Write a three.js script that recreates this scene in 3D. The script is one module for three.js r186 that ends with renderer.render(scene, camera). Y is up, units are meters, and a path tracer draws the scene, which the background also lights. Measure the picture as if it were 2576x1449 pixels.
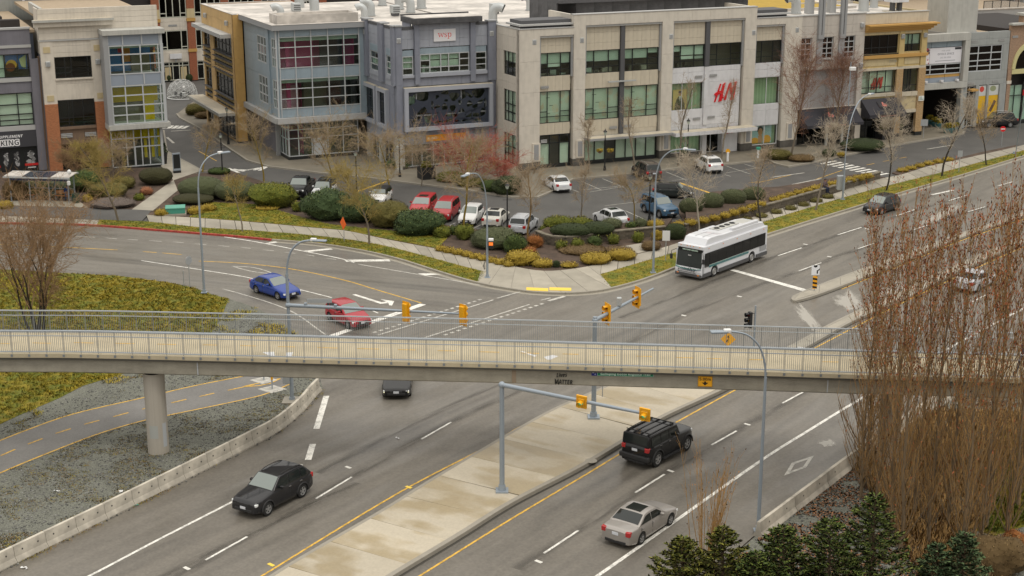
import * as THREE from 'three';
import { mergeGeometries } from 'three/addons/utils/BufferGeometryUtils.js';
import { RoundedBoxGeometry } from 'three/addons/geometries/RoundedBoxGeometry.js';
import { FontLoader } from 'three/addons/loaders/FontLoader.js';
import { TextGeometry } from 'three/addons/geometries/TextGeometry.js';
import { MarchingCubes } from 'three/addons/objects/MarchingCubes.js';
// ---------- camera: a drone about 31 m up, looking down 15
const CAM_H = 31.5,TILT = 15.76 * Math.PI / 180,FOC = 3756.6;
const scene = new THREE.Scene();
const camera = new THREE.PerspectiveCamera(2 * Math.atan(724.5 / FOC) * 180 / Math.PI,16 / 9,1,4000);
camera.position.set(0,CAM_H,0);
camera.lookAt(0,CAM_H - Math.sin(TILT),-Math.cos(TILT));
// ---------- overcast sky
const SKY_LEVEL = 1.0,SUN_LEVEL = 0.75,EXPOSURE = 1.1;
function lcg(s) { let a = s >>> 0;return () => { a = (a + 0x6D2B79F5) | 0;let t = Math.imul(a ^ (a >>> 15),1 | a);t = (t + Math.imul(t ^ (t >>> 7),61 | t)) ^ t;return ((t ^ (t >>> 14)) >>> 0) / 4294967296;};}
const hash2 = (x,y,s = 0) => { let h = (Math.imul(x,374761393) + Math.imul(y,668265263) + Math.imul(s,1442695041)) | 0;h = Math.imul(h ^ (h >>> 13),1274126177);return ((h ^ (h >>> 16)) >>> 0) / 4294967296;};
function vnoise(x,y,px,py,s = 0) {
const xi = Math.floor(x),yi = Math.floor(y),fx = x - xi,fy = y - yi,ux = fx * fx * (3 - 2 * fx),uy = fy * fy * (3 - 2 * fy);
const m = (a,p) => ((a % p) + p) % p,x0 = m(xi,px),x1 = m(xi + 1,px),y0 = m(yi,py),y1 = m(yi + 1,py);
return (hash2(x0,y0,s) * (1 - ux) + hash2(x1,y0,s) * ux) * (1 - uy) + (hash2(x0,y1,s) * (1 - ux) + hash2(x1,y1,s) * ux) * uy;
}
function fbm(x,y,px,py,oct,s = 0) { let v = 0,a = .5,n = 0;for (let i = 0;i < oct;i++) { v += a * vnoise(x,y,px,py,s + i);n += a;a *= .5;x *= 2;y *= 2;px *= 2;py *= 2;} return v / n;}
{
const w = 256,h = 128,d = new Float32Array(w * h * 4);
for (let j = 0;j < h;j++) for (let i = 0;i < w;i++) {
const el = (j / (h - 1) - .5) * Math.PI,k = (j * w + i) * 4;
const up = Math.max(0,Math.sin(el)),cl = fbm(i / w * 8,j / h * 4,8,4,4,5) - .5;
let L = el < 0 ? .25 : 1.28 * (1 + 2 * up) / 2.6 * (1 + cl * .3);
L *= SKY_LEVEL;
d[k] = L * 1.02;d[k + 1] = L * .985;d[k + 2] = L * .925;d[k + 3] = 1;
}
const sky = new THREE.DataTexture(d,w,h,THREE.RGBAFormat,THREE.FloatType);
sky.mapping = THREE.EquirectangularReflectionMapping;sky.magFilter = sky.minFilter = THREE.LinearFilter;sky.needsUpdate = true;
scene.background = sky;scene.environment = sky;
}
const sun = new THREE.DirectionalLight(new THREE.Color(1,.95,.86),SUN_LEVEL);
sun.position.set(40,130,-60);sun.target.position.set(0,0,-110);sun.name = 'sun_light';
sun.castShadow = true;sun.shadow.radius = 26;sun.shadow.mapSize.set(4096,4096);
Object.assign(sun.shadow.camera,{ left: -110,right: 110,top: 110,bottom: -110,near: 10,far: 400 });
scene.add(sun,sun.target);
const renderer = new THREE.WebGLRenderer({ antialias: true });
renderer.toneMapping = THREE.LinearToneMapping;renderer.toneMappingExposure = EXPOSURE;
renderer.shadowMap.enabled = true;
renderer.setSize(1024,576);
// ---------- helpers
const V = (x,y,z) => new THREE.Vector3(x,y,z),PI = Math.PI;
function ray(x,y) { const a = (x - 1288) / FOC,b = (724.5 - y) / FOC,c = Math.cos(TILT),s = Math.sin(TILT);return V(a,b * c - s,-c - b * s);}
function G(x,y,h = 0) { const d = ray(x,y);return d.multiplyScalar((h - CAM_H) / d.y).add(V(0,CAM_H,0));}
function heightAt(p,y) { const d = ray(1288,y);return CAM_H + d.y * (p.z / d.z);}
const PHI = 24.5 * PI / 180,ORG = G(1354,428),UX = V(Math.cos(PHI),0,-Math.sin(PHI)),WX = V(Math.sin(PHI),0,Math.cos(PHI));
const uvw = (u,v,w) => ORG.clone().addScaledVector(UX,u).addScaledVector(WX,w).add(V(0,v,0));
const toUW = p => { const q = p.clone().sub(ORG);return [q.dot(UX),q.dot(WX)];};
function onF(w,x,y) { const d = ray(x,y),c = V(0,CAM_H,0).sub(ORG),t = (w - c.dot(WX)) / d.dot(WX),p = c.add(d.multiplyScalar(t));return [p.dot(UX),p.y];}
function onS(u,x,y) { const d = ray(x,y),c = V(0,CAM_H,0).sub(ORG),t = (u - c.dot(UX)) / d.dot(UX),p = c.add(d.multiplyScalar(t));return [p.dot(WX),p.y];}
const used = {};
function numbered(n) { const k = used[n] = (used[n] ?? -1) + 1;return k ? `${n}_${String(k).padStart(3, '0')}` : n;}
function tag(o,label,category,group,kind) { if (label) o.userData.label = label;if (category) o.userData.category = category;if (group) o.userData.group = group;if (kind) o.userData.kind = kind;return o;}
function shade(m) { m.castShadow = m.receiveShadow = true;return m;}
function thing(name,label,category,p = V(0,0,0),turn = 0,group) {
const o = new THREE.Group();o.name = numbered(name);o.position.copy(p);o.rotation.y = turn;scene.add(o);
return tag(o,label,category,group);
}
function flat(g) { const n = g.index ? g.toNonIndexed() : g;for (const k of Object.keys(n.attributes)) if (!['position','normal','uv'].includes(k)) n.deleteAttribute(k);if (!n.attributes.uv) n.setAttribute('uv',new THREE.Float32BufferAttribute(new Float32Array(n.attributes.position.count * 2),2));if (!n.attributes.normal) n.computeVertexNormals();n.morphAttributes = {};return n;}
function merge(list) { return list.length === 1 ? list[0] : mergeGeometries(list.map(flat));}
function part(name,geo,mat,parent,label) { const m = shade(new THREE.Mesh(Array.isArray(geo) ? merge(geo) : geo,mat));m.name = name;if (label) m.userData.label = label;parent.add(m);return m;}
function solo(name,geo,mat,label,category,group,kind) { const m = part(numbered(name),geo,mat,scene);return tag(m,label,category,group,kind);}
function struct(name,geo,mat) { return solo(name,geo,mat,null,null,null,'structure');}
function structGroup(name) { const o = new THREE.Group();o.name = numbered(name);o.userData.kind = 'structure';scene.add(o);return o;}
function clone(o,name,label,p,turn) { const c = o.clone();c.name = numbered(name);c.userData = { ...o.userData };if (label) c.userData.label = label;if (p) c.position.copy(p);if (turn !== undefined) c.rotation.y = turn;scene.add(c);return c;}
function bx(x0,x1,y0,y1,z0,z1) {
const a = Math.abs(x1 - x0),b = Math.abs(y1 - y0),c = Math.abs(z1 - z0),g = new THREE.BoxGeometry(a,b,c),uv = g.attributes.uv;
const S = [[c,b],[c,b],[a,c],[a,c],[a,b],[a,b]];
for (let i = 0;i < 24;i++) { const s = S[i >> 2];uv.setXY(i,uv.getX(i) * s[0],uv.getY(i) * s[1]);}
return g.translate((x0 + x1) / 2,(y0 + y1) / 2,(z0 + z1) / 2);
}
function rbx(x0,x1,y0,y1,z0,z1,r = .03,seg = 2) { return new RoundedBoxGeometry(x1 - x0,y1 - y0,z1 - z0,seg,r).translate((x0 + x1) / 2,(y0 + y1) / 2,(z0 + z1) / 2);}
function cyl(r0,r1,h,seg = 12,y = 0,open = false) { return new THREE.CylinderGeometry(r1,r0,h,seg,1,open).translate(0,y + h / 2,0);}
function rod(a,b,r0,r1 = r0,seg = 8) {
const d = b.clone().sub(a),g = new THREE.CylinderGeometry(r1,r0,d.length(),seg,1);
return g.applyMatrix4(new THREE.Matrix4().compose(a.clone().add(b).multiplyScalar(.5),new THREE.Quaternion().setFromUnitVectors(V(0,1,0),d.normalize()),V(1,1,1)));
}
function tube(pts,r,seg = 8,n = 24) { return new THREE.TubeGeometry(new THREE.CatmullRomCurve3(pts),n,r,seg);}
function planUV(g,ang = 0) { const p = g.attributes.position,u = new Float32Array(p.count * 2),c = Math.cos(ang),s = Math.sin(ang);for (let i = 0;i < p.count;i++) { const x = p.getX(i),z = p.getZ(i);u[2 * i] = x * c - z * s;u[2 * i + 1] = x * s + z * c;} g.setAttribute('uv',new THREE.BufferAttribute(u,2));return g;}
function area2(P) { let a = 0;for (let i = 0;i < P.length;i++) { const p = P[i],q = P[(i + 1) % P.length];a += p.x * q.z - q.x * p.z;} return a;}
function slab(P,y1,y0 = y1,ang = 0) {
P = P.map(p => p.clone());if (area2(P) > 0) P.reverse();
const tri = THREE.ShapeUtils.triangulateShape(P.map(p => new THREE.Vector2(p.x,p.z)),[]),pos = [],nor = [];
for (const t of tri) { const [a,b,c] = t.map(i => P[i]);const up = (b.z - a.z) * (c.x - a.x) - (b.x - a.x) * (c.z - a.z) > 0;for (const q of up ? [a,b,c] : [a,c,b]) { pos.push(q.x,y1,q.z);nor.push(0,1,0);} }
if (y0 < y1) for (let i = 0;i < P.length;i++) {
const a = P[i],b = P[(i + 1) % P.length],n = V(-(b.z - a.z),0,b.x - a.x).normalize();
for (const [q,y] of [[a,y0],[b,y0],[b,y1],[a,y0],[b,y1],[a,y1]]) { pos.push(q.x,y,q.z);nor.push(n.x,0,n.z);}
}
const g = new THREE.BufferGeometry();g.setAttribute('position',new THREE.Float32BufferAttribute(pos,3));g.setAttribute('normal',new THREE.Float32BufferAttribute(nor,3));
return planUV(g,ang);
}
function line(px,n = 0,h = 0) { const P = px.map(p => G(p[0],p[1],h));if (!n) return P;return new THREE.CatmullRomCurve3(P,false,'centripetal').getSpacedPoints(n);}
function side(P,d) {
return P.map((p,i) => { const a = P[Math.max(0,i - 1)],b = P[Math.min(P.length - 1,i + 1)],t = b.clone().sub(a).setY(0).normalize();return p.clone().add(V(t.z,0,-t.x).multiplyScalar(d));});
}
function between(A,B,y1,y0 = y1,ang = 0) { return slab([...A,...B.slice().reverse()],y1,y0,ang);}
function strip(P,d0,d1,y1,y0 = y1) {
const A = side(P,d0),B = side(P,d1),pos = [],uv = [];let s = 0;
const quad = (a,b,c,d) => { for (const q of [a,b,c,a,c,d]) pos.push(q.x,q.y,q.z);};
for (let i = 0;i + 1 < P.length;i++) {
const l = P[i].distanceTo(P[i + 1]),e = s + l,h = (p,y) => V(p.x,y,p.z),w = Math.abs(d1 - d0);
const [L,R] = d0 > d1 ? [A,B] : [B,A];
quad(h(R[i],y1),h(R[i + 1],y1),h(L[i + 1],y1),h(L[i],y1));uv.push(s,0,e,0,e,w,s,0,e,w,s,w);
if (y0 < y1) {
quad(h(R[i],y0),h(R[i + 1],y0),h(R[i + 1],y1),h(R[i],y1));uv.push(s,0,e,0,e,.15,s,0,e,.15,s,.15);
quad(h(L[i + 1],y0),h(L[i],y0),h(L[i],y1),h(L[i + 1],y1));uv.push(e,0,s,0,s,.15,e,0,s,.15,e,.15);
}
s = e;
}
if (y0 < y1) for (const i of [0,P.length - 1]) { const h = (p,y) => V(p.x,y,p.z),[L,R] = d0 > d1 ? [A,B] : [B,A];i ? quad(h(R[i],y0),h(L[i],y0),h(L[i],y1),h(R[i],y1)) : quad(h(L[i],y0),h(R[i],y0),h(R[i],y1),h(L[i],y1));uv.push(0,0,.2,0,.2,.2,0,0,.2,.2,0,.2);}
const g = new THREE.BufferGeometry();g.setAttribute('position',new THREE.Float32BufferAttribute(pos,3));g.setAttribute('uv',new THREE.Float32BufferAttribute(uv,2));g.computeVertexNormals();return g;
}
const lerp = (a,b,t) => a + (b - a) * t,clamp = (x,a = 0,b = 1) => Math.min(b,Math.max(a,x)),smooth = (a,b,x) => { const t = clamp((x - a) / (b - a));return t * t * (3 - 2 * t);};
function sample(P,t) { const i = Math.min(P.length - 2,Math.floor(t * (P.length - 1))),f = t * (P.length - 1) - i;return P[i].clone().lerp(P[i + 1],f);}
function sweep(P,prof,y0 = null) {
const pos = [],uv = [],N = prof.length;let s = 0;
const tl = prof.reduce((a,p,i) => { const q = prof[(i + 1) % N];a.push(a[i] + Math.hypot(q[0] - p[0],q[1] - p[1]));return a;},[0]);
const rings = P.map((p,i) => { const a = P[Math.max(0,i - 1)],b = P[Math.min(P.length - 1,i + 1)],t = b.clone().sub(a).setY(0).normalize(),n = V(t.z,0,-t.x);return prof.map(q => p.clone().addScaledVector(n,q[0]).setY((y0 ?? p.y) + q[1]));});
for (let i = 0;i + 1 < P.length;i++) {
const e = s + P[i].distanceTo(P[i + 1]);
for (let k = 0;k < N;k++) { const m = (k + 1) % N,A = rings[i][k],B = rings[i][m],C = rings[i + 1][m],D = rings[i + 1][k];for (const q of [A,C,B,A,D,C]) pos.push(q.x,q.y,q.z);uv.push(s,tl[k],e,tl[k + 1],s,tl[k + 1],s,tl[k],e,tl[k],e,tl[k + 1]);}
s = e;
}
for (const [i,f] of [[0,1],[P.length - 1,0]]) { const c = rings[i],tri = THREE.ShapeUtils.triangulateShape(prof.map(q => new THREE.Vector2(q[0],q[1])),[]);for (const t of tri) for (const k of f ? t : [t[0],t[2],t[1]]) { pos.push(c[k].x,c[k].y,c[k].z);uv.push(prof[k][0],prof[k][1]);} }
const g = new THREE.BufferGeometry();g.setAttribute('position',new THREE.Float32BufferAttribute(pos,3));g.setAttribute('uv',new THREE.Float32BufferAttribute(uv,2));g.computeVertexNormals();return g;
}
function print(w,h,draw) { const c = document.createElement('canvas');c.width = w;c.height = h;draw(c.getContext('2d'),w,h);const t = new THREE.CanvasTexture(c);t.colorSpace = THREE.SRGBColorSpace;t.anisotropy = 8;return t;}
function printMat(w,h,draw,rough = .6,o = {}) { return new THREE.MeshStandardMaterial({ map: print(w,h,draw),roughness: rough,side: THREE.DoubleSide,...o });}
function board(w,h,d = .02) { return new THREE.BoxGeometry(w,h,d);}
// ---------- textures and materials
const toS = l => Math.round(255 * (l <= .0031308 ? 12.92 * l : 1.055 * Math.pow(clamp(l),1 / 2.4) - .055));
function tex(size,metres,fn,colour = true) {
const [w,h] = Array.isArray(size) ? size : [size,size],d = new Uint8Array(w * h * 4);
for (let j = 0;j < h;j++) for (let i = 0;i < w;i++) {
let c = fn(i / w,j / h);if (typeof c === 'number') c = [c,c,c];const k = (j * w + i) * 4;
for (let q = 0;q < 3;q++) d[k + q] = colour ? toS(c[q]) : Math.round(255 * clamp(c[q]));d[k + 3] = 255;
}
const t = new THREE.DataTexture(d,w,h);t.wrapS = t.wrapT = THREE.RepeatWrapping;t.magFilter = THREE.LinearFilter;t.minFilter = THREE.LinearMipmapLinearFilter;t.generateMipmaps = true;t.anisotropy = 8;
if (colour) t.colorSpace = THREE.SRGBColorSpace;
const [mx,my] = Array.isArray(metres) ? metres : [metres,metres];t.repeat.set(1 / mx,1 / my);t.needsUpdate = true;return t;
}
const M = {};
const rgb = (r,g,b) => new THREE.Color().setRGB(r,g,b);
function std(r,g,b,rough = .8,o = {}) { return new THREE.MeshStandardMaterial({ color: rgb(r,g,b),roughness: rough,side: THREE.DoubleSide,...o });}
function phys(r,g,b,rough,o = {}) { return new THREE.MeshPhysicalMaterial({ color: rgb(r,g,b),roughness: rough,side: THREE.DoubleSide,...o });}
function repeat(t,m) { const c = t.clone();const [a,b] = Array.isArray(m) ? m : [m,m];c.repeat.set(1 / a,1 / b);c.needsUpdate = true;return c;}
const T = {};
T.grain = tex(512,3,(x,y) => .62 + .38 * (.5 * fbm(x * 8,y * 8,8,8,5,1) + .5 * fbm(x * 60,y * 60,60,60,2,9)));
T.wear = tex(512,7,(x,y) => { const a = fbm(x * 5,y * 5,5,5,5,21),b = fbm(x * 24,y * 24,24,24,3,27);return .55 + .45 * smooth(.25,.75,a * .7 + b * .3);});
T.rain = tex([512,256],[9,5],(x,y) => { const a = fbm(x * 70,y * 3,70,3,3,31),b = fbm(x * 10,y * 6,10,6,4,37);return .84 + .16 * smooth(.2,.7,a * .4 + b * .6);});
// =========================================================
const A54 = 54 * PI / 180;
T.asphalt = tex(1024,[26,13],(x,y) => {
const fine = fbm(x * 260,y * 130,260,130,2,3),mid = fbm(x * 12,y * 12,12,12,4,7),run = fbm(x * 3,y * 26,3,26,4,11),dark = fbm(x * 2,y * 7,2,7,3,15);
const v = .70 + .24 * (fine - .5) + .16 * (mid - .5) + .24 * (run - .5) - .13 * smooth(.56,.78,dark);
return [v,v * .985,v * .955];
});
T.asphaltRough = tex(512,[26,13],(x,y) => { const run = fbm(x * 3,y * 14,3,14,4,41),m = fbm(x * 9,y * 9,9,9,3,43);return .36 + .34 * smooth(.3,.7,run * .6 + m * .4);},false);
T.lot = tex(512,9,(x,y) => { const f = fbm(x * 150,y * 150,150,150,2,51),m = fbm(x * 5,y * 5,5,5,4,53);const v = .66 + .25 * (f - .5) + .3 * (m - .5);return [v,v,v];});
T.gravel = tex(1024,5,(x,y) => {
const f = fbm(x * 110,y * 110,110,110,2,61),g = vnoise(x * 190,y * 190,190,190,63),m = fbm(x * 4,y * 4,4,4,4,65),v = .30 + .42 * f * g + .2 * (f - .5) + .14 * (m - .5);
return [v * .98,v * .98,v * .93];
});
T.grass = tex(1024,4,(x,y) => {
const f = fbm(x * 90,y * 90,90,90,3,71),m = fbm(x * 6,y * 6,6,6,4,73),b = fbm(x * 14,y * 14,14,14,3,75),v = .35 + .75 * f;
const yel = smooth(.35,.7,m),br = smooth(.58,.8,b) * .45;
return [v * lerp(lerp(.42,.78,yel),.7,br),v * lerp(lerp(.50,.66,yel),.5,br),v * lerp(.05,.14,br)];
});
T.concrete = tex(1024,6,(x,y) => { const f = fbm(x * 200,y * 200,200,200,2,81),m = fbm(x * 6,y * 6,6,6,5,83),v = .74 + .12 * (f - .5) + .3 * (m - .5);return [v,v * .975,v * .92];});
T.median = tex(1024,[19,11],(x,y) => {
const f = fbm(x * 220,y * 120,220,120,2,91),a = fbm(x * 7,y * 5,7,5,4,93),b = fbm(x * 26,y * 4,26,4,3,95),s = .8 * smooth(.44,.64,a * .6 + b * .4),v = .80 + .12 * (f - .5) + .12 * (b - .5);
return [v * lerp(1,.66,s),v * lerp(.95,.55,s),v * lerp(.86,.35,s)];
});
T.medianRough = tex(512,[19,11],(x,y) => { const a = fbm(x * 7,y * 5,7,5,4,93),b = fbm(x * 26,y * 4,26,4,3,95);return .75 - .35 * smooth(.5,.58,a * .68 + b * .32);},false);
T.soil = tex(512,4,(x,y) => { const f = fbm(x * 80,y * 80,80,80,3,101),m = fbm(x * 6,y * 6,6,6,4,103),v = .3 + .9 * f * m + .25 * m;return [v * .62,v * .48,v * .38];});
T.paint = tex(512,3,(x,y) => { const a = fbm(x * 30,y * 30,30,30,4,111),b = fbm(x * 6,y * 6,6,6,3,113);return .62 + .38 * smooth(.28,.55,a * .6 + b * .4);});
M.road = std(.225,.206,.178,1,{ map: T.asphalt,roughnessMap: T.asphaltRough,envMapIntensity: 1 });
M.sideRoad = std(.225,.208,.182,1,{ map: T.asphalt,roughnessMap: T.asphaltRough });
M.lot = std(.125,.12,.112,.72,{ map: T.lot });
M.gravel = std(.37,.375,.325,.95,{ map: T.gravel,bumpMap: T.gravel,bumpScale: .02 });
M.grass = std(.40,.37,.27,.95,{ map: T.grass });
M.concrete = std(.46,.43,.37,.8,{ map: T.concrete });
M.concreteDamp = std(.40,.375,.32,.55,{ map: T.concrete });
M.kerb = std(.40,.375,.33,.8,{ map: T.concrete });
M.paving = std(.27,.245,.20,.6,{ map: T.concrete });
M.redKerb = std(.42,.05,.035,.6,{ map: T.paint });
M.median = std(.60,.56,.48,1,{ map: T.median,roughnessMap: T.medianRough });
M.soil = std(.20,.17,.15,.95,{ map: T.soil });
M.white = std(.78,.76,.70,.6,{ map: T.paint });
M.faded = std(.52,.50,.45,.65,{ map: T.paint });
M.yellow = std(.74,.44,.06,.6,{ map: T.paint });
M.tactile = std(.85,.60,.08,.6);
M.grimeShade = std(.06,.055,.045,.9);  // dark tone of joints and backings, also of the painted shadow strips
M.splash = std(.62,.60,.55,.35,{ map: T.wear,transparent: true });
struct('ground',new THREE.PlaneGeometry(6000,6000).rotateX(-PI / 2).translate(0,-.09,-1500),M.soil.clone());
const GUTTER = [[0,564],[130,566],[240,570],[400,582],[500,590],[600,598],[680,606],[804,617],[906,633],[994,653],[1084,681],[1169,707],[1224,720],[1288,731],[1340,738],[1430,741],[1500,736],[1543,728],[1610,710],[1658,693],[1708,673],[1800,640],[1932,593],[2182,515],[2257,491],[2432,440],[2567,398],[2760,340]];
const gut = line([[-260,556],...GUTTER],260);
const NEAR_EDGE = [[806,955],[790,900],[745,838],[690,800],[644,776],[575,752],[525,739],[487,724],[430,712],[297,694],[132,686],[0,678],[-260,664]];
const highway = [...line([[-400,1640],[0,1440]]),...line([[0,1440],[300,1292],[644,1118],[701,1087],[766,1032],[794,999],[811,975],[806,955]],20).slice(1),...line([[950,845],[1308,735]]),...line(GUTTER.slice(14),60).slice(1),...line([[2960,300],[2960,660],[2700,800],[2400,980],[2152,1150],[1900,1345],[1700,1520],[1540,1800],[-400,1800]])];
struct('highway',slab(highway,0,0,A54),M.road);
const sideRoad = [...line([[-260,556],...GUTTER.slice(0,15)],60),...line([[1308,735],[950,845]]),...line(NEAR_EDGE,30)];
struct('side_road',slab(sideRoad,0.003,0.003,-18 * PI / 180),M.sideRoad);
struct('parking_lot',slab([uvw(-90,0,34),uvw(130,0,34),uvw(130,0,-170),uvw(-90,0,-170)],-.014,-.014,PHI),M.lot);
{
const P = line([[-260,556],...GUTTER],320),redEnd = P.findIndex(p => p.x > G(679,605).x);
const k = structGroup('kerb');
part('red_kerb',strip(P.slice(0,redEnd + 1),0,.2,.16,-.05),M.redKerb,k);
let i = redEnd;const rest = [];
while (i < P.length - 1) { const j = Math.min(P.length - 1,i + 6);rest.push(strip(P.slice(i,j + 1).map((p,q,a) => q === 0 ? p.clone().lerp(a[1],.06) : p),0,.2,.155,-.05));i = j;}
rest.forEach((g,q) => part('kerb_stone',g,M.kerb,k));
part('gutter',strip(P.slice(redEnd),-.45,0,.006),M.concreteDamp,k);
}
const kerbIn = side(line([[-260,556],...GUTTER],320),.2);
function pick(P,a,b) { const near = q => { let k = 0,d = 1e9;P.forEach((p,i) => { const e = p.distanceTo(q);if (e < d) { d = e;k = i;} });return k;};return P.slice(near(a),near(b) + 1);}
const WALK_LOW = [[375,561],[500,575],[644,584],[819,599],[944,617],[1044,641],[1144,668],[1221,688]];
const WALK_UP = [[368,544],[500,552],[644,563],[769,575],[869,584],[969,605],[1094,629],[1206,654],[1288,673],[1363,685],[1418,683],[1513,668],[1595,645],[1650,632],[1713,612],[1800,582],[1932,537],[2061,502],[2214,453]];
const WALK_LOW2 = [[1510,694],[1600,667],[1710,635],[1800,606],[1932,558],[2119,501],[2229,471],[2367,437],[2457,413],[2567,383],[2720,340]];
struct('planting_bed',slab([...line([[368,540],[447,482],[437,455],[455,442],[580,432],[660,458],[745,506],[900,528],[1000,540],[1126,569],[1219,582],[1330,592],[1375,571],[1570,576],[1718,556],[1700,524],[1790,489],[1900,480],[1957,485],[2057,470],[2137,456],[2197,445],[2227,448]]),...line(WALK_UP.slice().reverse())],.1,-.05),M.soil);
struct('planting_strip',slab(line([[2244,437],[2269,427],[2407,400],[2472,384],[2560,366],[2560,371],[2409,405],[2330,422],[2264,443]]),.11,-.05),M.soil);
struct('shop_garden',slab(line([[332,529],[435,456],[412,424],[300,424],[0,436],[-200,446],[-200,520],[0,521],[218,526]]),.1,-.05),M.soil);
struct('lawn',slab(line([[475,549],[505,530],[530,512],[644,517],[694,531],[756,549],[819,566],[894,575],[994,585],[1081,590],[1126,601],[1110,618],[1096,627],[969,602.5],[869,582],[769,573],[644,561]],0),.135,.0),M.grass);
struct('grass_verge',slab([...pick(kerbIn,G(243,572),G(1199,714)),...line([[1221,689]]),...line(WALK_LOW,60).reverse(),G(250,556)],.137,0),M.grass);
struct('grass_verge',slab([...pick(kerbIn,G(1543,728),G(2760,340)),...line(WALK_LOW2,60).reverse()],.137,0),M.grass);
{
const w = structGroup('pavement'),rr = lcg(5),mats = [0,1,2,3].map(i => { const m = M.concrete.clone();m.color.multiplyScalar(.86 + .08 * i);return m;});
const run = (A,B,n) => { for (let i = 0;i < n;i++) { const a = i / n + .006 / n * 3,b = (i + 1) / n - .006 / n * 3;part('slab',slab([sample(A,a),sample(A,(a + b) / 2),sample(A,b),sample(B,b),sample(B,(a + b) / 2),sample(B,a)],.132 + rr() * .012,0,rr() * 3),mats[(rr() * 4) | 0],w);} };
run(line(WALK_LOW,120),line(WALK_UP.slice(0,8),120),24);
const inner = line(WALK_UP.slice(7,12),60),outer = [G(1221,689),...pick(kerbIn,G(1199,714),G(1543,728)),G(1510,694)];
run(new THREE.CatmullRomCurve3(outer,false,'centripetal').getSpacedPoints(60),inner,9);
run(line(WALK_LOW2.slice(0,8),120),line([[1513,668],...WALK_UP.slice(12),[2264,443],[2330,422]],120),26);
run(line([[2367,437],[2457,413],[2567,383],[2720,340]],40),line([[2330,422],[2409,405],[2560,371],[2700,335]],40),11);
part('footing',slab([...pick(kerbIn,G(1199,714),G(1543,728)),...line([[1510,693],[1513,669],[1418,684],[1363,686],[1288,674],[1207,655],[1222,688]])],.12,0),M.kerb,w);
for (let i = 0;i < 2;i++) { const x0 = 1324 + i * 58;part('tactile_plate',slab(line([[x0,723],[x0 + 55,725.5 - i],[x0 + 55,732.5 - i],[x0,730]],0,.15),.165,.1),M.tactile,w);}
}
struct('bus_bay',slab(line([[0,521.5],[218,526.5],[382,532],[357,559],[250,556],[0,545],[-260,536],[-260,512]]),.128,0),M.lot);
struct('bus_stop_kerb',slab([...line([[-260,537],[0,546],[250,557],[241,569]]),...pick(kerbIn,G(-260,560),G(240,572)).reverse()],.133,0),M.concrete);
struct('shelter_pad',slab(line([[18,504],[200,510.5],[222,525.5],[8,519.5]]),.14,0),M.concreteDamp);
struct('garden_path',slab(line([[332,530],[385,533],[447,482],[437,456],[508,432],[412,376],[405,420],[436,456]]),.134,0),M.concrete);
const shopKerb = line([[447,288],[455,298],[520,332],[560,362],[625,405],[679,420],[804,436],[894,445],[994,457],[1156,477],[1244,490],[1288,497],[1350,498],[1388,482],[1438,452],[1553,442],[1728,422],[1825,415],[1932,403],[1952,413],[1982,421],[2052,408.5],[2107,395],[2274,362],[2419,338],[2424,332]]);
struct('shop_pavement',slab([...shopKerb,...line([[2400,300],[2300,290],[1300,350],[700,300],[520,240],[480,262]])],.15,-.05),M.paving);
struct('shop_kerb',strip(shopKerb,0,-.22,.158,-.05),M.kerb);
struct('driveway_island',slab(line([[2440,300],[2470,316],[2560,306],[2560,285],[2480,282]]),.15,-.05),M.concreteDamp);
struct('left_street_kerb',strip(line([[410,330],[418,384],[507,432],[580,432]]),0,.2,.15,-.05),M.kerb);
const bank = [...line([[-260,664],[0,679],[132,687],[297,695],[430,713],[487,725],[525,740],[575,753]]),...line([[560,790],[520,860],[420,915],[320,938],[207,972],[150,1002],[45,1047],[0,1068],[-260,1190]])];
struct('grass_bank',slab(bank,.05,-.06),M.grass);
struct('gravel_bank',slab([...line(NEAR_EDGE,30).reverse(),...line([[811,975],[794,999],[766,1032],[701,1087],[644,1118],[300,1292],[0,1440],[-400,1640],[-400,1100]])],.022,-.06),M.gravel);
const pathA = line([[-160,1178],[0,1108],[61,1084],[175,1044],[367,999],[482,972],[620,945],[700,930]],60),pathB = line([[-160,1268],[0,1194],[130,1140],[265,1089],[370,1059],[422,1048],[644,1001],[681,990],[740,965]],60);
M.path = std(.25,.24,.225,.6,{ map: T.lot });
struct('cycle_path',between(pathA,pathB,.034,0,.3),M.path);
struct('roadside_bank',slab(line([[1540,1800],[1700,1520],[1900,1350],[2152,1152],[2400,982],[2700,802],[3100,600],[3100,1900]]),.02,-.06),M.gravel);
struct('grass_slope',slab(line([[2576,1040],[2520,1090],[2500,1160],[2495,1230],[2480,1290],[2440,1330],[2500,1350],[2560,1330],[2700,1300],[2900,1000]]),.05,0),M.grass);
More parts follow.
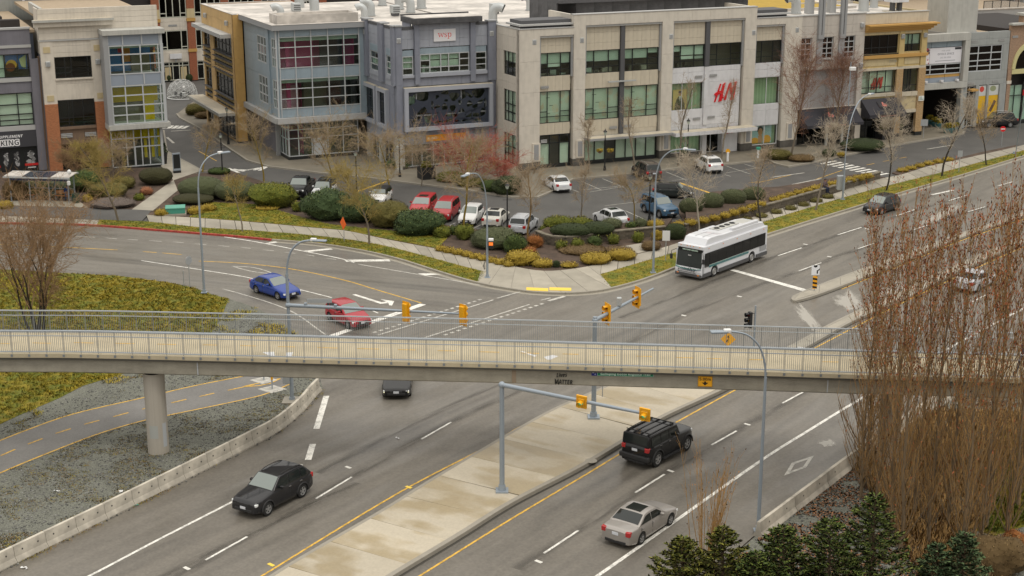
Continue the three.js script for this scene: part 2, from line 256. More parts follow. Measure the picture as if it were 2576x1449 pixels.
// ---------- raised islands in the roads
{
const isl = structGroup('median_island'),L = line([[500,1580],[691,1449],[969,1284.5],[1056,1229.5],[1194,1147],[1288,1092],[1393,1034],[1538,972],[1640,934]],120),R = line([[820,1565],[1003,1449],[1155,1357],[1289,1273],[1463,1182],[1576,1114.5],[1663,1060],[1830,981],[1925,927]],120);
const Lk = side(L,-.22),Rk = side(R,.28),H = .2;
part('kerb_stone',strip(L,0,-.22,H,-.05),M.kerb,isl);part('kerb_stone',strip(R,.28,0,H,-.05),M.kerb,isl);
part('nose',slab([L[120],G(1720,910),G(1850,903),R[120],Rk[120],Lk[120]],H,-.05),M.kerb,isl);
part('base',slab([...Lk,...Rk.slice().reverse()],H - .03,0),M.grimeShade,isl);
const cross = a => { const p = sample(Lk,a),q = sample(Lk,Math.min(1,a + .01)),t = q.sub(p).normalize();let b = 0,d = 1e9;for (let k = 0;k <= 400;k++) { const e = Math.abs(sample(Rk,k / 400).sub(p).dot(t));if (e < d) { d = e;b = k / 400;} } return b;};
const n = 13,sl = (a,c) => { const b = cross(a),e = c > .99 ? 1 : cross(c);return slab([sample(Lk,a),sample(Lk,(a + c) / 2),sample(Lk,c),sample(Rk,e),sample(Rk,(b + e) / 2),sample(Rk,b)],H - .002,0,A54);},rr = lcg(8);
const ms = [0,1,2].map(i => { const m = M.median.clone();m.map = T.median.clone();m.map.offset.set(i * .37,i * .21);m.roughnessMap = T.medianRough.clone();m.roughnessMap.offset.set(i * .37,i * .21);m.color.multiplyScalar(.92 + .06 * i);return m;});
for (let i = 0;i < n;i++) part('slab',sl(i / n + .0004,(i + 1) / n - .0004),ms[(rr() * 3) | 0],isl);
part('gutter_shade',strip(R,0,-.16,.004),M.grimeShade,isl);  // dark strip painting the kerb shadow onto the road
part('manhole_cover',new THREE.CylinderGeometry(.33,.33,.012,24).translate(...G(1487,1159,H).setY(H + .002).toArray()),M.concreteDamp,isl);
}
function island(L,R,noseL,H = .18) {
const isl = structGroup('traffic_island'),A = line(L,50),B = line(R,50);
part('kerb_stone',strip(A,0,-.2,H,-.05),M.kerb,isl);part('kerb_stone',strip(B,.25,0,H,-.05),M.kerb,isl);
part('nose',slab([A[0],...line(noseL),B[0],side(B,.25)[0],side(A,-.2)[0]],H,-.05),M.kerb,isl);
const a = side(A,-.2),b = side(B,.25),n = 14;for (let i = 0;i < n;i++) part('slab',slab([sample(a,i / n + .0004),sample(a,(i + 1) / n - .0004),sample(b,(i + 1) / n - .0004),sample(b,i / n + .0004)],H - .004,0),M.concrete,isl);
part('gutter_shade',strip(B,0,-.14,.004),M.grimeShade,isl);  // same painted kerb shadow along this island
}
island([[2005,744],[2035,731],[2120,698],[2259,648],[2400,596],[2500,563],[2640,516]],[[2002,762],[2040,752],[2118,724],[2264,666],[2400,609],[2490,577],[2640,527]],[[1994,749],[1990,756],[1994,761]]);
island([[1960,888],[2002,867],[2075,826],[2150,789],[2250,742],[2400,672],[2640,572]],[[1990,898],[2044,870],[2150,811],[2252,768],[2400,694],[2640,585]],[[1940,900],[1950,906]]);
// ---------- paint on the roads
const PY = .009;
function paintLine(name,px,w,m,n = 24) { return strip(line(px,n),w / 2,-w / 2,PY);}
const dashes = (list,w) => list.map(d => strip(line([[d[0],d[1]],[d[2],d[3]]]),w / 2,-w / 2,PY));
const quads = list => list.map(q => slab(line(q),PY));
{
const mk = structGroup('road_markings'),W = M.white,Y = M.yellow;
const ln = (px,w,m = W,n = 24) => part('painted_line',strip(line(px,n),w / 2,-w / 2,PY),m,mk);
const dash = (list,w,m = W) => dashes(list,w).forEach(g => part('dash',g,m,mk));
ln([[100,1511],[225,1449],[400,1357],[597,1256],[760,1169]],.16);
dash([[517,1409,622,1350],[795,1254.5,885,1200],[1060,1105,1135,1062],[300,1530,390,1478]],.13);
dash([[821,996,796,1079],[787,1117,775,1157]],.36);
ln([[560,1510],[659,1449],[1019,1231],[1254,1108],[1288,1085],[1438,1012],[1560,962]],.12,Y,40);
ln([[960,1510],[1056,1449],[1288,1304.5],[1473,1194.5],[1590,1124],[1700,1063],[1850,981],[2057,872],[2250,772],[2400,700],[2640,592]],.12,Y,60);
dash([[1368,1392,1455,1334.5],[1598,1239.5,1672,1193],[1790,1119.5,1853,1084],[1968,1014.5,2021,986],[2130,922,2180,896],[2270,846,2315,824],[2440,762,2480,742]],.13);
ln([[1400,1517],[1503,1449],[1932,1147],[2028,1087],[2159,1007],[2300,928],[2425,855],[2640,742]],.2,W,60);
dash([[1957,643.5,2017,623.5],[2107,591,2167,572],[2254,543.5,2302,527],[2387,505,2432,491],[2510,468,2548,457]],.15);
dash([[2009,682,2066,661],[2158,626,2209,608.5],[2297,578.5,2342,563.5],[2432,533.5,2479,520]],.13);
dash([[2344,490,2398,478.5]],.3);
ln([[2117,727.5],[2264,669],[2400,612],[2490,580],[2640,530]],.1,Y);ln([[2040,726],[2120,694.5],[2259,645],[2400,593.5],[2640,513]],.1,Y);
quads([[[1834.9,679.6],[1848,678],[2039,731],[2029,735.5]]]).forEach(g => part('stop_line',g,W,mk));
for (const [x,y] of [[1355,1413],[1687,1185],[1880,1068],[1028,1226],[682,1421],[876,1176],[470,1430],[1720,794],[1860,746],[2181,576],[2026,615],[2086,646]]) part('lane_reflector',rbx(-.09,.09,0,.02,-.2,.2,.008).rotateY(-A54 + PI / 2 + .2).translate(...G(x,y).toArray()),x === 1028 || x === 682 ? M.tactile : W,mk);
{ const o = line([[1972,1197],[1992,1164.5],[2048,1146],[2028,1176]]),c = o.reduce((a,p) => a.add(p),V(0,0,0)).multiplyScalar(.25),i = o.map(p => p.clone().lerp(c,.42));for (let k = 0;k < 4;k++) part('bus_lane_diamond',slab([o[k],o[(k + 1) % 4],i[(k + 1) % 4],i[k]],PY),M.faded,mk);}
ln([[-200,583],[0,587],[239,597]],.12,M.faded);
dash([[265,598.5,294,601],[321,602.5,347,604],[375,605.5,406,607.5],[435,608.5,462,611],[490,613.5,519,615.5],[549,618,577,620.5],[606,622.5,631,625],[661,628.5,689,631],[716,635,743,637.5],[769,641,791,644.5],[821,650,846,653]],.12,M.faded);
ln([[564,596],[644,608.5],[759,631],[869,653.5],[891,661]],.16);
quads([[[668,612],[692,607.5],[700,609.5],[681,613]],[[764,631],[831,624.7],[838,627.5],[771,634.5]],[[866,653.5],[979,652.5],[982,657.5],[871,658.5]],[[1050,688],[1085,688],[1110,690],[1070,693]]]).forEach(g => part('hatching_bar',g,W,mk));
ln([[901,664.7],[1049,690],[1219,719]],.15,M.faded);
ln([[-200,606],[0,615],[150,621.5],[296,629]],.12,Y);
dash([[360,633,394,635.5],[408,636.5,457,640.5]],.12,Y);
ln([[500,657],[603,662],[728,676],[869,705.7],[947,729],[1060,762.5]],.13,Y,50);
ln([[355,655.5],[500,678],[625,698.5],[750,727.6],[835,749]],.13);
ln([[935,781],[951,788]],.13);
ln([[583,669.7],[632,672.5],[668,681],[690,690]],.13,M.faded);ln([[583,669.7],[632,682.5],[690,690]],.13,M.faded);
ln([[560,727],[603,738.5],[724,779],[819,842]],.13,M.faded);
quads([[[828,843.5],[1056,764],[1072,766.5],[842,847]]]).forEach(g => part('stop_line',g,W,mk));
quads([[[886,741.5],[894,740],[960,760.5],[957,764.5]],[[957,764.5],[960,760.5],[972,758.5],[976,763]],[[957,753],[992,757.5],[986,769],[979,768],[977,762],[968,757]]]).forEach(g => part('turn_arrow',g,W,mk));
const row = (a,b,n,s,m = W) => { const P = line([a,b]);for (let i = 0;i < n;i++) { const c = P[0].clone().lerp(P[1],(i + .5) / n),d = P[1].clone().sub(P[0]).normalize(),q = V(d.z,0,-d.x);part('square_tile',slab([c.clone().addScaledVector(d,s).addScaledVector(q,s * .75),c.clone().addScaledVector(d,-s).addScaledVector(q,s * .75),c.clone().addScaledVector(d,-s).addScaledVector(q,-s * .75),c.clone().addScaledVector(d,s).addScaledVector(q,-s * .75)],PY),m,mk);} };
ln([[950,843.5],[1241,754.5]],.17,M.faded);ln([[1250,750.5],[1310,733.8]],.17,M.faded);
ln([[1069,849.5],[1332,766]],.17,M.faded);ln([[1360,755.5],[1385,749.5]],.17,M.faded);
row([935,838.5],[1214,752],19,.16,M.faded);row([1113,844.5],[1370,762.5],17,.16,M.faded);row([1380,757],[1420,745.5],4,.22,M.faded);
part('edge_line',strip(side(pathA,-.02),-.02,-.14,.043),Y,mk);part('edge_line',strip(side(pathB,.02),.14,.02,.043),Y,mk);
const mid = pathA.map((p,i) => p.clone().add(pathB[i]).multiplyScalar(.5)),C = line([[2,1148],[38,1132],[70,1119],[107,1105],[140,1092],[178,1080],[212,1069],[250,1059],[285,1050],[323,1039.5],[358,1031],[394,1021.5],[431,1015],[469,1006],[502,999],[539,990.5],[573,983.5],[640,969]]);
for (let i = 0;i + 1 < C.length;i += 2) part('dash',strip([C[i],C[i + 1]],.06,-.06,.043),Y,mk);
for (const q of [[[613,973.5],[705,953.5]],[[613,974.5],[650,972],[680,966],[705,953.8]]]) part('edge_line',strip(line(q),.06,-.06,.044),Y,mk);
const lt = (list,w,m) => list.forEach(d => part('bay_line',strip(line([[d[0],d[1]],[d[2],d[3]]]),w / 2,-w / 2,.0),m,mk));
lt([[1460,454.7,1514,478.5],[1515,449,1570,472],[1675,432,1728,453.5],[1440,477,1458,484],[1825,417,1888,438],[1573,530,1635,558],[1822,439,1838,443.5],[1872,412.5,1920,427],[1075,561,1100,549],[1128,569,1146,560],[1192,574,1210,565],[1262,581,1280,571]],.1,M.faded);
lt([[1483,483,1583,467],[1521,517.5,1614,506.5],[1460,478,1575,466.5],[1690,454,1738,449.5],[1820,436,1922,419.5]],.09,M.faded);
lt([[1706,458.5,1788,486]],.32,Y);lt([[889,484.5,971,457]],.32,Y);
lt([[1900,461,1990,440],[2050,452,2118,428.5],[2180,415,2200,411],[2221,406,2237,403.5],[2262,398.5,2280,395],[1884,460,1908,457]],.1,Y);
lt([[1993,464,2066,449],[1941,446,2024,434.5],[2332,375,2398,364.5]],.22,M.faded);
for (let i = 0;i < 10;i++) lt([[2066 + i * 14.6,412 + i * 3.35,2103 + i * 14.6,404.5 + i * 3.5]],.42,W);
for (let i = 0;i < 7;i++) lt([[574 + i * 13,423 + i * 2 - (i > 3 ? i : 0),601 + i * 13,434 - i * 3.2 + (i > 3 ? 1 : 0)]],.4,W);
for (let i = 0;i < 5;i++) lt([[411 + i * 12,323 + i * .2,421 + i * 13,315.5 + i * .3]],.5,W);
lt([[420,345,437,360],[430,330,480,327]],.3,M.faded);lt([[500,380,545,405]],.12,Y);
}
{
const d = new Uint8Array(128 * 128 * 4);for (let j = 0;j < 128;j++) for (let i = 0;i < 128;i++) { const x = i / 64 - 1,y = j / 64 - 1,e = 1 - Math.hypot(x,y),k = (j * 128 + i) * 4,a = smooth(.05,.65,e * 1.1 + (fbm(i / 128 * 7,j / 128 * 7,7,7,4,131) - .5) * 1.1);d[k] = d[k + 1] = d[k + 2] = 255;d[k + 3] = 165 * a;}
const t = new THREE.DataTexture(d,128,128);t.colorSpace = THREE.SRGBColorSpace;t.magFilter = THREE.LinearFilter;t.needsUpdate = true;M.palePatch = std(.55,.52,.46,.4,{ map: t,transparent: true });
for (const q of [[[1985,765],[2015,755],[2085,838],[2040,842]],[[2080,745],[2150,718],[2190,775],[2120,790]],[[2180,735],[2290,690],[2300,730],[2200,775]],[[2050,1108],[2100,1103],[2115,1122],[2060,1128]],[[1940,1290],[2140,1135],[2155,1142],[1965,1300]],[[2300,560],[2420,500],[2440,515],[2320,580]]]) { const P = line(q),g = new THREE.BufferGeometry();g.setAttribute('position',new THREE.Float32BufferAttribute([0,3,2,0,2,1].flatMap(i => [P[i].x,.013,P[i].z]),3));g.setAttribute('uv',new THREE.Float32BufferAttribute([0,0,0,1,1,1,0,0,1,1,1,0],2));g.computeVertexNormals();struct('pale_patch',g,M.palePatch);}  // soft-edged pale patches blended over the asphalt
}
{
const d = new Uint8Array(64 * 256 * 4);for (let j = 0;j < 256;j++) for (let i = 0;i < 64;i++) { const k = (j * 64 + i) * 4,e = 1 - Math.abs(i / 31.5 - 1),n = fbm(i / 64 * 3,j / 256 * 9,3,9,4,141);d[k] = d[k + 1] = d[k + 2] = 255;d[k + 3] = 90 * smooth(0,.9,e) * smooth(.2,.65,n);}
const t = new THREE.DataTexture(d,64,256);t.colorSpace = THREE.SRGBColorSpace;t.wrapT = THREE.RepeatWrapping;t.magFilter = THREE.LinearFilter;t.needsUpdate = true;M.oil = std(.055,.048,.04,.5,{ map: t,transparent: true });
for (const [px,w] of [[[[420,1465],[620,1352],[885,1200],[1135,1062],[1320,975]],1.0],[[[1300,1432],[1460,1331],[1672,1193],[1853,1084],[2021,986]],1.0],[[[800,1190],[1000,1085],[1180,1000],[1290,950]],.8],[[[1500,905],[1760,775],[2009,682],[2209,608.5],[2480,520]],1.1],[[[1560,800],[1800,705],[1957,643],[2167,572],[2432,491]],.8],[[[330,1490],[560,1375],[900,1215]],.7]]) { const P = line(px,60),g = strip(P,w / 2,-w / 2,.0065),uv = g.attributes.uv;for (let i = 0;i < uv.count;i++) uv.setXY(i,uv.getY(i) / w,uv.getX(i) / 22);struct('tar_band',g,M.oil);}
}
// =========================================================
T.beam = tex([1024,256],[16,1.5],(x,y) => { const a = fbm(x * 40,y * 2,40,2,4,121),b = fbm(x * 9,y * 4,9,4,4,123),f = fbm(x * 200,y * 40,200,40,2,125),v = .66 + .3 * (b - .5) + .22 * (a - .5) * (1 - y * .5) + .1 * (f - .5);return [v,v * .97,v * .9];});
M.beam = std(.44,.42,.365,.85,{ map: T.beam });
M.deck = std(.60,.53,.39,.85,{ map: T.concrete });
M.column = std(.42,.385,.33,.85,{ map: repeat(T.rain,[4,5]) });
M.patch = std(.42,.44,.46,.8);
M.galv = std(.42,.46,.50,.45,{ metalness: .35 });
M.galvDark = std(.22,.24,.26,.5,{ metalness: .3 });
M.black = std(.012,.012,.013,.5);
M.barrier = std(.60,.55,.46,.85,{ map: T.wear });
M.hole = std(.03,.03,.03,.9);
{
const br = thing('footbridge','long curved concrete footbridge with grey picket railings crossing over the road','footbridge'),HB = 4.95,HD = 6.02;
const ext = 300;
const nearPx = [[-220,931],[0,934.5],[160,935],[320,938],[480,942],[644,946],[900,953],[1288,962.5],[1600,972],[1932,982],[2082,987],[2300,993],[2576,1001],[2760,1007]];
const N = line(nearPx,160,HB).map(p => p.setY(0)),W = 3.95;
const N0 = N.map(p => p.clone());
part('girder',sweep(N0,[[.0,HB],[.0,5.72],[W - .3,5.72],[W - .3,HB],[W - .9,HB - .25],[.6,HB - .25]],0),M.beam,br);
part('deck',sweep(N0,[[-.16,5.80],[-.16,HD],[W - .1,HD],[W - .1,5.80],[W - .3,5.72],[0,5.72]],0),M.deck,br);
part('edge_shadow',sweep(N0,[[-.17,5.70],[-.17,5.80],[-.02,5.80],[-.02,5.70]],0),M.grimeShade,br);  // dark band drawn in place of the shadow line under the deck edge
for (const f of [0,1]) {
const off = f ? W - .18 : -.06,R = side(N0,off),at = y => R.map(p => p.clone().setY(y));
const rail = (y,w,h,m,n) => part(n,sweep(R,[[-w,y - h],[-w,y + h],[w,y + h],[w,y - h]],0),m,br);
rail(HD + 1.28,.035,.03,M.galv,'top_rail');rail(HD + 1.0,.022,.02,M.galv,'rail');rail(HD + .1,.03,.025,M.galv,'bottom_rail');
if (f) rail(HD + .01,.09,.05,M.galv,'toe_board');
const total = R.reduce((s,p,i) => i ? s + p.distanceTo(R[i - 1]) : 0,0),pk = [],n = Math.round(total / .105);
for (let i = 0;i < n;i++) { const p = sample(R,(i + .5) / n);pk.push(bx(p.x - .009,p.x + .009,HD + .1,HD + 1.28,p.z - .009,p.z + .009));}
tag(part('pickets',pk,M.galvDark,br),null,null,null,'stuff');
const np = Math.round(total / .95);
for (let i = 0;i <= np;i++) { const p = sample(R,Math.min(.9999,i / np)),g = [bx(p.x - .013,p.x + .013,HD - .12,HD + 1.27,p.z - .013,p.z + .013),bx(p.x - .06,p.x + .06,HD - .16,HD - .02,p.z + (f ? -.1 : 0),p.z + (f ? 0 : .12))];part('post',g,M.galvDark,br);}
}
const dz = [[0,24,864],[82,128,862.7],[186,235,862],[289,338,863.5],[395,443,865.7],[510,548,867.5],[604,644,869.6],[699,742,872],[798,849,874.5],[899,954,877],[1001,1046,879.5],[1101,1146,882],[1204,1256,885],[1310,1356,888],[1415,1455,890.5],[1518,1550,893.5],[1600,1640,896],[1700,1745,899.5],[1778,1815,902],[1885,1925,904.5],[2068,2110,910],[2180,2220,914]];
for (const [a,b,y] of dz) part('dash',strip([G(a,y,HD),G(b,y + (b - a) * .024,HD)],.05,-.05,HD + .006),M.yellow,br);
M.patchWhite = std(.62,.62,.62,.8);
for (const q of [[[1308,884],[1316,884],[1350,895],[1346,898]],[[1368,898],[1390,893],[1405,896],[1385,905],[1376,905]],[[660,886],[690,885],[692,897],[675,894]],[[720,887],[737,886],[734,897],[719,897]]]) part('paint_patch',slab(q.map(p => G(p[0],p[1],HD)),HD + .005),M.patchWhite,br);
for (const [x,y] of [[498,943],[1293,963],[2081,987]]) { const p = G(x,y,HB);part('joint',bx(p.x - (x === 1293 ? .11 : .03),p.x + (x === 1293 ? .11 : .03),HB,5.7,p.z - .1,p.z + .008),x === 1293 ? std(.26,.20,.14,.9) : M.patch,br);}
const pier = (x,z) => {
const g = new THREE.LatheGeometry([[.585,-.3],[.585,.95],[.58,1.0],[.58,4.72]].map(p => new THREE.Vector2(p[0],p[1])),40).translate(x,0,z),c = part('pier',g,M.column,br);
return c;
};
const c1 = pier(-19.75,-77.9);
const wrap = (a0,a1,y0,y1,m) => part('repaint_patch',new THREE.CylinderGeometry(.588,.588,y1 - y0,12,1,true,a0,a1).translate(-19.75,(y0 + y1) / 2,-77.9),m,c1);
wrap(-.55,.85,1.0,1.75,std(.37,.38,.36,.8));wrap(.75,.45,.45,1.85,M.patch);wrap(-1.9,3.8,-.2,.42,std(.42,.38,.32,.85));
pier(20.4,-75.6);
const onFace = (x,y) => { const b = N0.reduce((a,p) => { const e = Math.abs(p.x / p.z - ray(x,y).x / ray(x,y).z);return e < a.e ? { e,p } : a;},{ e: 9 }).p;const d = ray(x,y),t = b.z / d.z;return V(d.x * t,CAM_H + d.y * t,b.z);};
const face = (name,px,m,label,cat,d = .03) => {
const a = onFace(px[0],(px[1] + px[3]) / 2),b = onFace(px[2],px[4] ?? (px[1] + px[3]) / 2),h = onFace(px[0],px[1]).y - onFace(px[0],px[3]).y,c = a.clone().add(b).multiplyScalar(.5),w = a.distanceTo(b);
const o = thing(name,label,cat,c.clone().add(V(0,0,.03)),-Math.atan2(b.z - a.z,b.x - a.x));
part('panel',board(w,h,d).rotateZ(Math.atan2(b.y - a.y,Math.hypot(b.x - a.x,b.z - a.z))),m,o);
return o;
};
face('trail_sign',[1502.5,934.5,1644,944.5,942.6],printMat(1024,96,(c,w,h) => { c.fillStyle = '#0d7a55';c.fillRect(0,0,w,h);c.strokeStyle = '#cfe8dc';c.lineWidth = 4;c.strokeRect(4,4,w - 8,h - 8);c.fillStyle = '#e4f2ea';c.font = 'bold 62px sans-serif';c.textBaseline = 'middle';c.textAlign = 'center';c.fillText('Galloping Goose Regional Trail',w / 2,h / 2 + 2,w - 50);}),'long green trail name sign with white lettering on the footbridge girder','sign');
face('trail_emblem_sign',[1488,933.5,1501.8,944,939.2],printMat(128,96,(c,w,h) => { c.fillStyle = '#16247a';c.fillRect(0,0,w,h);c.fillStyle = '#dfe4f2';c.beginPath();c.moveTo(18,30);c.quadraticCurveTo(34,12,46,30);c.quadraticCurveTo(60,22,66,34);c.lineTo(56,40);c.quadraticCurveTo(40,34,30,44);c.fill();c.lineWidth = 6;c.strokeStyle = '#dfe4f2';c.beginPath();c.moveTo(70,78);c.lineTo(86,52);c.lineTo(96,64);c.lineTo(88,82);c.stroke();}),'small square blue emblem sign left of the green trail sign','sign');
{
const o = face('clearance_sign',[1755.5,945,1792,971.5,959.5],printMat(256,192,(c,w,h) => { c.fillStyle = '#e0a012';c.fillRect(0,0,w,h);c.strokeStyle = '#1c1608';c.lineWidth = 4;c.strokeRect(6,6,w - 12,h - 12);c.fillStyle = '#1c1608';c.font = 'bold 74px sans-serif';c.textAlign = 'center';c.fillText('5.00m',w / 2,82,210);c.beginPath();c.moveTo(70,118);c.lineTo(186,118);c.lineTo(128,172);c.fill();c.fillRect(112,96,32,30);}),'yellow clearance sign reading 5.00m on the footbridge girder','sign');
}
{
const a = onFace(1393,948),b = onFace(1455,949),h = 1.0,t = print(512,288,(c,w,hh) => {
c.clearRect(0,0,w,hh);c.strokeStyle = c.fillStyle = '#000';const r = lcg(3);c.lineWidth = 9;c.lineCap = 'round';
for (let i = 0;i < 34;i++) { const x = 40 + r() * 300,y = 20 + r() * 40;c.beginPath();c.moveTo(x,y);c.lineTo(x + 20 + r() * 60,y + (r() - .5) * 44);c.stroke();}
c.save();c.rotate(-.05);c.font = 'italic bold 92px sans-serif';c.fillText('Lives',40,168,250);c.restore();c.save();c.transform(1,.02,-.1,1,20,0);c.font = 'bold 98px sans-serif';c.fillText('MATTER',20,268,470);c.lineWidth = 12;c.beginPath();c.moveTo(24,190);c.lineTo(52,274);c.lineTo(90,196);c.lineTo(110,280);c.stroke();c.restore();
});
const g = new THREE.PlaneGeometry(a.distanceTo(b),h),o = part('graffiti',g,new THREE.MeshStandardMaterial({ map: t,transparent: true,alphaTest: .4,roughness: .8,polygonOffset: true,polygonOffsetFactor: -2 }),br);
o.position.copy(a.clone().add(b).multiplyScalar(.5)).add(V(0,.06,.035));o.rotation.y = -Math.atan2(b.z - a.z,b.x - a.x);
}
}
function barrierRun(px,n,label,group,faceTurn) {
const P = line(px,400),out = [];
const prof = [[0,0],[0,.08],[.13,.3],[.20,.82],[.36,.82],[.43,.3],[.56,.08],[.56,0]].map(q => [q[0] * faceTurn,q[1]]);
for (let i = 0;i < n;i++) {
const seg = [];for (let k = 0;k <= 4;k++) seg.push(sample(P,Math.min(.99999,(i + .006 + k / 4 * .988) / n)));
const c = sample(P,(i + .5) / n),t = thing('concrete_barrier',label,'barrier',c.clone().setY(0),0,group);
const loc = seg.map(p => p.clone().sub(c).setY(0));
part('block',sweep(loc,prof,.0),M.barrier,t);
const dir = seg[4].clone().sub(seg[0]).normalize(),n2 = V(dir.z,0,-dir.x);
for (const f of [.25,.75]) for (const s of [.165,.395]) { const q = sample(loc,f),h = new THREE.CylinderGeometry(.045,.045,.02,10).rotateX(PI / 2);h.rotateY(Math.atan2(n2.x,n2.z));h.translate(q.x + n2.x * s * faceTurn,.53,q.z + n2.z * s * faceTurn);part('lifting_hole',h,M.hole,t);}
}
}
barrierRun([[-120,1502],[0,1440],[300,1293],[644,1119],[701,1088],[766,1034],[794,1001],[811,984]],16,'pale concrete traffic barrier block between the gravel bank and the road','concrete barrier blocks along the gravel bank',1);
barrierRun([[1893,1349],[2032,1244],[2152,1154],[2400,984],[2700,804]],12,'pale concrete traffic barrier block on the right edge of the road by the bare trees','concrete barrier blocks along the right road edge',-1);
// =========================================================
T.brick = tex([512,512],[1.6,1.6],(x,y) => { const row = Math.floor(y * 24),ox = x * 8 + (row % 2) * .5,fx = ox - Math.floor(ox),fy = y * 24 - row,mort = fx < .04 || fy < .12,r = hash2(Math.floor(ox) % 8,row,4);return mort ? [.6,.56,.5] : [.72 + .28 * r,.72 + .26 * r,.70 + .24 * r];});
M.cream = std(.62,.575,.50,.85,{ map: T.rain });M.panelTan = std(.57,.51,.40,.85,{ map: T.rain });M.white3 = std(.66,.66,.675,.8,{ map: T.rain });
M.darkGrey = std(.085,.085,.09,.7);M.roofGrey = std(.10,.10,.105,.8,{ map: T.wear });M.midGrey = std(.30,.305,.31,.75);M.trim = std(.44,.44,.43,.7);
M.wspGrey = std(.225,.24,.29,.8,{ map: T.rain });M.wspPale = std(.34,.36,.41,.8,{ map: T.rain });M.wspFrame = std(.36,.38,.43,.6);
M.spandrel = std(.29,.36,.41,.35,{ map: T.rain });M.mullion = std(.46,.48,.49,.5);M.ledge = std(.42,.42,.41,.7);
M.tan = std(.62,.42,.19,.85,{ map: T.rain });M.tanDeep = std(.58,.355,.12,.85,{ map: T.rain });M.brick = std(.36,.125,.065,.9,{ map: T.brick });M.orangeBrick = std(.46,.19,.09,.9,{ map: T.brick });
M.leftCream = std(.64,.585,.50,.85,{ map: T.rain });M.suppGrey = std(.19,.185,.21,.85,{ map: T.rain });M.brown = std(.20,.135,.09,.85,{ map: T.rain });
M.yellowStone = std(.55,.42,.19,.85,{ map: T.rain });M.yellowPale = std(.56,.46,.27,.85,{ map: T.rain });M.cornice = std(.50,.29,.085,.85);M.tanBrick = std(.50,.34,.18,.9,{ map: T.brick });
M.greyClad = std(.33,.345,.335,.8,{ map: T.rain });M.paleClad = std(.46,.455,.42,.8,{ map: T.rain });M.pinkBrick = std(.40,.27,.19,.9,{ map: T.brick });
M.roofWhite = std(.72,.67,.61,.55,{ map: repeat(T.wear,[14,10]) });M.roofGravel = std(.46,.36,.25,.95,{ map: T.grain });M.greenRoof = std(.50,.33,.05,.95,{ map: repeat(T.grain,5) });
M.stoneBase = std(.13,.12,.105,.9,{ map: T.wear });M.frameBlack = std(.012,.014,.014,.45);
M.glass = phys(.86,.93,.90,.04,{ transmission: 1,ior: 1.5,thickness: 0 });M.glassGreen = phys(.93,.97,.94,.05,{ transmission: 1,ior: 1.5,thickness: 0 });
M.glassDark = phys(.30,.32,.30,.05,{ transmission: 1,ior: 1.5,thickness: 0 });
M.blind = std(.50,.55,.46,.9);M.blindPale = std(.62,.67,.57,.9);M.inside = std(.19,.165,.125,.9);M.insideDark = std(.035,.03,.028,.9);M.ceiling = std(.5,.5,.42,.9);
M.magenta = std(.55,.06,.18,.8);M.insideYellow = std(.85,.55,.01,.8);M.insideBlue = std(.015,.2,.55,.7);M.redSign = std(.62,.005,.012,.5);M.frost = std(.58,.65,.56,.7);M.soffit = std(.30,.29,.27,.8);
M.metal = std(.48,.50,.50,.5,{ metalness: .4 });
function building(name,label,u0,w0,group) {
const o = thing(name,label,'building',uvw(u0,0,w0),PHI,group),b = { o,u0,w0 };
b.box = (n,m,u1,u2,v1,v2,w1,w2,p = o,lb) => part(n,bx(u1 - u0,u2 - u0,v1,v2,w1 - w0,w2 - w0),m,p,lb);
b.plane = (k,at) => ({
k,at,b,
geo: (s1,s2,v1,v2,d1,d2) => k === 'F' ? bx(s1 - u0,s2 - u0,v1,v2,at + d1 - w0,at + d2 - w0) : bx(at - d2 - u0,at - d1 - u0,v1,v2,s1 - w0,s2 - w0),
box(n,m,s1,s2,v1,v2,d1,d2,p = o) { return part(n,this.geo(s1,s2,v1,v2,d1,d2),m,p);},
put(g,s,v,d) { if (k === 'S') g.rotateY(-PI / 2);return k === 'F' ? g.translate(s - u0,v,at + d - w0) : g.translate(at - d - u0,v,s - w0);},
map: (x,y) => k === 'F' ? onF(at,x,y) : onS(at,x,y),
});
return b;
}
const GAP = .016;
function clad(pl,m,s1,s2,v1,v2,holes,{ pw = 1.25,rows = [],th = .14,d = 0,name = 'panel' } = {}) {
const vs = [...new Set([v1,v2,...rows,...holes.flatMap(h => [h[2],h[3]])])].filter(v => v >= v1 - 1e-6 && v <= v2 + 1e-6).sort((a,b) => a - b);
for (let i = 0;i + 1 < vs.length;i++) {
const a = vs[i],b = vs[i + 1],mid = (a + b) / 2;if (b - a < .02) continue;
let segs = [[s1,s2]];
for (const h of holes) if (h[2] < mid && h[3] > mid) segs = segs.flatMap(([p,q]) => h[1] <= p || h[0] >= q ? [[p,q]] : [[p,Math.max(p,h[0])],[Math.min(q,h[1]),q]].filter(x => x[1] - x[0] > .02));
for (const [p,q] of segs) { const n = Math.max(1,Math.round((q - p) / pw));for (let k = 0;k < n;k++) pl.box(name,m,p + (q - p) * k / n + (k ? GAP / 2 : 0),p + (q - p) * (k + 1) / n - (k < n - 1 ? GAP / 2 : 0),a + (i ? GAP / 2 : 0),b - GAP / 2,d - th,d);}
}
}
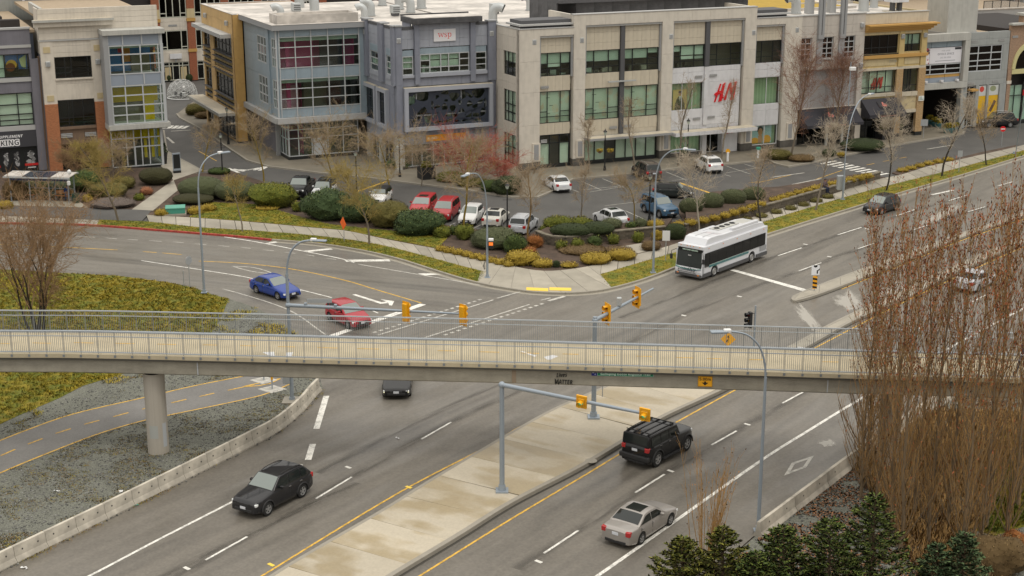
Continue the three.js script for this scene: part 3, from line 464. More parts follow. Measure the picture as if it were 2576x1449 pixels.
function win(pl,s1,s2,v1,v2,{ cols = [0,1],rows = [0,1],fm = M.frameBlack,fw = .07,d = -.1,glass = M.glass,fill,name = 'window',skip = [] } = {}) {
const S = cols.map(c => lerp(s1,s2,c)),R = rows.map(c => lerp(v1,v2,c)),h = fw / 2,fr = [];
S.forEach((s,i) => fr.push(pl.geo(i ? (i === S.length - 1 ? s - fw : s - h) : s,i ? (i === S.length - 1 ? s : s + h) : s + fw,v1,v2,d - .06,d + .04)));
for (let c = 0;c + 1 < S.length;c++) R.forEach((r,i) => { if (skip.some(k => k[0] === c && k[1] === i)) return;fr.push(pl.geo(S[c] + (c ? h : fw),S[c + 1] - (c === S.length - 2 ? fw : h),i ? (i === R.length - 1 ? r - fw : r - h) : r,i ? (i === R.length - 1 ? r : r + h) : r + fw,d - .055,d + .035));});
const w = part(name,fr,fm,pl.b.o);
for (let c = 0;c + 1 < S.length;c++) for (let r = 0;r + 1 < R.length;r++) {
const x1 = S[c] + (c ? h : fw),x2 = S[c + 1] - (c === S.length - 2 ? fw : h),y1 = R[r] + (r ? h : fw),y2 = R[r + 1] - (r === R.length - 2 ? fw : h);
part('pane',pl.geo(x1,x2,y1,y2,d - .02,d - .012),typeof glass === 'function' ? glass(c,r) : glass,w);
const f = fill && fill(c,r);if (f) { const [fmat,lo = 0,hi = 1,back = .16] = f;part('blind',pl.geo(x1 - .02,x2 + .02,lerp(y1,y2,lo),lerp(y1,y2,hi),d - back - .02,d - back),fmat,w);}
}
return w;
}
function louvre(pl,s1,s2,v1,v2) { const g = [];for (let i = 0;i < 3;i++) { const v = lerp(v1,v2,(i + .2) / 3);g.push(pl.geo(s1,s2,v,v + (v2 - v1) / 5.2,0,.05));} const l = part('vent_louvre',g,M.trim,pl.b.o);part('backing',pl.geo(s1,s2,v1,v2,-.005,.006),M.darkGrey,l);return l;}
function wallLamp(pl,s,v) { const l = part('wall_lamp',[pl.put(rbx(-.24,.24,-.28,.28,0,.34,.06),s,v,0)],M.metal,pl.b.o);part('lens',pl.put(new THREE.BoxGeometry(.3,.34,.02),s,v,.35),M.midGrey,l);}
function brushSign(pl,s1,s2,v1,v2,d,m,name) {
const P = [[[65,12],[77,15],[15,197],[2,195]],[[95,20],[122,4],[85,190],[50,198]],[[0,118],[20,100],[100,78],[105,96],[16,136]],[[165,20],[182,8],[132,182],[112,183]],[[166,18],[190,8],[199,96],[188,128]],[[188,128],[197,92],[233,2],[246,4]],[[228,6],[250,0],[222,180],[188,187]]];
const g = P.map((q,i) => { const s = new THREE.Shape(q.map(p => new THREE.Vector2(p[0] / 250 * (s2 - s1),(1 - p[1] / 200) * (v2 - v1))));return pl.put(new THREE.ExtrudeGeometry(s,{ depth: .12 + i * .004,bevelEnabled: false }),s1,v1,d);});
const k = (s2 - s1) / 250,amp = new THREE.Shape();amp.absellipse(0,0,9 * k,7 * k,0,PI * 2);const hole = new THREE.Path();hole.absellipse(0,0,4.5 * k,3.4 * k,0,PI * 2);amp.holes.push(hole);
for (const [x,y,f] of [[100,140,.8],[103,158,1]]) g.push(pl.put(new THREE.ExtrudeGeometry(amp,{ depth: .1,bevelEnabled: false }).scale(f,f,1),s1 + x * k,v1 + (1 - y / 200) * (v2 - v1),d));
return part(name,g,m,pl.b.o);
}
function flatSign(pl,s1,s2,v1,v2,d,w,h,draw,name,th = .06) { const g = bx(-(s2 - s1) / 2,(s2 - s1) / 2,-(v2 - v1) / 2,(v2 - v1) / 2,-th / 2,th / 2),uv = g.attributes.uv;for (let i = 0;i < 24;i++) uv.setXY(i,uv.getX(i) / (s2 - s1),uv.getY(i) / (v2 - v1));return part(name,pl.put(g,(s1 + s2) / 2,(v1 + v2) / 2,d + th / 2),printMat(w,h,draw),pl.b.o);}
const rnd = lcg(77);
function office(pl,s1,s2,v1,n = 5,back = 1.2) { const r = rnd;for (let i = 0;i < n;i++) { const s = lerp(s1 + .3,s2 - .5,r()),h = .5 + r() * .7,w = .4 + r() * .8;pl.box('desk',[M.blindPale,M.inside,M.panelTan,M.insideDark][(r() * 4) | 0],s,Math.min(s2,s + w),v1,v1 + h,-back - .4,-back);} }
// ---------------------------------------------------------
{
const b = building('shop_block','long cream three storey shop block with big red slanted letters on a white bay',-2.4,0),F = b.plane('F',0),S = b.plane('S',-2.4);
b.box('core',M.inside,.2,41.5,0,14.4,-44,-2.2);b.box('core',M.inside,-1.0,.2,0,14.4,-44,-2.2);
for (const v of [4.15,9.05,12.75]) b.box('floor_slab',M.ceiling,-2.1,41.6,v,v + .55,-2.18,-.36);
b.box('roof',M.roofWhite,-2.1,41.6,14.45,14.72,-44,-.35);
const piers = [[-2.4,0.0],[4.0,5.4],[14.8,16.2],[25.45,26.95],[30.85,33.1]];
piers.forEach(([a,c],i) => { const top = i === 0 || i > 3 ? 15.1 : 16.4,base = i === 1 || i === 4 || i === 0 ? .95 : 1.0;const vs = [base,4.95,8.45,11.7,top];for (let k = 0;k < 4;k++) F.box('pier',M.cream,a,c,vs[k] + (k ? GAP : 0),vs[k + 1],-.42,.3);F.box('pier_base',M.stoneBase,a - .02,c + .02,.1,base,-.42,.34);});
for (const [a] of [[4.35],[15.1],[25.9],[31.6],[-.9]]) { const g = part('sign_frame',[F.geo(a,a + .95,1.05,3.0,.3,.42)],M.leftCream,b.o);part('poster',F.geo(a + .2,a + .75,1.2,2.85,.42,.432),M.midGrey,g);}
clad(F,M.cream,.0,4.0,14.35,15.1,[],{ d: .3,th: .6,pw: 2 });clad(F,M.cream,5.4,14.8,15.25,16.4,[],{ d: .3,th: .6,pw: 2.4 });clad(F,M.cream,16.2,25.45,15.25,16.4,[],{ d: .3,th: .6,pw: 2.4 });clad(F,M.cream,26.95,30.85,14.35,15.1,[],{ d: .3,th: .6,pw: 2 });
b.box('coping',M.ledge,-2.45,4.0,15.1,15.17,-.5,.36);b.box('coping',M.ledge,3.95,27.0,16.4,16.47,-.5,.36);b.box('coping',M.ledge,27.0,33.1,15.1,15.17,-.5,.36);
b.box('parapet_return',M.cream,4.0,4.3,14.4,16.4,-6,-.5);b.box('parapet_return',M.cream,26.6,26.95,14.4,16.4,-6,-.5);
for (const [a,c,v] of [[0,4,14.35],[5.4,14.8,15.25],[16.2,25.45,15.25],[26.95,30.85,14.35]]) { F.box('moulding',M.ledge,a,c,v - .22,v - GAP,-.2,.2);for (const s of [a,c - .2]) F.box('moulding',M.midGrey,s,s + .2,9.9,v - .22,-.3,.1);}
const bay = (a,c,top,m,holes,rows) => clad(F,m,a,c,3.75,top,holes,{ d: -.12,rows,pw: .98,th: .22 });
bay(.2,3.8,14.13,M.panelTan,[[.2,3.8,10.05,12.5],[.2,3.8,5.0,8.42]],[13.25]);
bay(5.6,9.75,15.03,M.panelTan,[[5.6,9.75,10.05,12.5],[5.6,9.75,5.0,8.42]],[13.3,14.4]);bay(10.3,14.6,15.03,M.panelTan,[[10.3,14.6,10.05,12.5],[10.3,14.6,5.0,8.42]],[13.3,14.4]);
clad(F,M.panelTan,16.4,20.45,12.55,15.03,[],{ d: -.12,rows: [13.3,14.4],pw: .98,th: .22 });clad(F,M.panelTan,21.05,25.25,12.55,15.03,[],{ d: -.12,rows: [13.3,14.4],pw: .98,th: .22 });
clad(F,M.white3,16.4,20.45,3.5,10.05,[[16.4,20.45,5.3,8.35]],{ d: -.05,rows: [9.5,4.3],pw: 2,th: .3 });clad(F,M.white3,21.05,25.25,3.5,10.05,[],{ d: -.05,rows: [9.5,8.3,5.6,4.3],pw: 4.2,th: .3 });
clad(F,M.panelTan,27.15,30.65,12.55,14.13,[],{ d: -.12,rows: [13.3],pw: .98,th: .22 });clad(F,M.white3,27.15,30.65,2.9,10.05,[[27.15,30.65,5.3,8.4]],{ d: -.05,rows: [9.3,4.6],pw: 1.8,th: .3 });
F.box('post',M.darkGrey,9.78,10.28,3.3,15.03,-.3,.12);F.box('post',M.darkGrey,20.48,21.02,10.05,15.03,-.3,.12);F.box('post',M.white3,20.48,21.02,3.5,10.03,-.3,.1);
F.box('light_bar',M.metal,8.2,11.6,9.0,9.14,.18,.4);
const up = (a,c,f) => win(F,a,c,10.05,12.5,{ cols: [0,.25,.68,1],rows: [0,.28,.52,1],d: -.16,fill: f,skip: [[1,2]] });
up(.2,3.8,(c,r) => r === 2 ? [M.blind] : r === 1 && c === 1 ? [M.blindPale,.4,1] : null);up(5.6,9.75,(c,r) => r === 2 ? [M.blind,-.05] : r === 0 && c === 0 ? [M.blindPale,.1,.8,.5] : null);up(10.3,14.6,(c,r) => r === 2 ? [M.blind,c === 2 ? .5 : .05] : null);
up(16.4,20.45,(c,r) => r === 2 ? [M.blindPale,c ? .05 : .45] : r === 1 && c ? [M.blindPale,.35] : null);up(21.05,25.25,() => null);up(27.15,30.65,() => null);
for (const [a,c] of [[.2,3.8],[5.6,9.7],[10.3,14.6],[16.4,20.4]]) office(F,a,c,9.6,6);
const printed = new THREE.MeshStandardMaterial({ roughness: .8,map: print(512,384,(c,w,h) => { c.fillStyle = '#b4c3b1';c.fillRect(0,0,w,h);const r = lcg(12);for (let i = 0;i < 16;i++) { c.fillStyle = `rgba(${190 + r() * 30 | 0},${120 + r() * 60 | 0},${90 + r() * 40 | 0},${.16 + r() * .14})`;c.beginPath();c.arc(r() * w,r() * h,14 + r() * 44,0,7);c.fill();} c.fillStyle = 'rgba(60,64,60,.6)';for (let i = 0;i < 3;i++) c.fillRect(w * (.2 + .2 * r()),h * (.2 + .25 * i),60,8);}) });
const low = (a,c) => { win(F,a,c,5.0,8.42,{ cols: [0,.25,.68,1],rows: [0,.2,.36,1],d: -.16,skip: [[1,2]],glass: M.glassGreen });const g = F.geo(a,c,5.0,8.42,-.36,-.34),uv = g.attributes.uv;for (let i = 0;i < 24;i++) uv.setXY(i,uv.getX(i) / (c - a),uv.getY(i) / 3.42);part('window_film',g,printed,b.o);};
low(.2,3.8);low(5.6,9.75);low(10.3,14.6);
const curtain = new THREE.MeshStandardMaterial({ roughness: .9,map: print(256,128,(c,w,h) => { for (let x = 0;x < w;x += 4) { const t = Math.sin(x * .21) * .5 + Math.sin(x * .57) * .5;c.fillStyle = `rgb(${150 + t * 20 | 0},${175 + t * 18 | 0},${140 + t * 18 | 0})`;c.fillRect(x,0,4,h);} }) });
win(F,16.4,20.45,5.3,8.35,{ cols: [0,.33,.66,1],d: -.16,fm: M.white3,fw: .05,glass: M.glassGreen });win(F,27.15,30.65,5.3,8.4,{ cols: [0,.5,1],d: -.16,fm: M.white3,fw: .05,glass: M.glassGreen });
for (const [a,c,v1,v2] of [[16.4,20.45,5.3,8.35],[27.15,30.65,5.3,8.4],[16.4,20.45,.5,3.1],[27.15,30.65,.6,2.9]]) { const g = F.geo(a,c,v1,v2,-.7,-.66),uv = g.attributes.uv;for (let i = 0;i < 24;i++) uv.setXY(i,uv.getX(i) / (c - a),uv.getY(i) / (v2 - v1));part('curtain',g,curtain,b.o);}
const person = (c,w,h,cloth) => { c.fillStyle = '#c9b06a';c.fillRect(0,0,w,h);c.fillStyle = cloth;c.beginPath();c.moveTo(w * .12,h);c.quadraticCurveTo(w * .2,h * .36,w * .5,h * .32);c.quadraticCurveTo(w * .8,h * .36,w * .9,h);c.fill();c.fillStyle = '#a37a58';c.beginPath();c.ellipse(w * .5,h * .2,w * .11,h * .1,0,0,7);c.fill();c.fillStyle = '#2a211a';c.beginPath();c.ellipse(w * .5,h * .13,w * .12,h * .06,0,0,7);c.fill();c.fillStyle = '#cfd0c8';c.beginPath();c.moveTo(w * .44,h * .33);c.lineTo(w * .58,h * .33);c.lineTo(w * .5,h * .62);c.fill();};
flatSign(F,16.8,18.6,5.35,7.6,-.5,128,160,(c,w,h) => person(c,w,h,'#4a4a26'),'poster',.03);
flatSign(F,27.3,30.1,.75,2.75,-.5,256,192,(c,w,h) => { c.fillStyle = '#9fb9bd';c.fillRect(0,0,w,h);c.fillStyle = '#d99a1c';c.beginPath();c.ellipse(w * .2,h * .9,w * .2,h * .24,0,0,7);c.ellipse(w * .78,h * .82,w * .2,h * .26,0,0,7);c.fill();c.fillStyle = '#2c2521';c.beginPath();c.ellipse(w * .45,h * .22,w * .15,h * .2,0,0,7);c.fill();c.fillStyle = '#b98a62';c.beginPath();c.ellipse(w * .46,h * .36,w * .11,h * .22,0,0,7);c.fill();c.fillRect(w * .36,h * .56,w * .2,h * .44);},'poster',.03);
brushSign(F,21.85,24.75,5.95,8.15,-.03,M.redSign,'red_letter_sign');
for (const [a,c,n] of [[.2,3.8,3],[5.6,14.6,7]]) { const top = n === 3 ? 3.72 : 2.9;win(F,a,c,.45,top,{ cols: Array.from({ length: n + 1 },(_,i) => i / n),rows: n === 3 ? [0,.72,1] : [0,1],d: -.2,fw: .09,glass: M.glassGreen,fill: (q,r) => r === 0 && q !== 1 + (n > 3) * 1 ? [M.frost,-.02,1.02,.12] : null });F.box('plinth',M.frameBlack,a,c,.1,.45,-.4,-.08);if (n > 3) F.box('lintel',M.panelTan,a,c,2.9,3.74,-.35,-.14);}
win(F,16.4,20.45,.5,3.1,{ cols: [0,.5,1],d: -.2,fm: M.white3,glass: M.glassGreen });F.box('plinth',M.stoneBase,16.4,20.45,.1,.5,-.4,.02);F.box('lintel',M.white3,16.4,25.25,3.1,3.48,-.35,-.06);
win(F,27.15,30.65,.6,2.88,{ cols: [0,.5,1],d: -.2,fm: M.white3,glass: M.glassGreen });F.box('plinth',M.stoneBase,27.15,30.65,.1,.6,-.4,.02);
F.box('post',M.white3,20.48,21.02,.1,3.1,-.3,.1);win(F,21.05,23.2,.15,3.0,{ cols: [0,.5,1],d: -.9,fm: M.mullion,glass: M.glassDark,name: 'entrance_door' });F.box('reveal',M.white3,23.2,23.5,.1,3.1,-1.6,-.1);clad(F,M.white3,23.5,25.25,.15,3.1,[],{ d: -.1,pw: 2 });
brushSign(F,23.55,24.6,2.25,3.0,-.08,M.redSign,'small_red_letter_sign');
b.box('canopy',M.midGrey,5.3,15.6,3.0,3.22,-.02,1.75);b.box('canopy_top',M.panelTan,5.35,15.55,3.225,3.25,.32,1.65);b.box('canopy',M.white3,15.9,26.6,2.72,3.12,.31,1.9);b.box('canopy_top',M.panelTan,16.0,26.5,3.125,3.15,.32,1.8);
for (const [a,v] of [[.25,8.75],[8.6,3.85],[10.4,3.9],[19.3,8.8],[21.2,8.85],[19.2,4.1],[21.1,4.15]]) louvre(F,a,a + .95,v,v + .28);
louvre(F,.25,1.0,2.9,3.3);
for (const [a,v] of [[-.65,13.75],[4.95,13.7],[15.9,13.6],[26.6,13.55]]) { F.at = .3;wallLamp(F,a,v);} F.at = 0;
const hs = [[-3.7,-.6,10.1,12.6],[-3.7,-.6,5.1,8.5],[-3.7,-.6,.6,3.8]];
clad(S,M.cream,-6.2,.28,0,15.1,hs,{ rows: [4.4,9.3,14.2],pw: 1.6,d: 0,th: .3 });b.box('coping',M.ledge,-2.46,-2.0,15.1,15.17,-6.2,-.5);
for (const h of hs) win(S,...h,{ cols: [0,.3,.65,1],rows: [0,.3,.55,1],d: -.14,glass: M.glassGreen,fill: (c,r) => r === 2 || h[2] < 9 ? [M.frost] : null });
const g3 = [[33.15,34.75,10.1,12.6],[36.15,37.75,10.1,12.6],[39.2,40.8,10.1,12.6]],mg = M.leftCream;
M.warmGrey = std(.52,.48,.43,.85,{ map: T.rain });M.recess = std(.37,.355,.35,.85,{ map: T.rain });
clad(F,M.warmGrey,33.1,42.1,9.2,15.1,g3,{ d: .1,rows: [13.0,13.9],pw: 1.75,th: .4 });b.box('coping',M.ledge,33.05,42.15,15.1,15.2,-.5,.2);
clad(F,M.recess,33.1,41.4,4.4,8.9,[],{ d: -.25,rows: [7.0],pw: 2.1,th: .1 });F.box('moulding',M.warmGrey,33.1,42.1,8.9,9.19,-.3,.14);F.box('pier',M.warmGrey,41.4,42.1,1.2,8.89,-.3,.12);F.box('pier_base',M.leftCream,41.35,42.12,.1,4.0,-.3,.3);
for (const h of g3) { win(F,...h,{ cols: [0,.5,1],rows: [0,.24,.47,.73,1],fm: M.mullion,fw: .1,d: -.12,glass: M.glassDark });F.box('sill',M.ledge,h[0] - .1,h[1] + .1,9.95,10.08,-.1,.2);}
for (const a of [35.35,38.4]) { F.box('pilaster',M.midGrey,a,a + .78,9.6,12.4,.1,.25);F.box('pilaster',M.midGrey,a,a + .78,12.42,19.2,.1,.45);F.box('pilaster_groove',M.darkGrey,a + .36,a + .46,12.9,19.2,.45,.47);F.box('pilaster_back',M.trim,a - .75,a + .0,15.2,19.2,-1.6,-.7);}
louvre(F,33.3,34.6,8.3,8.7);F.at = .1;wallLamp(F,32.45,13.6);wallLamp(F,41.6,13.75);wallLamp(F,41.75,9.1);F.at = 0;
clad(b.plane('F',-6),M.roofGrey,7.4,29.8,14.7,17.1,[],{ pw: 2.2,d: 0 });b.box('penthouse',M.darkGrey,7.4,29.8,14.7,17.3,-14,-6.15);b.box('penthouse_eave',M.darkGrey,5.0,30.2,17.1,17.5,-14.5,-5.2);clad(b.plane('S',5.0),M.roofGrey,-13,-6,14.7,17.1,[],{ pw: 2.2 });
for (const [a,c] of [[-1.9,3.9],[27.4,31.4]]) { b.box('parapet_box',M.darkGrey,a,c,15.16,15.4,-3.2,-.4);b.box('parapet_cap',M.trim,a - .4,c + .2,15.41,15.6,-3.4,.1);b.box('parapet_box',M.darkGrey,a,c,15.61,15.95,-3.2,-.3);}
b.box('green_roof',M.greenRoof,30.5,47,14.73,14.95,-30,-9);b.box('roof_kerb',M.roofWhite,30.3,47.3,14.72,15.05,-9.0,-8.6);
const awn = (u1,u2,v1,v2,wOut,n) => {
const prof = new THREE.Shape([[0,v2],[wOut * .75,v1 + .65],[wOut,v1 + .35],[wOut,v1],[wOut - .05,v1],[wOut - .05,v1 + .33],[wOut * .74,v1 + .6],[0,v2 - .06]].map(p => new THREE.Vector2(p[0],p[1])));
const g = new THREE.ExtrudeGeometry(prof,{ depth: u2 - u1,bevelEnabled: false }).rotateY(-PI / 2).translate(u2 - b.u0,0,.1);part('awning',g,M.awning,b.o);
const p = new THREE.Shape([[0,v2],[wOut * .75,v1 + .65],[wOut,v1 + .35],[wOut,v1],[0,v1]].map(q => new THREE.Vector2(q[0],q[1])));for (const u of [u1,u2 - .03]) part('awning_end',new THREE.ExtrudeGeometry(p,{ depth: .03,bevelEnabled: false }).rotateY(-PI / 2).translate(u + .03 - b.u0,0,.1),M.awning,b.o);
M.pinkPrint ??= printMat(256,128,(c,w,h) => { c.fillStyle = '#26262b';c.fillRect(0,0,w,h);c.fillStyle = '#c9786c';c.beginPath();c.ellipse(w * .5,h * .62,w * .2,h * .22,0,0,7);c.fill();c.beginPath();c.ellipse(w * .42,h * .32,w * .07,h * .2,.3,0,7);c.fill();c.strokeStyle = '#26262b';c.lineWidth = 6;c.beginPath();c.moveTo(w * .35,h * .6);c.quadraticCurveTo(w * .5,h * .45,w * .65,h * .62);c.stroke();});
M.pinkText ??= printMat(512,64,(c,w,h) => { c.fillStyle = '#1f1f24';c.fillRect(0,0,w,h);c.fillStyle = '#cf8a7c';c.font = 'italic bold 44px serif';c.textAlign = 'center';c.fillText('Roger’s Chocolates',w / 2,46,w - 40);});
const mid = (u1 + u2) / 2,slope = Math.atan2(wOut * .75,v2 - v1 - .65);
part('awning_emblem',new THREE.BoxGeometry(2.0,1.1,.02).rotateX(-slope).translate(mid - b.u0,(v2 + v1 + .65) / 2 - .05,wOut * .4 + .15),M.pinkPrint,b.o);part('awning_lettering',new THREE.BoxGeometry(3.4,.3,.02).translate(mid - b.u0,v1 + .18,wOut + .125),M.pinkText,b.o);
};
M.awning = std(.035,.034,.042,.8);awn(33.3,41.3,2.4,4.35,1.9);
win(F,33.2,41.3,.15,3.3,{ cols: [0,.16,.34,.5,.66,.84,1],d: -.3,glass: M.glassDark,fw: .1 });for (const a of [36.4,38.6]) F.box('column',M.paleClad,a,a + .28,.1,2.9,1.2,1.45);
F.box('lintel',M.darkGrey,33.1,41.4,3.3,4.38,-.4,-.26);F.box('wall_head',M.warmGrey,33.1,41.4,4.36,4.42,-.3,.2);
}
// ---------------------------------------------------------
{
const b = building('office_block','grey panelled three storey office block with a white red-lettered board and a dark lattice screen',-14,-5.8),F = b.plane('F',-5.8),S = b.plane('S',-14.0);
b.box('core',M.inside,-12.5,-2.45,0,14.4,-44,-8);for (const v of [4.2,9.0,12.9]) b.box('floor_slab',M.ceiling,-13.6,-2.5,v,v + .5,-14.8,-6.3);
b.box('roof',M.roofWhite,-13.7,-2.5,14.4,14.7,-44,-6.1);
const piers = [[-14.0,-13.3,15.35],[-11.85,-11.3,15.5],[-5.45,-4.88,15.5],[-3.38,-2.45,15.5]];
for (const [a,c,t] of piers) { for (const [v1,v2] of [[9.2,12.3],[12.31,t]]) F.box('pier',M.wspGrey,a,c,v1,v2,-.5,.3);F.box('pier_cap',M.midGrey,a - .08,c + .08,t,t + .14,-.6,.38);}
F.box('pier',M.wspGrey,-14.0,-13.3,4.15,9.19,-.5,.3);F.box('pier',M.wspGrey,-3.0,-2.45,4.15,9.19,-.4,.1);
const holes = [[-13.2,-11.95,10.2,12.2],[-11.2,-5.5,10.3,12.35],[-4.8,-3.5,10.3,12.3]];
clad(F,M.wspPale,-13.28,-11.87,12.95,15.0,[],{ rows: [14.0],pw: .9 });clad(F,M.wspPale,-11.28,-5.47,13.05,15.5,[],{ rows: [13.9,14.8],pw: 1.15 });clad(F,M.wspPale,-4.86,-3.4,12.95,15.2,[],{ rows: [14.0],pw: .9 });
for (const [a,c,v] of [[-13.28,-11.87,15.0],[-4.86,-3.4,15.2]]) F.box('coping',M.darkGrey,a,c,v,v + .3,-.4,.06);
for (const h of holes) { F.box('spandrel',M.spandrel,h[0],h[1],h[3],h[3] + .62,-.2,-.06);F.box('sill',M.wspFrame,h[0] - .05,h[1] + .05,h[2] - .38,h[2],-.2,.14);}
const wf = { fm: M.mullion,fw: .1,d: -.08,glass: M.glass };
win(F,...holes[0],{ ...wf,rows: [0,.35,.68,1],fill: (c,r) => r ? [M.blind] : null });win(F,...holes[1],{ ...wf,cols: [0,.2,.42,.58,.8,1],rows: [0,.3,.66,1],skip: [[1,2],[2,2],[3,2]],fill: (c,r) => (c > 0 && c < 4 && r) || (r === 2 && c === 0) ? [M.blind] : null });win(F,...holes[2],{ ...wf,rows: [0,.33,.66,1] });
office(F,-11,-5.6,10,9,.8);
clad(F,M.wspGrey,-13.28,-3.02,9.0,9.86,[],{ pw: 3.4,d: .02 });F.box('ledge',M.darkGrey,-13.28,-3.4,9.87,9.93,-.2,.2);
flatSign(F,-9.62,-7.12,13.62,14.9,.0,256,136,(c,w,h) => { c.fillStyle = '#dcdbdd';c.fillRect(0,0,w,h);c.fillStyle = '#d6413c';c.font = '84px serif';c.textAlign = 'center';c.fillText('wsp',w / 2,90);c.fillStyle = '#dcdbdd';for (const x of [78,150]) { c.save();c.translate(x,60);c.rotate(-.5);c.fillRect(-2,-40,4,80);c.restore();} },'name_board',.12);
b.box('canopy_roof',M.roofGrey,-12.2,-4.3,15.6,16.15,-8.8,-5.0);b.box('canopy_top',M.roofWhite,-12.0,-4.5,16.16,16.2,-8.6,-5.2);b.box('clerestory',M.darkGrey,-11.3,-5.4,15.5,15.6,-8.4,-5.8);b.box('canopy_rim',M.roofGrey,-12.2,-4.3,16.16,16.32,-8.95,-8.8);clad(b.plane('S',-12.1),M.wspGrey,-8.6,-6.2,14.7,15.6,[]);
const fr = (a,c,v1,v2,w,d,pl) => part('screen_frame',[pl.geo(a,c,v2 - w,v2,-.2,d),pl.geo(a,c,v1,v1 + w,-.2,d),pl.geo(a,a + w,v1 + w,v2 - w,-.2,d),pl.geo(c - w,c,v1 + w,v2 - w,-.2,d)],M.wspFrame,b.o);
fr(-13.25,-3.04,4.25,8.9,.42,.75,F);b.box('frame_top',M.panelTan,-13.25,-3.04,8.905,8.93,-5.8,-5.1);
{
const W = 9.37,H = 3.81,X0 = -12.83,Y0 = 4.67,sh = new THREE.Shape([[0,0],[W,0],[W,H],[0,H]].map(p => new THREE.Vector2(...p)));
const E = [[.045,.75,.035,.10,.1],[.17,.86,.08,.11,0],[.10,.52,.09,.075,.1],[.06,.33,.055,.075,-.4],[.17,.42,.06,.07,.55],[.245,.25,.04,.12,0],[.11,.10,.09,.022,.05],[.10,.22,.05,.035,.5],[.30,.60,.012,.10,0],[.36,.82,.02,.04,.4],[.365,.48,.045,.085,-.3],[.45,.52,.03,.08,.4],[.33,.3,.035,.035,.7],[.36,.09,.045,.035,.3],[.49,.12,.055,.035,.2],[.46,.92,.04,.045,0],[.57,.8,.05,.1,0],[.55,.47,.03,.085,0],[.50,.30,.035,.05,.3],[.57,.28,.035,.055,-.6],[.64,.62,.018,.06,.3],[.68,.85,.03,.12,.2],[.66,.3,.04,.11,-.35],[.77,.86,.04,.1,-.2],[.87,.85,.065,.11,.1],[.76,.56,.03,.07,.6],[.75,.24,.035,.09,-.35],[.83,.48,.03,.05,.2],[.84,.2,.035,.085,-.3],[.9,.6,.035,.045,.5],[.93,.3,.03,.1,-.3],[.70,.1,.05,.025,.1],[.86,.09,.04,.03,.1],[.96,.55,.015,.12,0],[.47,.7,.02,.03,0],[.6,.1,.025,.03,0]];
for (const [x,y,rx,ry,a] of E) { const p = new THREE.Path();const pts = [];for (let i = 0;i < 14;i++) { const t = -i / 14 * 2 * PI,k = 1 + .16 * Math.cos(3 * t + x * 20),ex = Math.cos(t) * rx * W * k * 1.22,ey = Math.sin(t) * ry * H * k * 1.22;pts.push(new THREE.Vector2(x * W + ex * Math.cos(a) - ey * Math.sin(a),y * H + ex * Math.sin(a) + ey * Math.cos(a)));} p.setFromPoints(pts);sh.holes.push(p);}
M.lattice = std(.028,.036,.055,.55);part('lattice_screen',F.put(new THREE.ExtrudeGeometry(sh,{ depth: .05,bevelEnabled: false }),X0,Y0,.38),M.lattice,b.o);
win(F,X0,X0 + W,Y0,Y0 + H,{ cols: [0,.125,.33,.68,1],rows: [0,.3,.55,1],fm: M.mullion,fw: .13,d: -.1 });F.box('roller_blind',M.blindPale,X0 + .1,X0 + 1.2,7,8.4,-.7,-.66);office(F,X0 + .3,X0 + W - 1,4.75,10,.7);
}
clad(F,M.wspPale,-13.3,-2.5,2.75,3.95,[],{ pw: 2.7,d: -.1 });F.box('ledge',M.wspGrey,-14.05,-2.45,3.96,4.14,-.3,.4);F.box('stone_pier',M.paleClad,-14.0,-13.2,.1,3.95,-.5,.15);F.box('stone_pier',M.paleClad,-3.6,-2.5,.1,2.74,-.5,.05);F.box('pier_base',M.stoneBase,-14.02,-13.18,.05,.5,-.5,.2);
M.signYellow = printMat(512,72,(c,w,h) => { c.fillStyle = '#e79c10';c.fillRect(0,0,w,h);c.fillStyle = '#f6e8c4';c.font = 'bold 40px sans-serif';c.fillText('AL BASI',14,50,130);});
{ const g = bx(-2.3,2.3,-.34,.34,-.05,.05),uv = g.attributes.uv;for (let i = 0;i < 24;i++) uv.setXY(i,uv.getX(i) / 4.6,uv.getY(i) / .68);part('shop_board',F.put(g,-8.33,3.3,0),M.signYellow,b.o);}
win(F,-13.1,-3.7,.3,2.72,{ cols: [0,.1,.22,.36,.5,.62,.75,.88,1],rows: [0,.72,1],fm: M.mullion,d: -.3,glass: M.glass });F.box('plinth',M.stoneBase,-13.1,-3.7,.05,.3,-.5,-.1);louvre(F,-5.0,-3.6,3.5,3.85);
const sh = [[-13.7,-10.7,10.0,12.15],[-8.5,-7.0,10.1,12.15]];
clad(S,M.wspPale,-15.4,-6.0,9.0,15.0,sh,{ rows: [13.1,14.0],pw: 1.3,th: .3 });for (const h of sh) { win(S,...h,{ ...wf,rows: [0,.33,.66,1],cols: h[1] - h[0] > 2 ? [0,.8,1] : [0,1],fill: (c,r) => r === 1 ? [M.blind] : null });S.box('spandrel',M.spandrel,h[0],h[1],12.16,12.9,0,.03);S.box('sill',M.wspFrame,h[0],h[1],h[2] - .4,h[2] - .01,0,.14);}
for (const [a,c] of [[-15.6,-14.1],[-10.4,-9.0],[-6.4,-5.6]]) { S.box('pier',M.wspGrey,a,c,9.2,15.35,0,.3);S.box('pier_cap',M.midGrey,a - .08,c + .08,15.36,15.5,-.6,.38);} for (const [a,c] of [[-14.1,-10.4],[-9,-6.4]]) S.box('coping',M.darkGrey,a,c,15.01,15.3,-.3,.06);
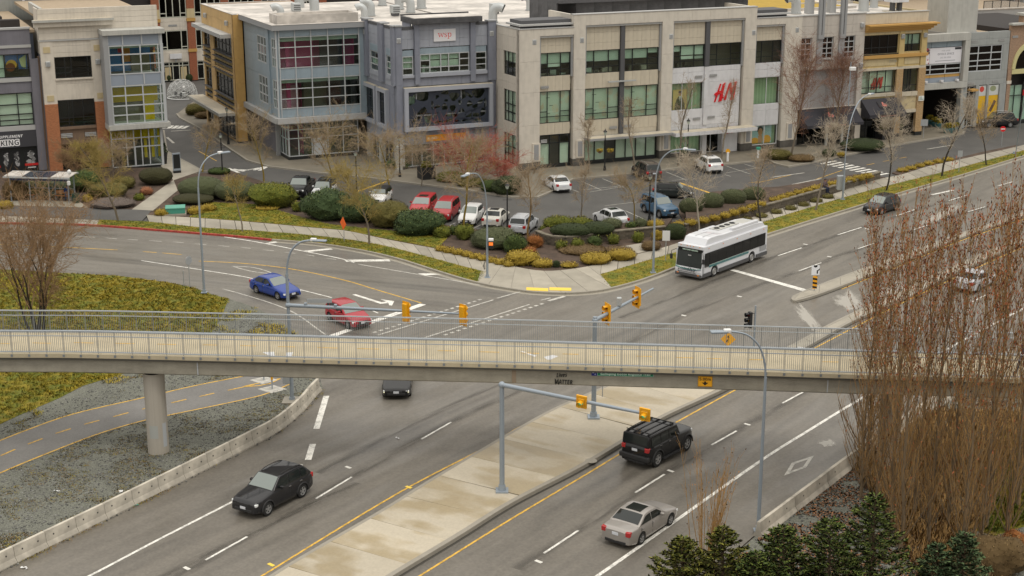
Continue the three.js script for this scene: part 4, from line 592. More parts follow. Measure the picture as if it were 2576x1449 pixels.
clad(S,M.wspGrey,-16.2,-6.0,4.15,8.99,[[-15.6,-11.9,4.6,8.1],[-10.5,-8.3,4.6,8.1]],{ pw: 3 });fr(-16.1,-11.5,4.2,8.45,.38,.45,S);fr(-10.9,-7.9,4.2,8.45,.38,.45,S);for (const [a,c] of [[-15.7,-11.9],[-10.5,-8.3]]) { S.box('screen_panel',M.lattice,a,c,4.6,8.1,-.1,-.05);win(S,a,c,4.6,8.07,{ d: .1,fm: M.lattice,glass: M.glassDark,cols: [0,.5,1],rows: [0,.35,.7,1],fw: .05 });S.box('frame_top',M.panelTan,a - .35,c + .35,8.46,8.49,-.1,.44);}
clad(S,M.wspPale,-15.6,-5.9,2.75,4.1,[],{ pw: 2.4,d: -.05 });for (const a of [-15.4,-11.4,-6.4]) S.box('stone_pier',M.paleClad,a,a + .9,.05,2.74,-.5,.1);win(S,-14.5,-11.45,.3,2.72,{ cols: [0,.5,1],fm: M.mullion,d: -.3,glass: M.glassDark });win(S,-10.4,-6.45,.3,2.72,{ cols: [0,.33,.66,1],fm: M.mullion,d: -.3,glass: M.glassDark });
for (const [a,v] of [[-13.65,13.9],[-3,14.2]]) { F.at = -5.5;wallLamp(F,a,v);} wallLamp(S,-14.9,14);F.at = -5.8;
}
// ---------------------------------------------------------
{
const b = building('glazed_corner_block','blue-grey corner block with large white-barred windows and a magenta interior',-24.2,-15),F = b.plane('F',-15),S = b.plane('S',-24.2);
b.box('core',M.magenta,-20.5,-14.1,0,14.5,-44,-19);b.box('core',M.inside,-20.4,-14.1,0,9,-19,-18.2);for (const v of [4.4,9.15,13.85]) b.box('floor_slab',M.ceiling,-24.0,-14.1,v + (v < 10 ? .2 : 0),v + .8,-28.4,-15.35);
b.box('partition',M.magenta,-23.2,-20.5,5.2,9.1,-20.2,-20);b.box('partition',M.magenta,-23.2,-19,10,13.8,-18.6,-18.4);b.box('partition',M.insideDark,-18.6,-16,10,13.5,-17.6,-17.4);b.box('partition',M.insideDark,-18,-14.5,5.2,9,-17.3,-17.1);b.box('column',M.magenta,-22.8,-22.4,5.2,13.8,-16.8,-16.4);b.box('wall_panel',std(.5,.22,.28,.7),-23.6,-21.2,5.2,8.2,-17.6,-17.5);
b.box('roof',M.roofWhite,-24.3,-13.9,14.72,15.0,-44,-15.2);
b.box('cornice',M.midGrey,-24.75,-14.2,14.55,15.1,-15.0,-14.5);b.box('cornice',M.midGrey,-24.75,-24.2,14.55,15.1,-28.6,-15.01);b.box('cornice_cap',M.roofWhite,-24.78,-14.2,15.11,15.15,-15.1,-14.47);b.box('cornice_cap',M.roofWhite,-24.78,-24.1,15.11,15.15,-28.6,-15.11);
const C = [-23.9,-22.13,-20.33,-18.42,-16.6,-14.85],cf = C.map(c => (c + 24.0) / 9.2);
for (const [v1,v2] of [[10.4,13.8],[6.0,9.25]]) win(F,-24.0,-14.8,v1,v2,{ cols: [0,...cf.slice(1,5),1],rows: [0,.335,.665,1],fm: M.mullion,fw: .09,d: 0,glass: M.glass });
for (const [v1,v2] of [[13.82,14.54],[9.27,10.38],[5.05,5.98]]) for (let i = 0;i < 5;i++) F.box('spandrel',M.spandrel,C[i] + .02,C[i + 1] - .02,v1,v2,-.3,-.02);
for (const v of [12.9,8.4]) F.box('roller_blind',M.blind,-23.85,-14.9,v + .35,v + .9,-.5,-.46);
for (const c of C) F.box('mullion',M.mullion,c - .05,c + .05,5.05,14.54,-.05,.09);
F.box('end_pier',M.spandrel,-14.78,-14.0,4.4,15.0,-.5,.0);
b.box('base_ledge',M.ledge,-24.5,-14.3,4.42,5.03,-15.0,-14.55);b.box('base_ledge',M.ledge,-24.65,-24.2,4.42,5.03,-28.5,-15.0);b.box('soffit',M.soffit,-24.3,-14.1,4.3,4.41,-28.5,-14.7);
const sd = [[-22.9,-19.1,10.45,13.4],[-17.0,-15.3,10.45,13.6],[-22.9,-19.1,5.9,9.0],[-17.0,-15.3,5.9,9.1]];
clad(S,M.spandrel,-28.5,-15.05,5.05,14.53,sd,{ rows: [11.4,12.4,7.4],pw: 3.1,th: .3 });for (const h of sd) win(S,...h,{ cols: h[1] - h[0] > 2 ? [0,.36,.7,1] : [0,.5,1],rows: [0,.33,.66,1],fm: M.mullion,fw: .12,d: -.04,fill: (c,r) => r === 1 && h[2] > 9 ? [std(.55,.32,.36,.8),-.1,1] : null });
S.box('mullion_post',M.spandrel,-18.6,-17.6,5.05,14.5,0,.18);S.box('corner_post',M.mullion,-15.12,-14.95,5.05,14.54,-.05,.1);
const G1 = b.plane('F',-15.9);win(G1,-23.0,-14.9,.5,4.3,{ cols: [0,.14,.33,.56,.78,1],rows: [0,.53,.78,1],fm: M.mullion,fw: .1,d: 0,glass: M.glass });G1.box('plinth',M.frameBlack,-23.05,-14.9,.05,.5,-.3,.05);b.box('entrance_door',M.mullion,-20.2,-18.6,.5,2.6,-15.9,-15.82);
const G2 = b.plane('S',-23.0);win(G2,-19.2,-15.95,.5,4.3,{ cols: [0,.3,.65,1],rows: [0,.5,.78,1],fm: M.mullion,fw: .1,d: 0,glass: M.glass });G2.box('plinth',M.frameBlack,-19.2,-15.95,.05,.5,-.3,.05);clad(G2,M.suppGrey,-28.5,-19.3,.1,4.3,[],{ pw: 2.6 });b.box('column',M.midGrey,-23.5,-23.1,.05,4.3,-19.4,-19.0);
}
// ---------------------------------------------------------
{
const b = building('ochre_block','ochre rendered block with dark louvred windows facing the side street',-25.4,-28.7),F = b.plane('F',-28.7),S = b.plane('S',-25.4);
b.box('core',M.insideDark,-24.4,-14.2,0,14.7,-44.4,-29.4);b.box('roof',M.roofWhite,-25.2,-14.1,14.72,14.99,-44.4,-28.9);
clad(F,M.tanDeep,-25.4,-24.3,.3,15.05,[],{ rows: [4.4,7.2,10,12.5],pw: 2,th: .5 });F.box('pier_base',M.stoneBase,-25.42,-24.2,.05,.3,-.5,.03);
const hs = [[-38.6,-29.9,8.2,12.3],[-38.6,-29.9,3.7,8.0],[-38.6,-29.9,.2,3.2],[-43.8,-40.6,8.2,12.0],[-43.8,-40.6,3.7,8.0],[-43.8,-40.6,.2,3.2]];
clad(S,M.tan,-44.5,-28.72,.1,15.05,hs,{ rows: [14],pw: 5,th: .45 });b.box('coping',M.roofWhite,-25.45,-24.9,15.06,15.12,-44.5,-28.7);b.box('back_parapet',M.cornice,-25.4,-13.9,14.4,15.05,-44.6,-44.3);b.box('coping',M.roofWhite,-25.4,-13.9,15.06,15.12,-44.65,-44.25);b.box('parapet_face',M.roofWhite,-25.0,-13.9,14.9,14.95,-44.28,-44.22);
for (const h of hs) { const n = h[1] - h[0] > 4 ? 5 : 2;win(S,...h,{ cols: Array.from({ length: n + 1 },(_,i) => i / n),rows: [0,.25,.5,.75,1],fw: .12,d: -.2,glass: M.glassDark });}
for (const [a,c] of [[-38.6,-29.9],[-43.8,-40.6]]) for (const v of [8.35,9.0,9.65,7.5,4.0,4.65]) { const n = c - a > 4 ? 5 : 2;for (let i = 0;i < n;i++) S.box('yellow_panel',M.yellowStone,lerp(a,c,i / n) + .12,lerp(a,c,(i + 1) / n) - .12,v,v + .4,-.19,-.06);S.box('louvre_bar',M.darkGrey,a - .1,c + .1,v + .44,v + .5,-.1,.3);}
b.box('canopy',M.ledge,-26.7,-25.42,12.3,12.75,-41.3,-29.8);b.box('canopy',M.ledge,-26.6,-25.42,12.3,12.75,-45,-41.9);b.box('street_canopy',M.paleClad,-27.4,-25.42,3.25,3.6,-46,-29.6);b.box('canopy_top',M.panelTan,-27.2,-25.42,3.605,3.63,-45.8,-29.9);
for (const w of [-41.8,-31.2]) wallLamp(S,w,13.9);
}
// ---------------------------------------------------------
{
const b = building('brick_block','red brick and cream block with tall windows at the end of the side street',-30,-85),F = b.plane('F',-85);
b.box('core',M.insideDark,-29.5,12,0,26,-100,-86.2);b.box('roof',M.roofWhite,-29.6,12,26,26.3,-100,-85);
const cols = [-23.6,-18.35,-13.1,-7.9,-2.7,2.5];
for (const c of cols) { for (const [v1,v2,m] of [[.1,4.4,M.brick],[4.9,8.9,M.brick],[9.5,10.9,M.yellowPale],[10.9,18,M.brick]]) F.box('brick_pier',m,c,c + 1.15,v1,v2,-.4,.2);for (const v of [4.42,9.0]) F.box('pier_band',M.cornice,c - .08,c + 1.23,v,v + .46,-.4,.3);}
for (let i = 0;i + 1 < cols.length;i++) {
const a = cols[i] + 1.17,c = cols[i + 1] - .02;
clad(F,M.leftCream,a,c,7.75,9.6,[],{ rows: [9.0,8.3],pw: 6 });clad(F,M.leftCream,a,c,3.0,4.75,[],{ pw: 6,rows: [4.3] });clad(F,M.leftCream,a,c,13.2,14.6,[],{ pw: 6 });
win(F,a,c,9.62,13.18,{ cols: [0,.25,.5,.77,1],rows: [0,.18,1],skip: [[1,1],[2,1]],fm: M.ceiling,fw: .13,glass: M.glassDark,d: -.05 });win(F,a,c,4.77,7.73,{ cols: [0,.22,.76,1],rows: [0,.16,1],skip: [[1,1]],fm: M.ceiling,fw: .13,glass: M.glassDark,d: -.05 });win(F,a,c,.2,2.98,{ cols: [0,.25,.38,.62,.75,1],rows: [0,.8,1],fm: M.ceiling,fw: .12,glass: M.glassDark,d: -.1 });
}
F.box('entrance_sign',M.white3,-21.3,-19.5,3.5,4.25,.1,.35);louvre(F,-21.2,-19.9,8.3,8.6);F.box('sign_stem',M.midGrey,-20.5,-20.3,3.0,3.5,.1,.25);
for (const [a,c] of [[-22.1,-21.0],[-19.7,-18.6]]) F.box('poster',M.yellowPale,a,c - .2,.3,2.2,-.12,-.06);
}
// ---------------------------------------------------------
{
const b = building('left_corner_block','cream block with brick columns and a glazed corner bay showing yellow and blue walls',-48,-20.8),F = b.plane('F',-20.8),S = b.plane('S',-48);
b.box('core',M.inside,-47,-41.9,0,14,-44,-23.2);b.box('core',M.inside,-41.9,-36.2,0,14,-44,-24);for (const v of [4.1,9.15,13.4]) { b.box('floor_slab',M.ceiling,-47.6,-41.9,v,v + .6,-24,-21.3);b.box('floor_slab',M.ceiling,-41.3,-36.1,v + (v < 5 ? .85 : .1),v + (v < 5 ? .9 : .8),-24,-18.75);}
b.box('roof',M.roofGravel,-47.6,-36,15.9,16.2,-44,-21.2);
const hs = [[-46.65,-42.85,9.9,12.15],[-46.65,-42.85,4.75,7.6]];
clad(F,M.leftCream,-48,-41.6,7.25,14.0,[hs[0],[-46.65,-42.85,7.25,7.6]],{ rows: [9.3,12.6,13.3],pw: 7,th: .4 });clad(F,M.leftCream,-48,-35.6,14.02,17.2,[],{ rows: [14.7,15.6,16.1,16.7],pw: 14,th: .4,d: .06 });
F.box('cornice',M.leftCream,-48.5,-40.4,15.35,15.85,.06,.45);F.box('cornice',M.paleClad,-48.6,-40.3,15.86,16.1,.06,.75);F.box('cornice_top',M.panelTan,-48.5,-40.4,16.105,16.12,.06,.7);F.box('string_course',M.ledge,-48.1,-41.6,13.85,14.0,.0,.14);
for (const [a,c] of [[-48,-46.68],[-42.82,-41.6]]) { F.box('brick_column',M.orangeBrick,a,c,.1,7.23,-.4,.22);F.box('column_head',M.leftCream,a,c,7.24,14.0,0,.08);for (const v of [7.55,12.65]) F.box('carved_tile',M.yellowPale,a + .3,a + 1.0,v,v + .62,.08,.14);F.at = -20.72;wallLamp(F,(a + c) / 2,11.5);F.at = -20.8;}
win(F,...hs[0],{ cols: [0,.28,.45,.9,1],rows: [0,.25,.5,1],skip: [[2,1],[2,2],[3,1],[3,2]],d: -.15,glass: M.glassDark,fill: (c,r) => r < 2 && c < 2 ? [M.blindPale] : null });win(F,...hs[1],{ cols: [0,.28,.4,.68,1],rows: [0,.18,.32,1],skip: [[2,1],[3,1]],d: -.15,glass: M.glassDark,fill: (c,r) => c < 2 ? [M.blind] : null });
F.box('sill',M.leftCream,-46.7,-42.8,9.72,9.88,-.2,.16);F.box('sill',M.brown,-46.66,-42.84,4.45,4.73,-.2,.16);clad(F,M.brown,-46.66,-42.84,2.85,4.43,[],{ pw: 1.3,d: -.06 });F.at = -20.86;louvre(F,-46.6,-45.4,3.55,4.05);louvre(F,-44.1,-42.9,3.55,4.0);F.at = -20.8;
win(F,-46.66,-42.84,.2,2.83,{ cols: [0,.33,.66,1],rows: [0,.75,1],d: -.5,glass: M.glassDark });
clad(S,M.leftCream,-24,-20.85,12.5,17.2,[],{ pw: 4,rows: [15] });S.box('wall',M.suppGrey,-24,-20.85,0,12.48,-.3,0);
b.box('parapet',M.paleClad,-47.7,-47.4,16.2,17.25,-30,-21.2);
const B = b.plane('F',-18.5),uL = -41.9,uR = -35.7,C = [-41.4,-39.85,-37.85,-36.0];
b.box('bay_roof',M.paleClad,uL - .05,uR + .25,14.45,14.95,-20.7,-18.1);b.box('bay_sill',M.paleClad,uL - .05,uR + .3,4.42,4.92,-20.7,-18.1);b.box('bay_soffit',M.soffit,uL,uR,4.3,4.41,-22.4,-18.4);b.box('bay_post',M.midGrey,uL,uL + .5,4.93,14.44,-20.7,-18.35);b.box('bay_post',M.mullion,uR - .28,uR,4.93,14.44,-18.75,-18.42);
for (const [v1,v2,rr] of [[10.25,13.35,[0,.34,.68,1]],[4.95,9.1,[0,.24,.48,.74,1]]]) { win(B,uL + .5,uR - .1,v1,v2,{ cols: [0,.265,.595,.93,1],rows: rr,fm: M.mullion,fw: .13,d: 0,glass: M.glass });const R = b.plane('S',uR + .02);win(R,-22.4,-18.55,v1,v2,{ cols: [0,.5,1],rows: rr,fm: M.mullion,fw: .12,d: 0 });}
for (const [v1,v2] of [[13.37,14.43],[9.12,10.23]]) { for (let i = 0;i < 3;i++) B.box('spandrel',std(.27,.31,.37,.4),C[i] + .06,C[i + 1] - .06,v1,v2,-.2,-.02);b.box('spandrel',M.spandrel,uR - .2,uR - .02,v1,v2,-22.4,-18.6);for (const c of C) B.box('mullion',M.mullion,c - .06,c + .06,v1,v2,-.05,.08);}
b.box('blue_wall',M.insideBlue,-41.5,-36.4,10.2,13.2,-22.0,-21.8);b.box('orange_panel',std(.7,.25,.02,.6),-39.5,-38.6,11.2,13.0,-21.7,-21.6);b.box('grey_cabinet',M.inside,-38.6,-36.6,10.2,12,-21.6,-21.2);b.box('blind_box',M.blind,-41.4,-36,13.0,13.34,-18.9,-18.8);b.box('red_globe',std(.8,.02,.05,.5),-39.9,-39.5,12.3,12.8,-21.5,-21.2);
b.box('yellow_wall',M.insideYellow,-41.5,-36.1,7.0,9.1,-21.0,-20.8);b.box('yellow_column',M.insideYellow,-37.6,-36.6,4.9,9.0,-20.7,-20.4);b.box('grey_cabinet',M.inside,-41.2,-38.2,4.9,7.0,-20.9,-20.5);b.box('blind_box',M.blind,-41.4,-36,8.85,9.1,-18.9,-18.8);
const Gd = b.plane('F',-19.1);win(Gd,-41.7,-36.3,.2,4.3,{ cols: [0,.3,.45,.6,.75,1],rows: [0,.52,.76,1],fm: M.mullion,fw: .11,d: 0,glass: M.glass });b.box('entrance_door',M.mullion,-39.3,-39.15,.2,2.3,-19.1,-19.0);for (const u of [-38.1,-37.3,-36.6]) b.box('yellow_fin',M.insideYellow,u,u + .3,1.0,4.2,-19.8,-19.7);b.box('yellow_wall',M.insideYellow,-41.6,-36.5,2.6,4.2,-22.4,-22.2);b.box('plinth',M.frameBlack,-41.7,-36.3,.05,.2,-19.3,-19.0);b.box('post',M.mullion,-36.45,-36.2,.1,4.3,-19.15,-18.9);
const Rd = b.plane('S',-36.22);win(Rd,-22.6,-19.2,.2,4.3,{ cols: [0,.5,1],rows: [0,.52,1],fm: M.mullion,d: 0 });
}
// ---------------------------------------------------------
{
const b = building('supplement_shop','grey block at the left edge with a dark fascia lettered in white',-56,-22),F = b.plane('F',-22);
b.box('core',M.inside,-58,-48.7,0,14,-40,-24);for (const v of [4.2,9.2,12.8]) b.box('floor_slab',M.ceiling,-58,-48.6,v,v + .5,-24,-22.4);b.box('roof',M.roofGravel,-60,-48.2,14.7,15,-60,-22.3);
const hs = [[-53.4,-49.05,10.1,12.55],[-53.4,-49.05,5.0,8.48]];
clad(F,M.suppGrey,-58,-48.75,5.0,15.1,[...hs,[-58,-53.6,10.1,12.55],[-58,-53.6,5.0,8.48]],{ rows: [13.2,13.5,9.6],pw: 9,th: .4 });F.box('pier',M.suppGrey,-49.0,-48.2,.1,12,-.3,.35);F.box('pier_dark',M.lattice,-48.75,-48.45,9.9,14.6,-.2,.1);F.box('pier',M.brown,-48.2,-48.02,.1,12.2,-.3,.3);
F.box('coping',M.ledge,-58,-48.7,15.1,15.3,-.5,.1);F.box('string_course',M.ledge,-58,-48.75,13.2,13.5,0,.1);F.box('string_course',M.ledge,-58,-48.75,9.65,10.08,0,.12);F.box('string_course',M.ledge,-58,-48.75,4.5,4.98,-.2,.14);
win(F,...hs[0],{ cols: [0,.42,1],rows: [0,.4,1],d: -.15,glass: M.glass,fill: c => c ? null : [M.blindPale] });win(F,...hs[1],{ cols: [0,.2,.65,1],rows: [0,.17,.34,.64,1],d: -.15,fw: .1,glass: M.glassGreen,fill: () => [M.frost] });win(F,-58,-53.6,10.1,12.55,{ d: -.15 });win(F,-58,-53.6,5,8.48,{ d: -.15 });
flatSign(F,-51.4,-50.2,10.6,12.4,-.6,96,128,(c,w,h) => { c.fillStyle = '#2f63a8';c.fillRect(0,0,w,h * .5);c.fillStyle = '#d9a01c';c.beginPath();c.ellipse(w * .5,h * .55,w * .45,h * .28,0,0,7);c.fill();c.fillStyle = '#7c3d1a';c.beginPath();c.ellipse(w * .4,h * .7,w * .4,h * .25,0,0,7);c.fill();},'poster',.03);flatSign(F,-50.1,-49.2,10.9,12.4,-.6,96,128,(c,w,h) => { c.fillStyle = '#2d5d9c';c.fillRect(0,0,w,h);c.fillStyle = '#c8c58f';c.beginPath();c.moveTo(w * .1,h * .3);c.lineTo(w * .9,0);c.lineTo(w * .8,h);c.lineTo(w * .3,h * .8);c.fill();},'poster',.03);
flatSign(F,-58,-48.98,2.75,4.48,.15,1024,196,(c,w,h) => { c.fillStyle = '#3b3b40';c.fillRect(0,0,w,h);c.fillStyle = '#e8e8e8';c.font = 'italic bold 46px sans-serif';c.fillText('SUPPLEMENT',566,78,330);c.lineWidth = 22;c.strokeStyle = '#e8e8e8';c.lineJoin = 'round';c.font = 'bold 88px sans-serif';c.strokeText('KING',596,168,270);c.fillStyle = '#3b3b40';c.fillText('KING',596,168,270);},'fascia_sign',.1);
for (const [a,c,red,ph] of [[-54.3,-52.9,1,1],[-52.7,-51.8,0,2],[-51.6,-50.7,0,3],[-50.4,-49.0,1,4]]) flatSign(F,a,c,.2,2.3,-.1,96,160,(k,w,h) => { k.fillStyle = '#17171a';k.fillRect(0,0,w,h);const r = lcg(ph);for (let i = 0;i < 30;i++) { const g = 60 + r() * 130 | 0;k.fillStyle = `rgb(${g},${g},${g})`;k.beginPath();k.ellipse(w * (.3 + .4 * r()),h * (.1 + .6 * r()),4 + r() * 12,4 + r() * 16,r() * 3,0,7);k.fill();} if (red) { k.fillStyle = '#c41d1d';k.fillRect(0,h * .68,w,h * .12);k.fillStyle = '#d0d0d0';k.fillRect(w * .2,h * .86,w * .6,h * .06);} },'window_poster',.03);
F.box('shop_front',M.frameBlack,-58,-49,.1,2.74,-.4,-.14);
b.box('roof_hatch',M.insideDark,-51.4,-49.4,15.0,15.9,-25.4,-24.2);b.box('rear_wall',M.midGrey,-60,-40,15,19,-50,-49);b.box('duct',M.paleClad,-52.6,-51.4,15.3,17.5,-33,-31.5);b.box('duct',M.insideDark,-52.2,-50.4,15.0,15.6,-33.5,-31.6);
}
{
const b = building('rear_roof_block','grey green blank wall and roof behind the cream corner block',-48,-43);b.box('wall',std(.30,.31,.29,.85,{ map: T.rain }),-60,-40.2,0,19.5,-46,-45);b.box('wall',std(.33,.36,.36,.85),-40.1,-36,0,18.4,-44,-43);b.box('pipe',M.white3,-46.6,-46.3,16,19.5,-44.95,-44.7);b.box('vent_box',M.white3,-42.6,-41.8,16.6,17.6,-44.95,-44.3);b.box('coping',M.leftCream,-40.2,-35.4,18.42,18.7,-44.3,-42.8);
}
// ---------------------------------------------------------
{
const b = building('yellow_block','yellow three storey corner block with a heavy ochre cornice and brick piers',42.1,0),F = b.plane('F',0);
b.box('core',M.inside,42.2,51,0,14.2,-30,-2);for (const v of [4.2,9.0,12.8]) b.box('floor_slab',M.ceiling,42.2,51.2,v,v + .5,-2,-.4);b.box('roof',M.roofWhite,41.9,51,14.55,14.8,-30,-.3);b.box('side_wall',M.yellowPale,51.0,51.35,0,15.0,-30,-.05);b.box('back_kerb',M.roofWhite,42,51,14.8,15.1,-14.5,-14.2);
clad(F,M.panelTan,42.12,51.35,13.75,15.0,[],{ pw: 4.6,th: .4 });F.box('coping',M.ledge,42.12,51.4,15.0,15.08,-.5,.08);
for (const [v1,v2,d] of [[13.55,13.72,1.0],[13.3,13.54,.75],[13.05,13.29,.5],[12.85,13.04,.3]]) F.box('cornice',M.cornice,42.12,51.35 + d,v1,v2,-.2,d);
const hs = [[42.12,47.1,10.25,12.45],[48.1,50.45,10.35,12.42]],lo = [[42.12,47.1,5.6,8.3],[48.35,50.45,5.55,8.3]];
clad(F,M.yellowStone,42.12,51.35,8.6,12.83,hs,{ pw: 5,th: .4,rows: [9.9] });F.box('frieze',M.yellowPale,42.12,47.2,12.5,12.84,0,.06);F.box('frieze',M.yellowPale,48.0,50.6,12.5,12.84,0,.06);
F.box('sill_course',M.cornice,42.12,51.5,9.75,10.12,.0,.3);F.box('sill_course',M.frameBlack,42.12,47.2,10.13,10.24,-.1,.1);F.box('course',M.panelTan,42.12,51.4,8.31,8.62,-.3,.12);for (const [a,c] of [[47.2,47.95],[50.5,51.3]]) { F.box('pilaster',M.yellowStone,a,c,8.63,12.84,0,.16);F.box('tan_pier',M.tanBrick,a - .1,c + .1,.6,8.3,-.4,.16);F.box('pier_base',M.frameBlack,a - .12,c + .12,.05,.6,-.4,.2);F.at = .16;wallLamp(F,(a + c) / 2,12.2);F.at = 0;}
F.box('raised_panel',M.yellowPale,42.3,46.9,8.85,9.6,0,.05);F.box('raised_panel',M.yellowPale,48.2,50.4,8.85,9.6,0,.05);louvre(F,45.9,47.0,9.15,9.45);
win(F,...hs[0],{ cols: [0,.24,.47,.72,1],rows: [0,.33,1],glass: M.glassDark,d: -.15 });win(F,...hs[1],{ cols: [0,.25,.5,1],rows: [0,.4,1],d: -.15,glass: M.glass,fill: (c,r) => r ? [M.blind] : null });win(F,...lo[0],{ cols: [0,.24,.47,.72,1],rows: [0,.26,1],d: -.15,glass: M.glassGreen,fill: () => [M.frost,-.1,1.1,.5] });win(F,...lo[1],{ cols: [0,.3,.5,1],rows: [0,.28,1],d: -.15,glass: M.glass });
clad(F,M.yellowStone,42.12,47.1,4.6,5.58,[],{ pw: 5,d: -.05 });F.box('sill',M.panelTan,42.12,47.2,5.2,5.58,-.1,.14);clad(F,M.yellowPale,48.1,50.45,3.4,5.0,[],{ pw: 3,d: -.03 });F.box('sill',M.panelTan,48.1,50.5,5.02,5.53,-.1,.14);F.box('sill',M.panelTan,48.1,50.5,3.0,3.4,-.1,.1);
brushSign(F,43.7,45.4,6.0,7.5,-.3,std(.42,.05,.03,.6),'red_letter_sign');F.box('sign_backing',std(.60,.72,.58,.8),43.4,46.2,5.7,8.0,-.45,-.42);
win(F,42.12,47.1,.2,3.6,{ cols: [0,.25,.5,.75,1],rows: [0,.6,1],d: -.3,glass: M.glassDark });win(F,48.1,50.45,.2,2.98,{ cols: [0,.45,1],d: -.3,glass: M.glassDark });F.box('lintel',M.darkGrey,42.12,47.1,3.6,4.58,-.4,-.2);
const prof = new THREE.Shape([[0,5.0],[1.5,3.75],[1.9,3.4],[1.9,3.0],[1.85,3.0],[1.84,3.36],[1.45,3.7],[0,4.94]].map(p => new THREE.Vector2(...p)));
part('awning',new THREE.ExtrudeGeometry(prof,{ depth: 5.3,bevelEnabled: false }).rotateY(-PI / 2).translate(5.35,0,.1),M.awning,b.o);const end = new THREE.Shape([[0,5],[1.5,3.75],[1.9,3.4],[1.9,3],[0,3]].map(p => new THREE.Vector2(...p)));for (const u of [.03,5.38]) part('awning_end',new THREE.ExtrudeGeometry(end,{ depth: .03,bevelEnabled: false }).rotateY(-PI / 2).translate(u,0,.1),M.awning,b.o);
part('awning_emblem',new THREE.BoxGeometry(1.7,1.0,.02).rotateX(-.88).translate(2.8,4.4,.95),M.pinkPrint,b.o);part('awning_lettering',new THREE.BoxGeometry(2.9,.28,.02).translate(2.8,3.2,2.02),M.pinkText,b.o);
flatSign(F,50.5,51.3,4.35,4.95,.28,64,48,(c,w,h) => { c.fillStyle = '#d9ded8';c.fillRect(0,0,w,h);c.fillStyle = '#3c5a52';for (let i = 0;i < 3;i++) c.fillRect(8,9 + i * 12,30 + i * 8,5);},'wall_sign',.04);
}
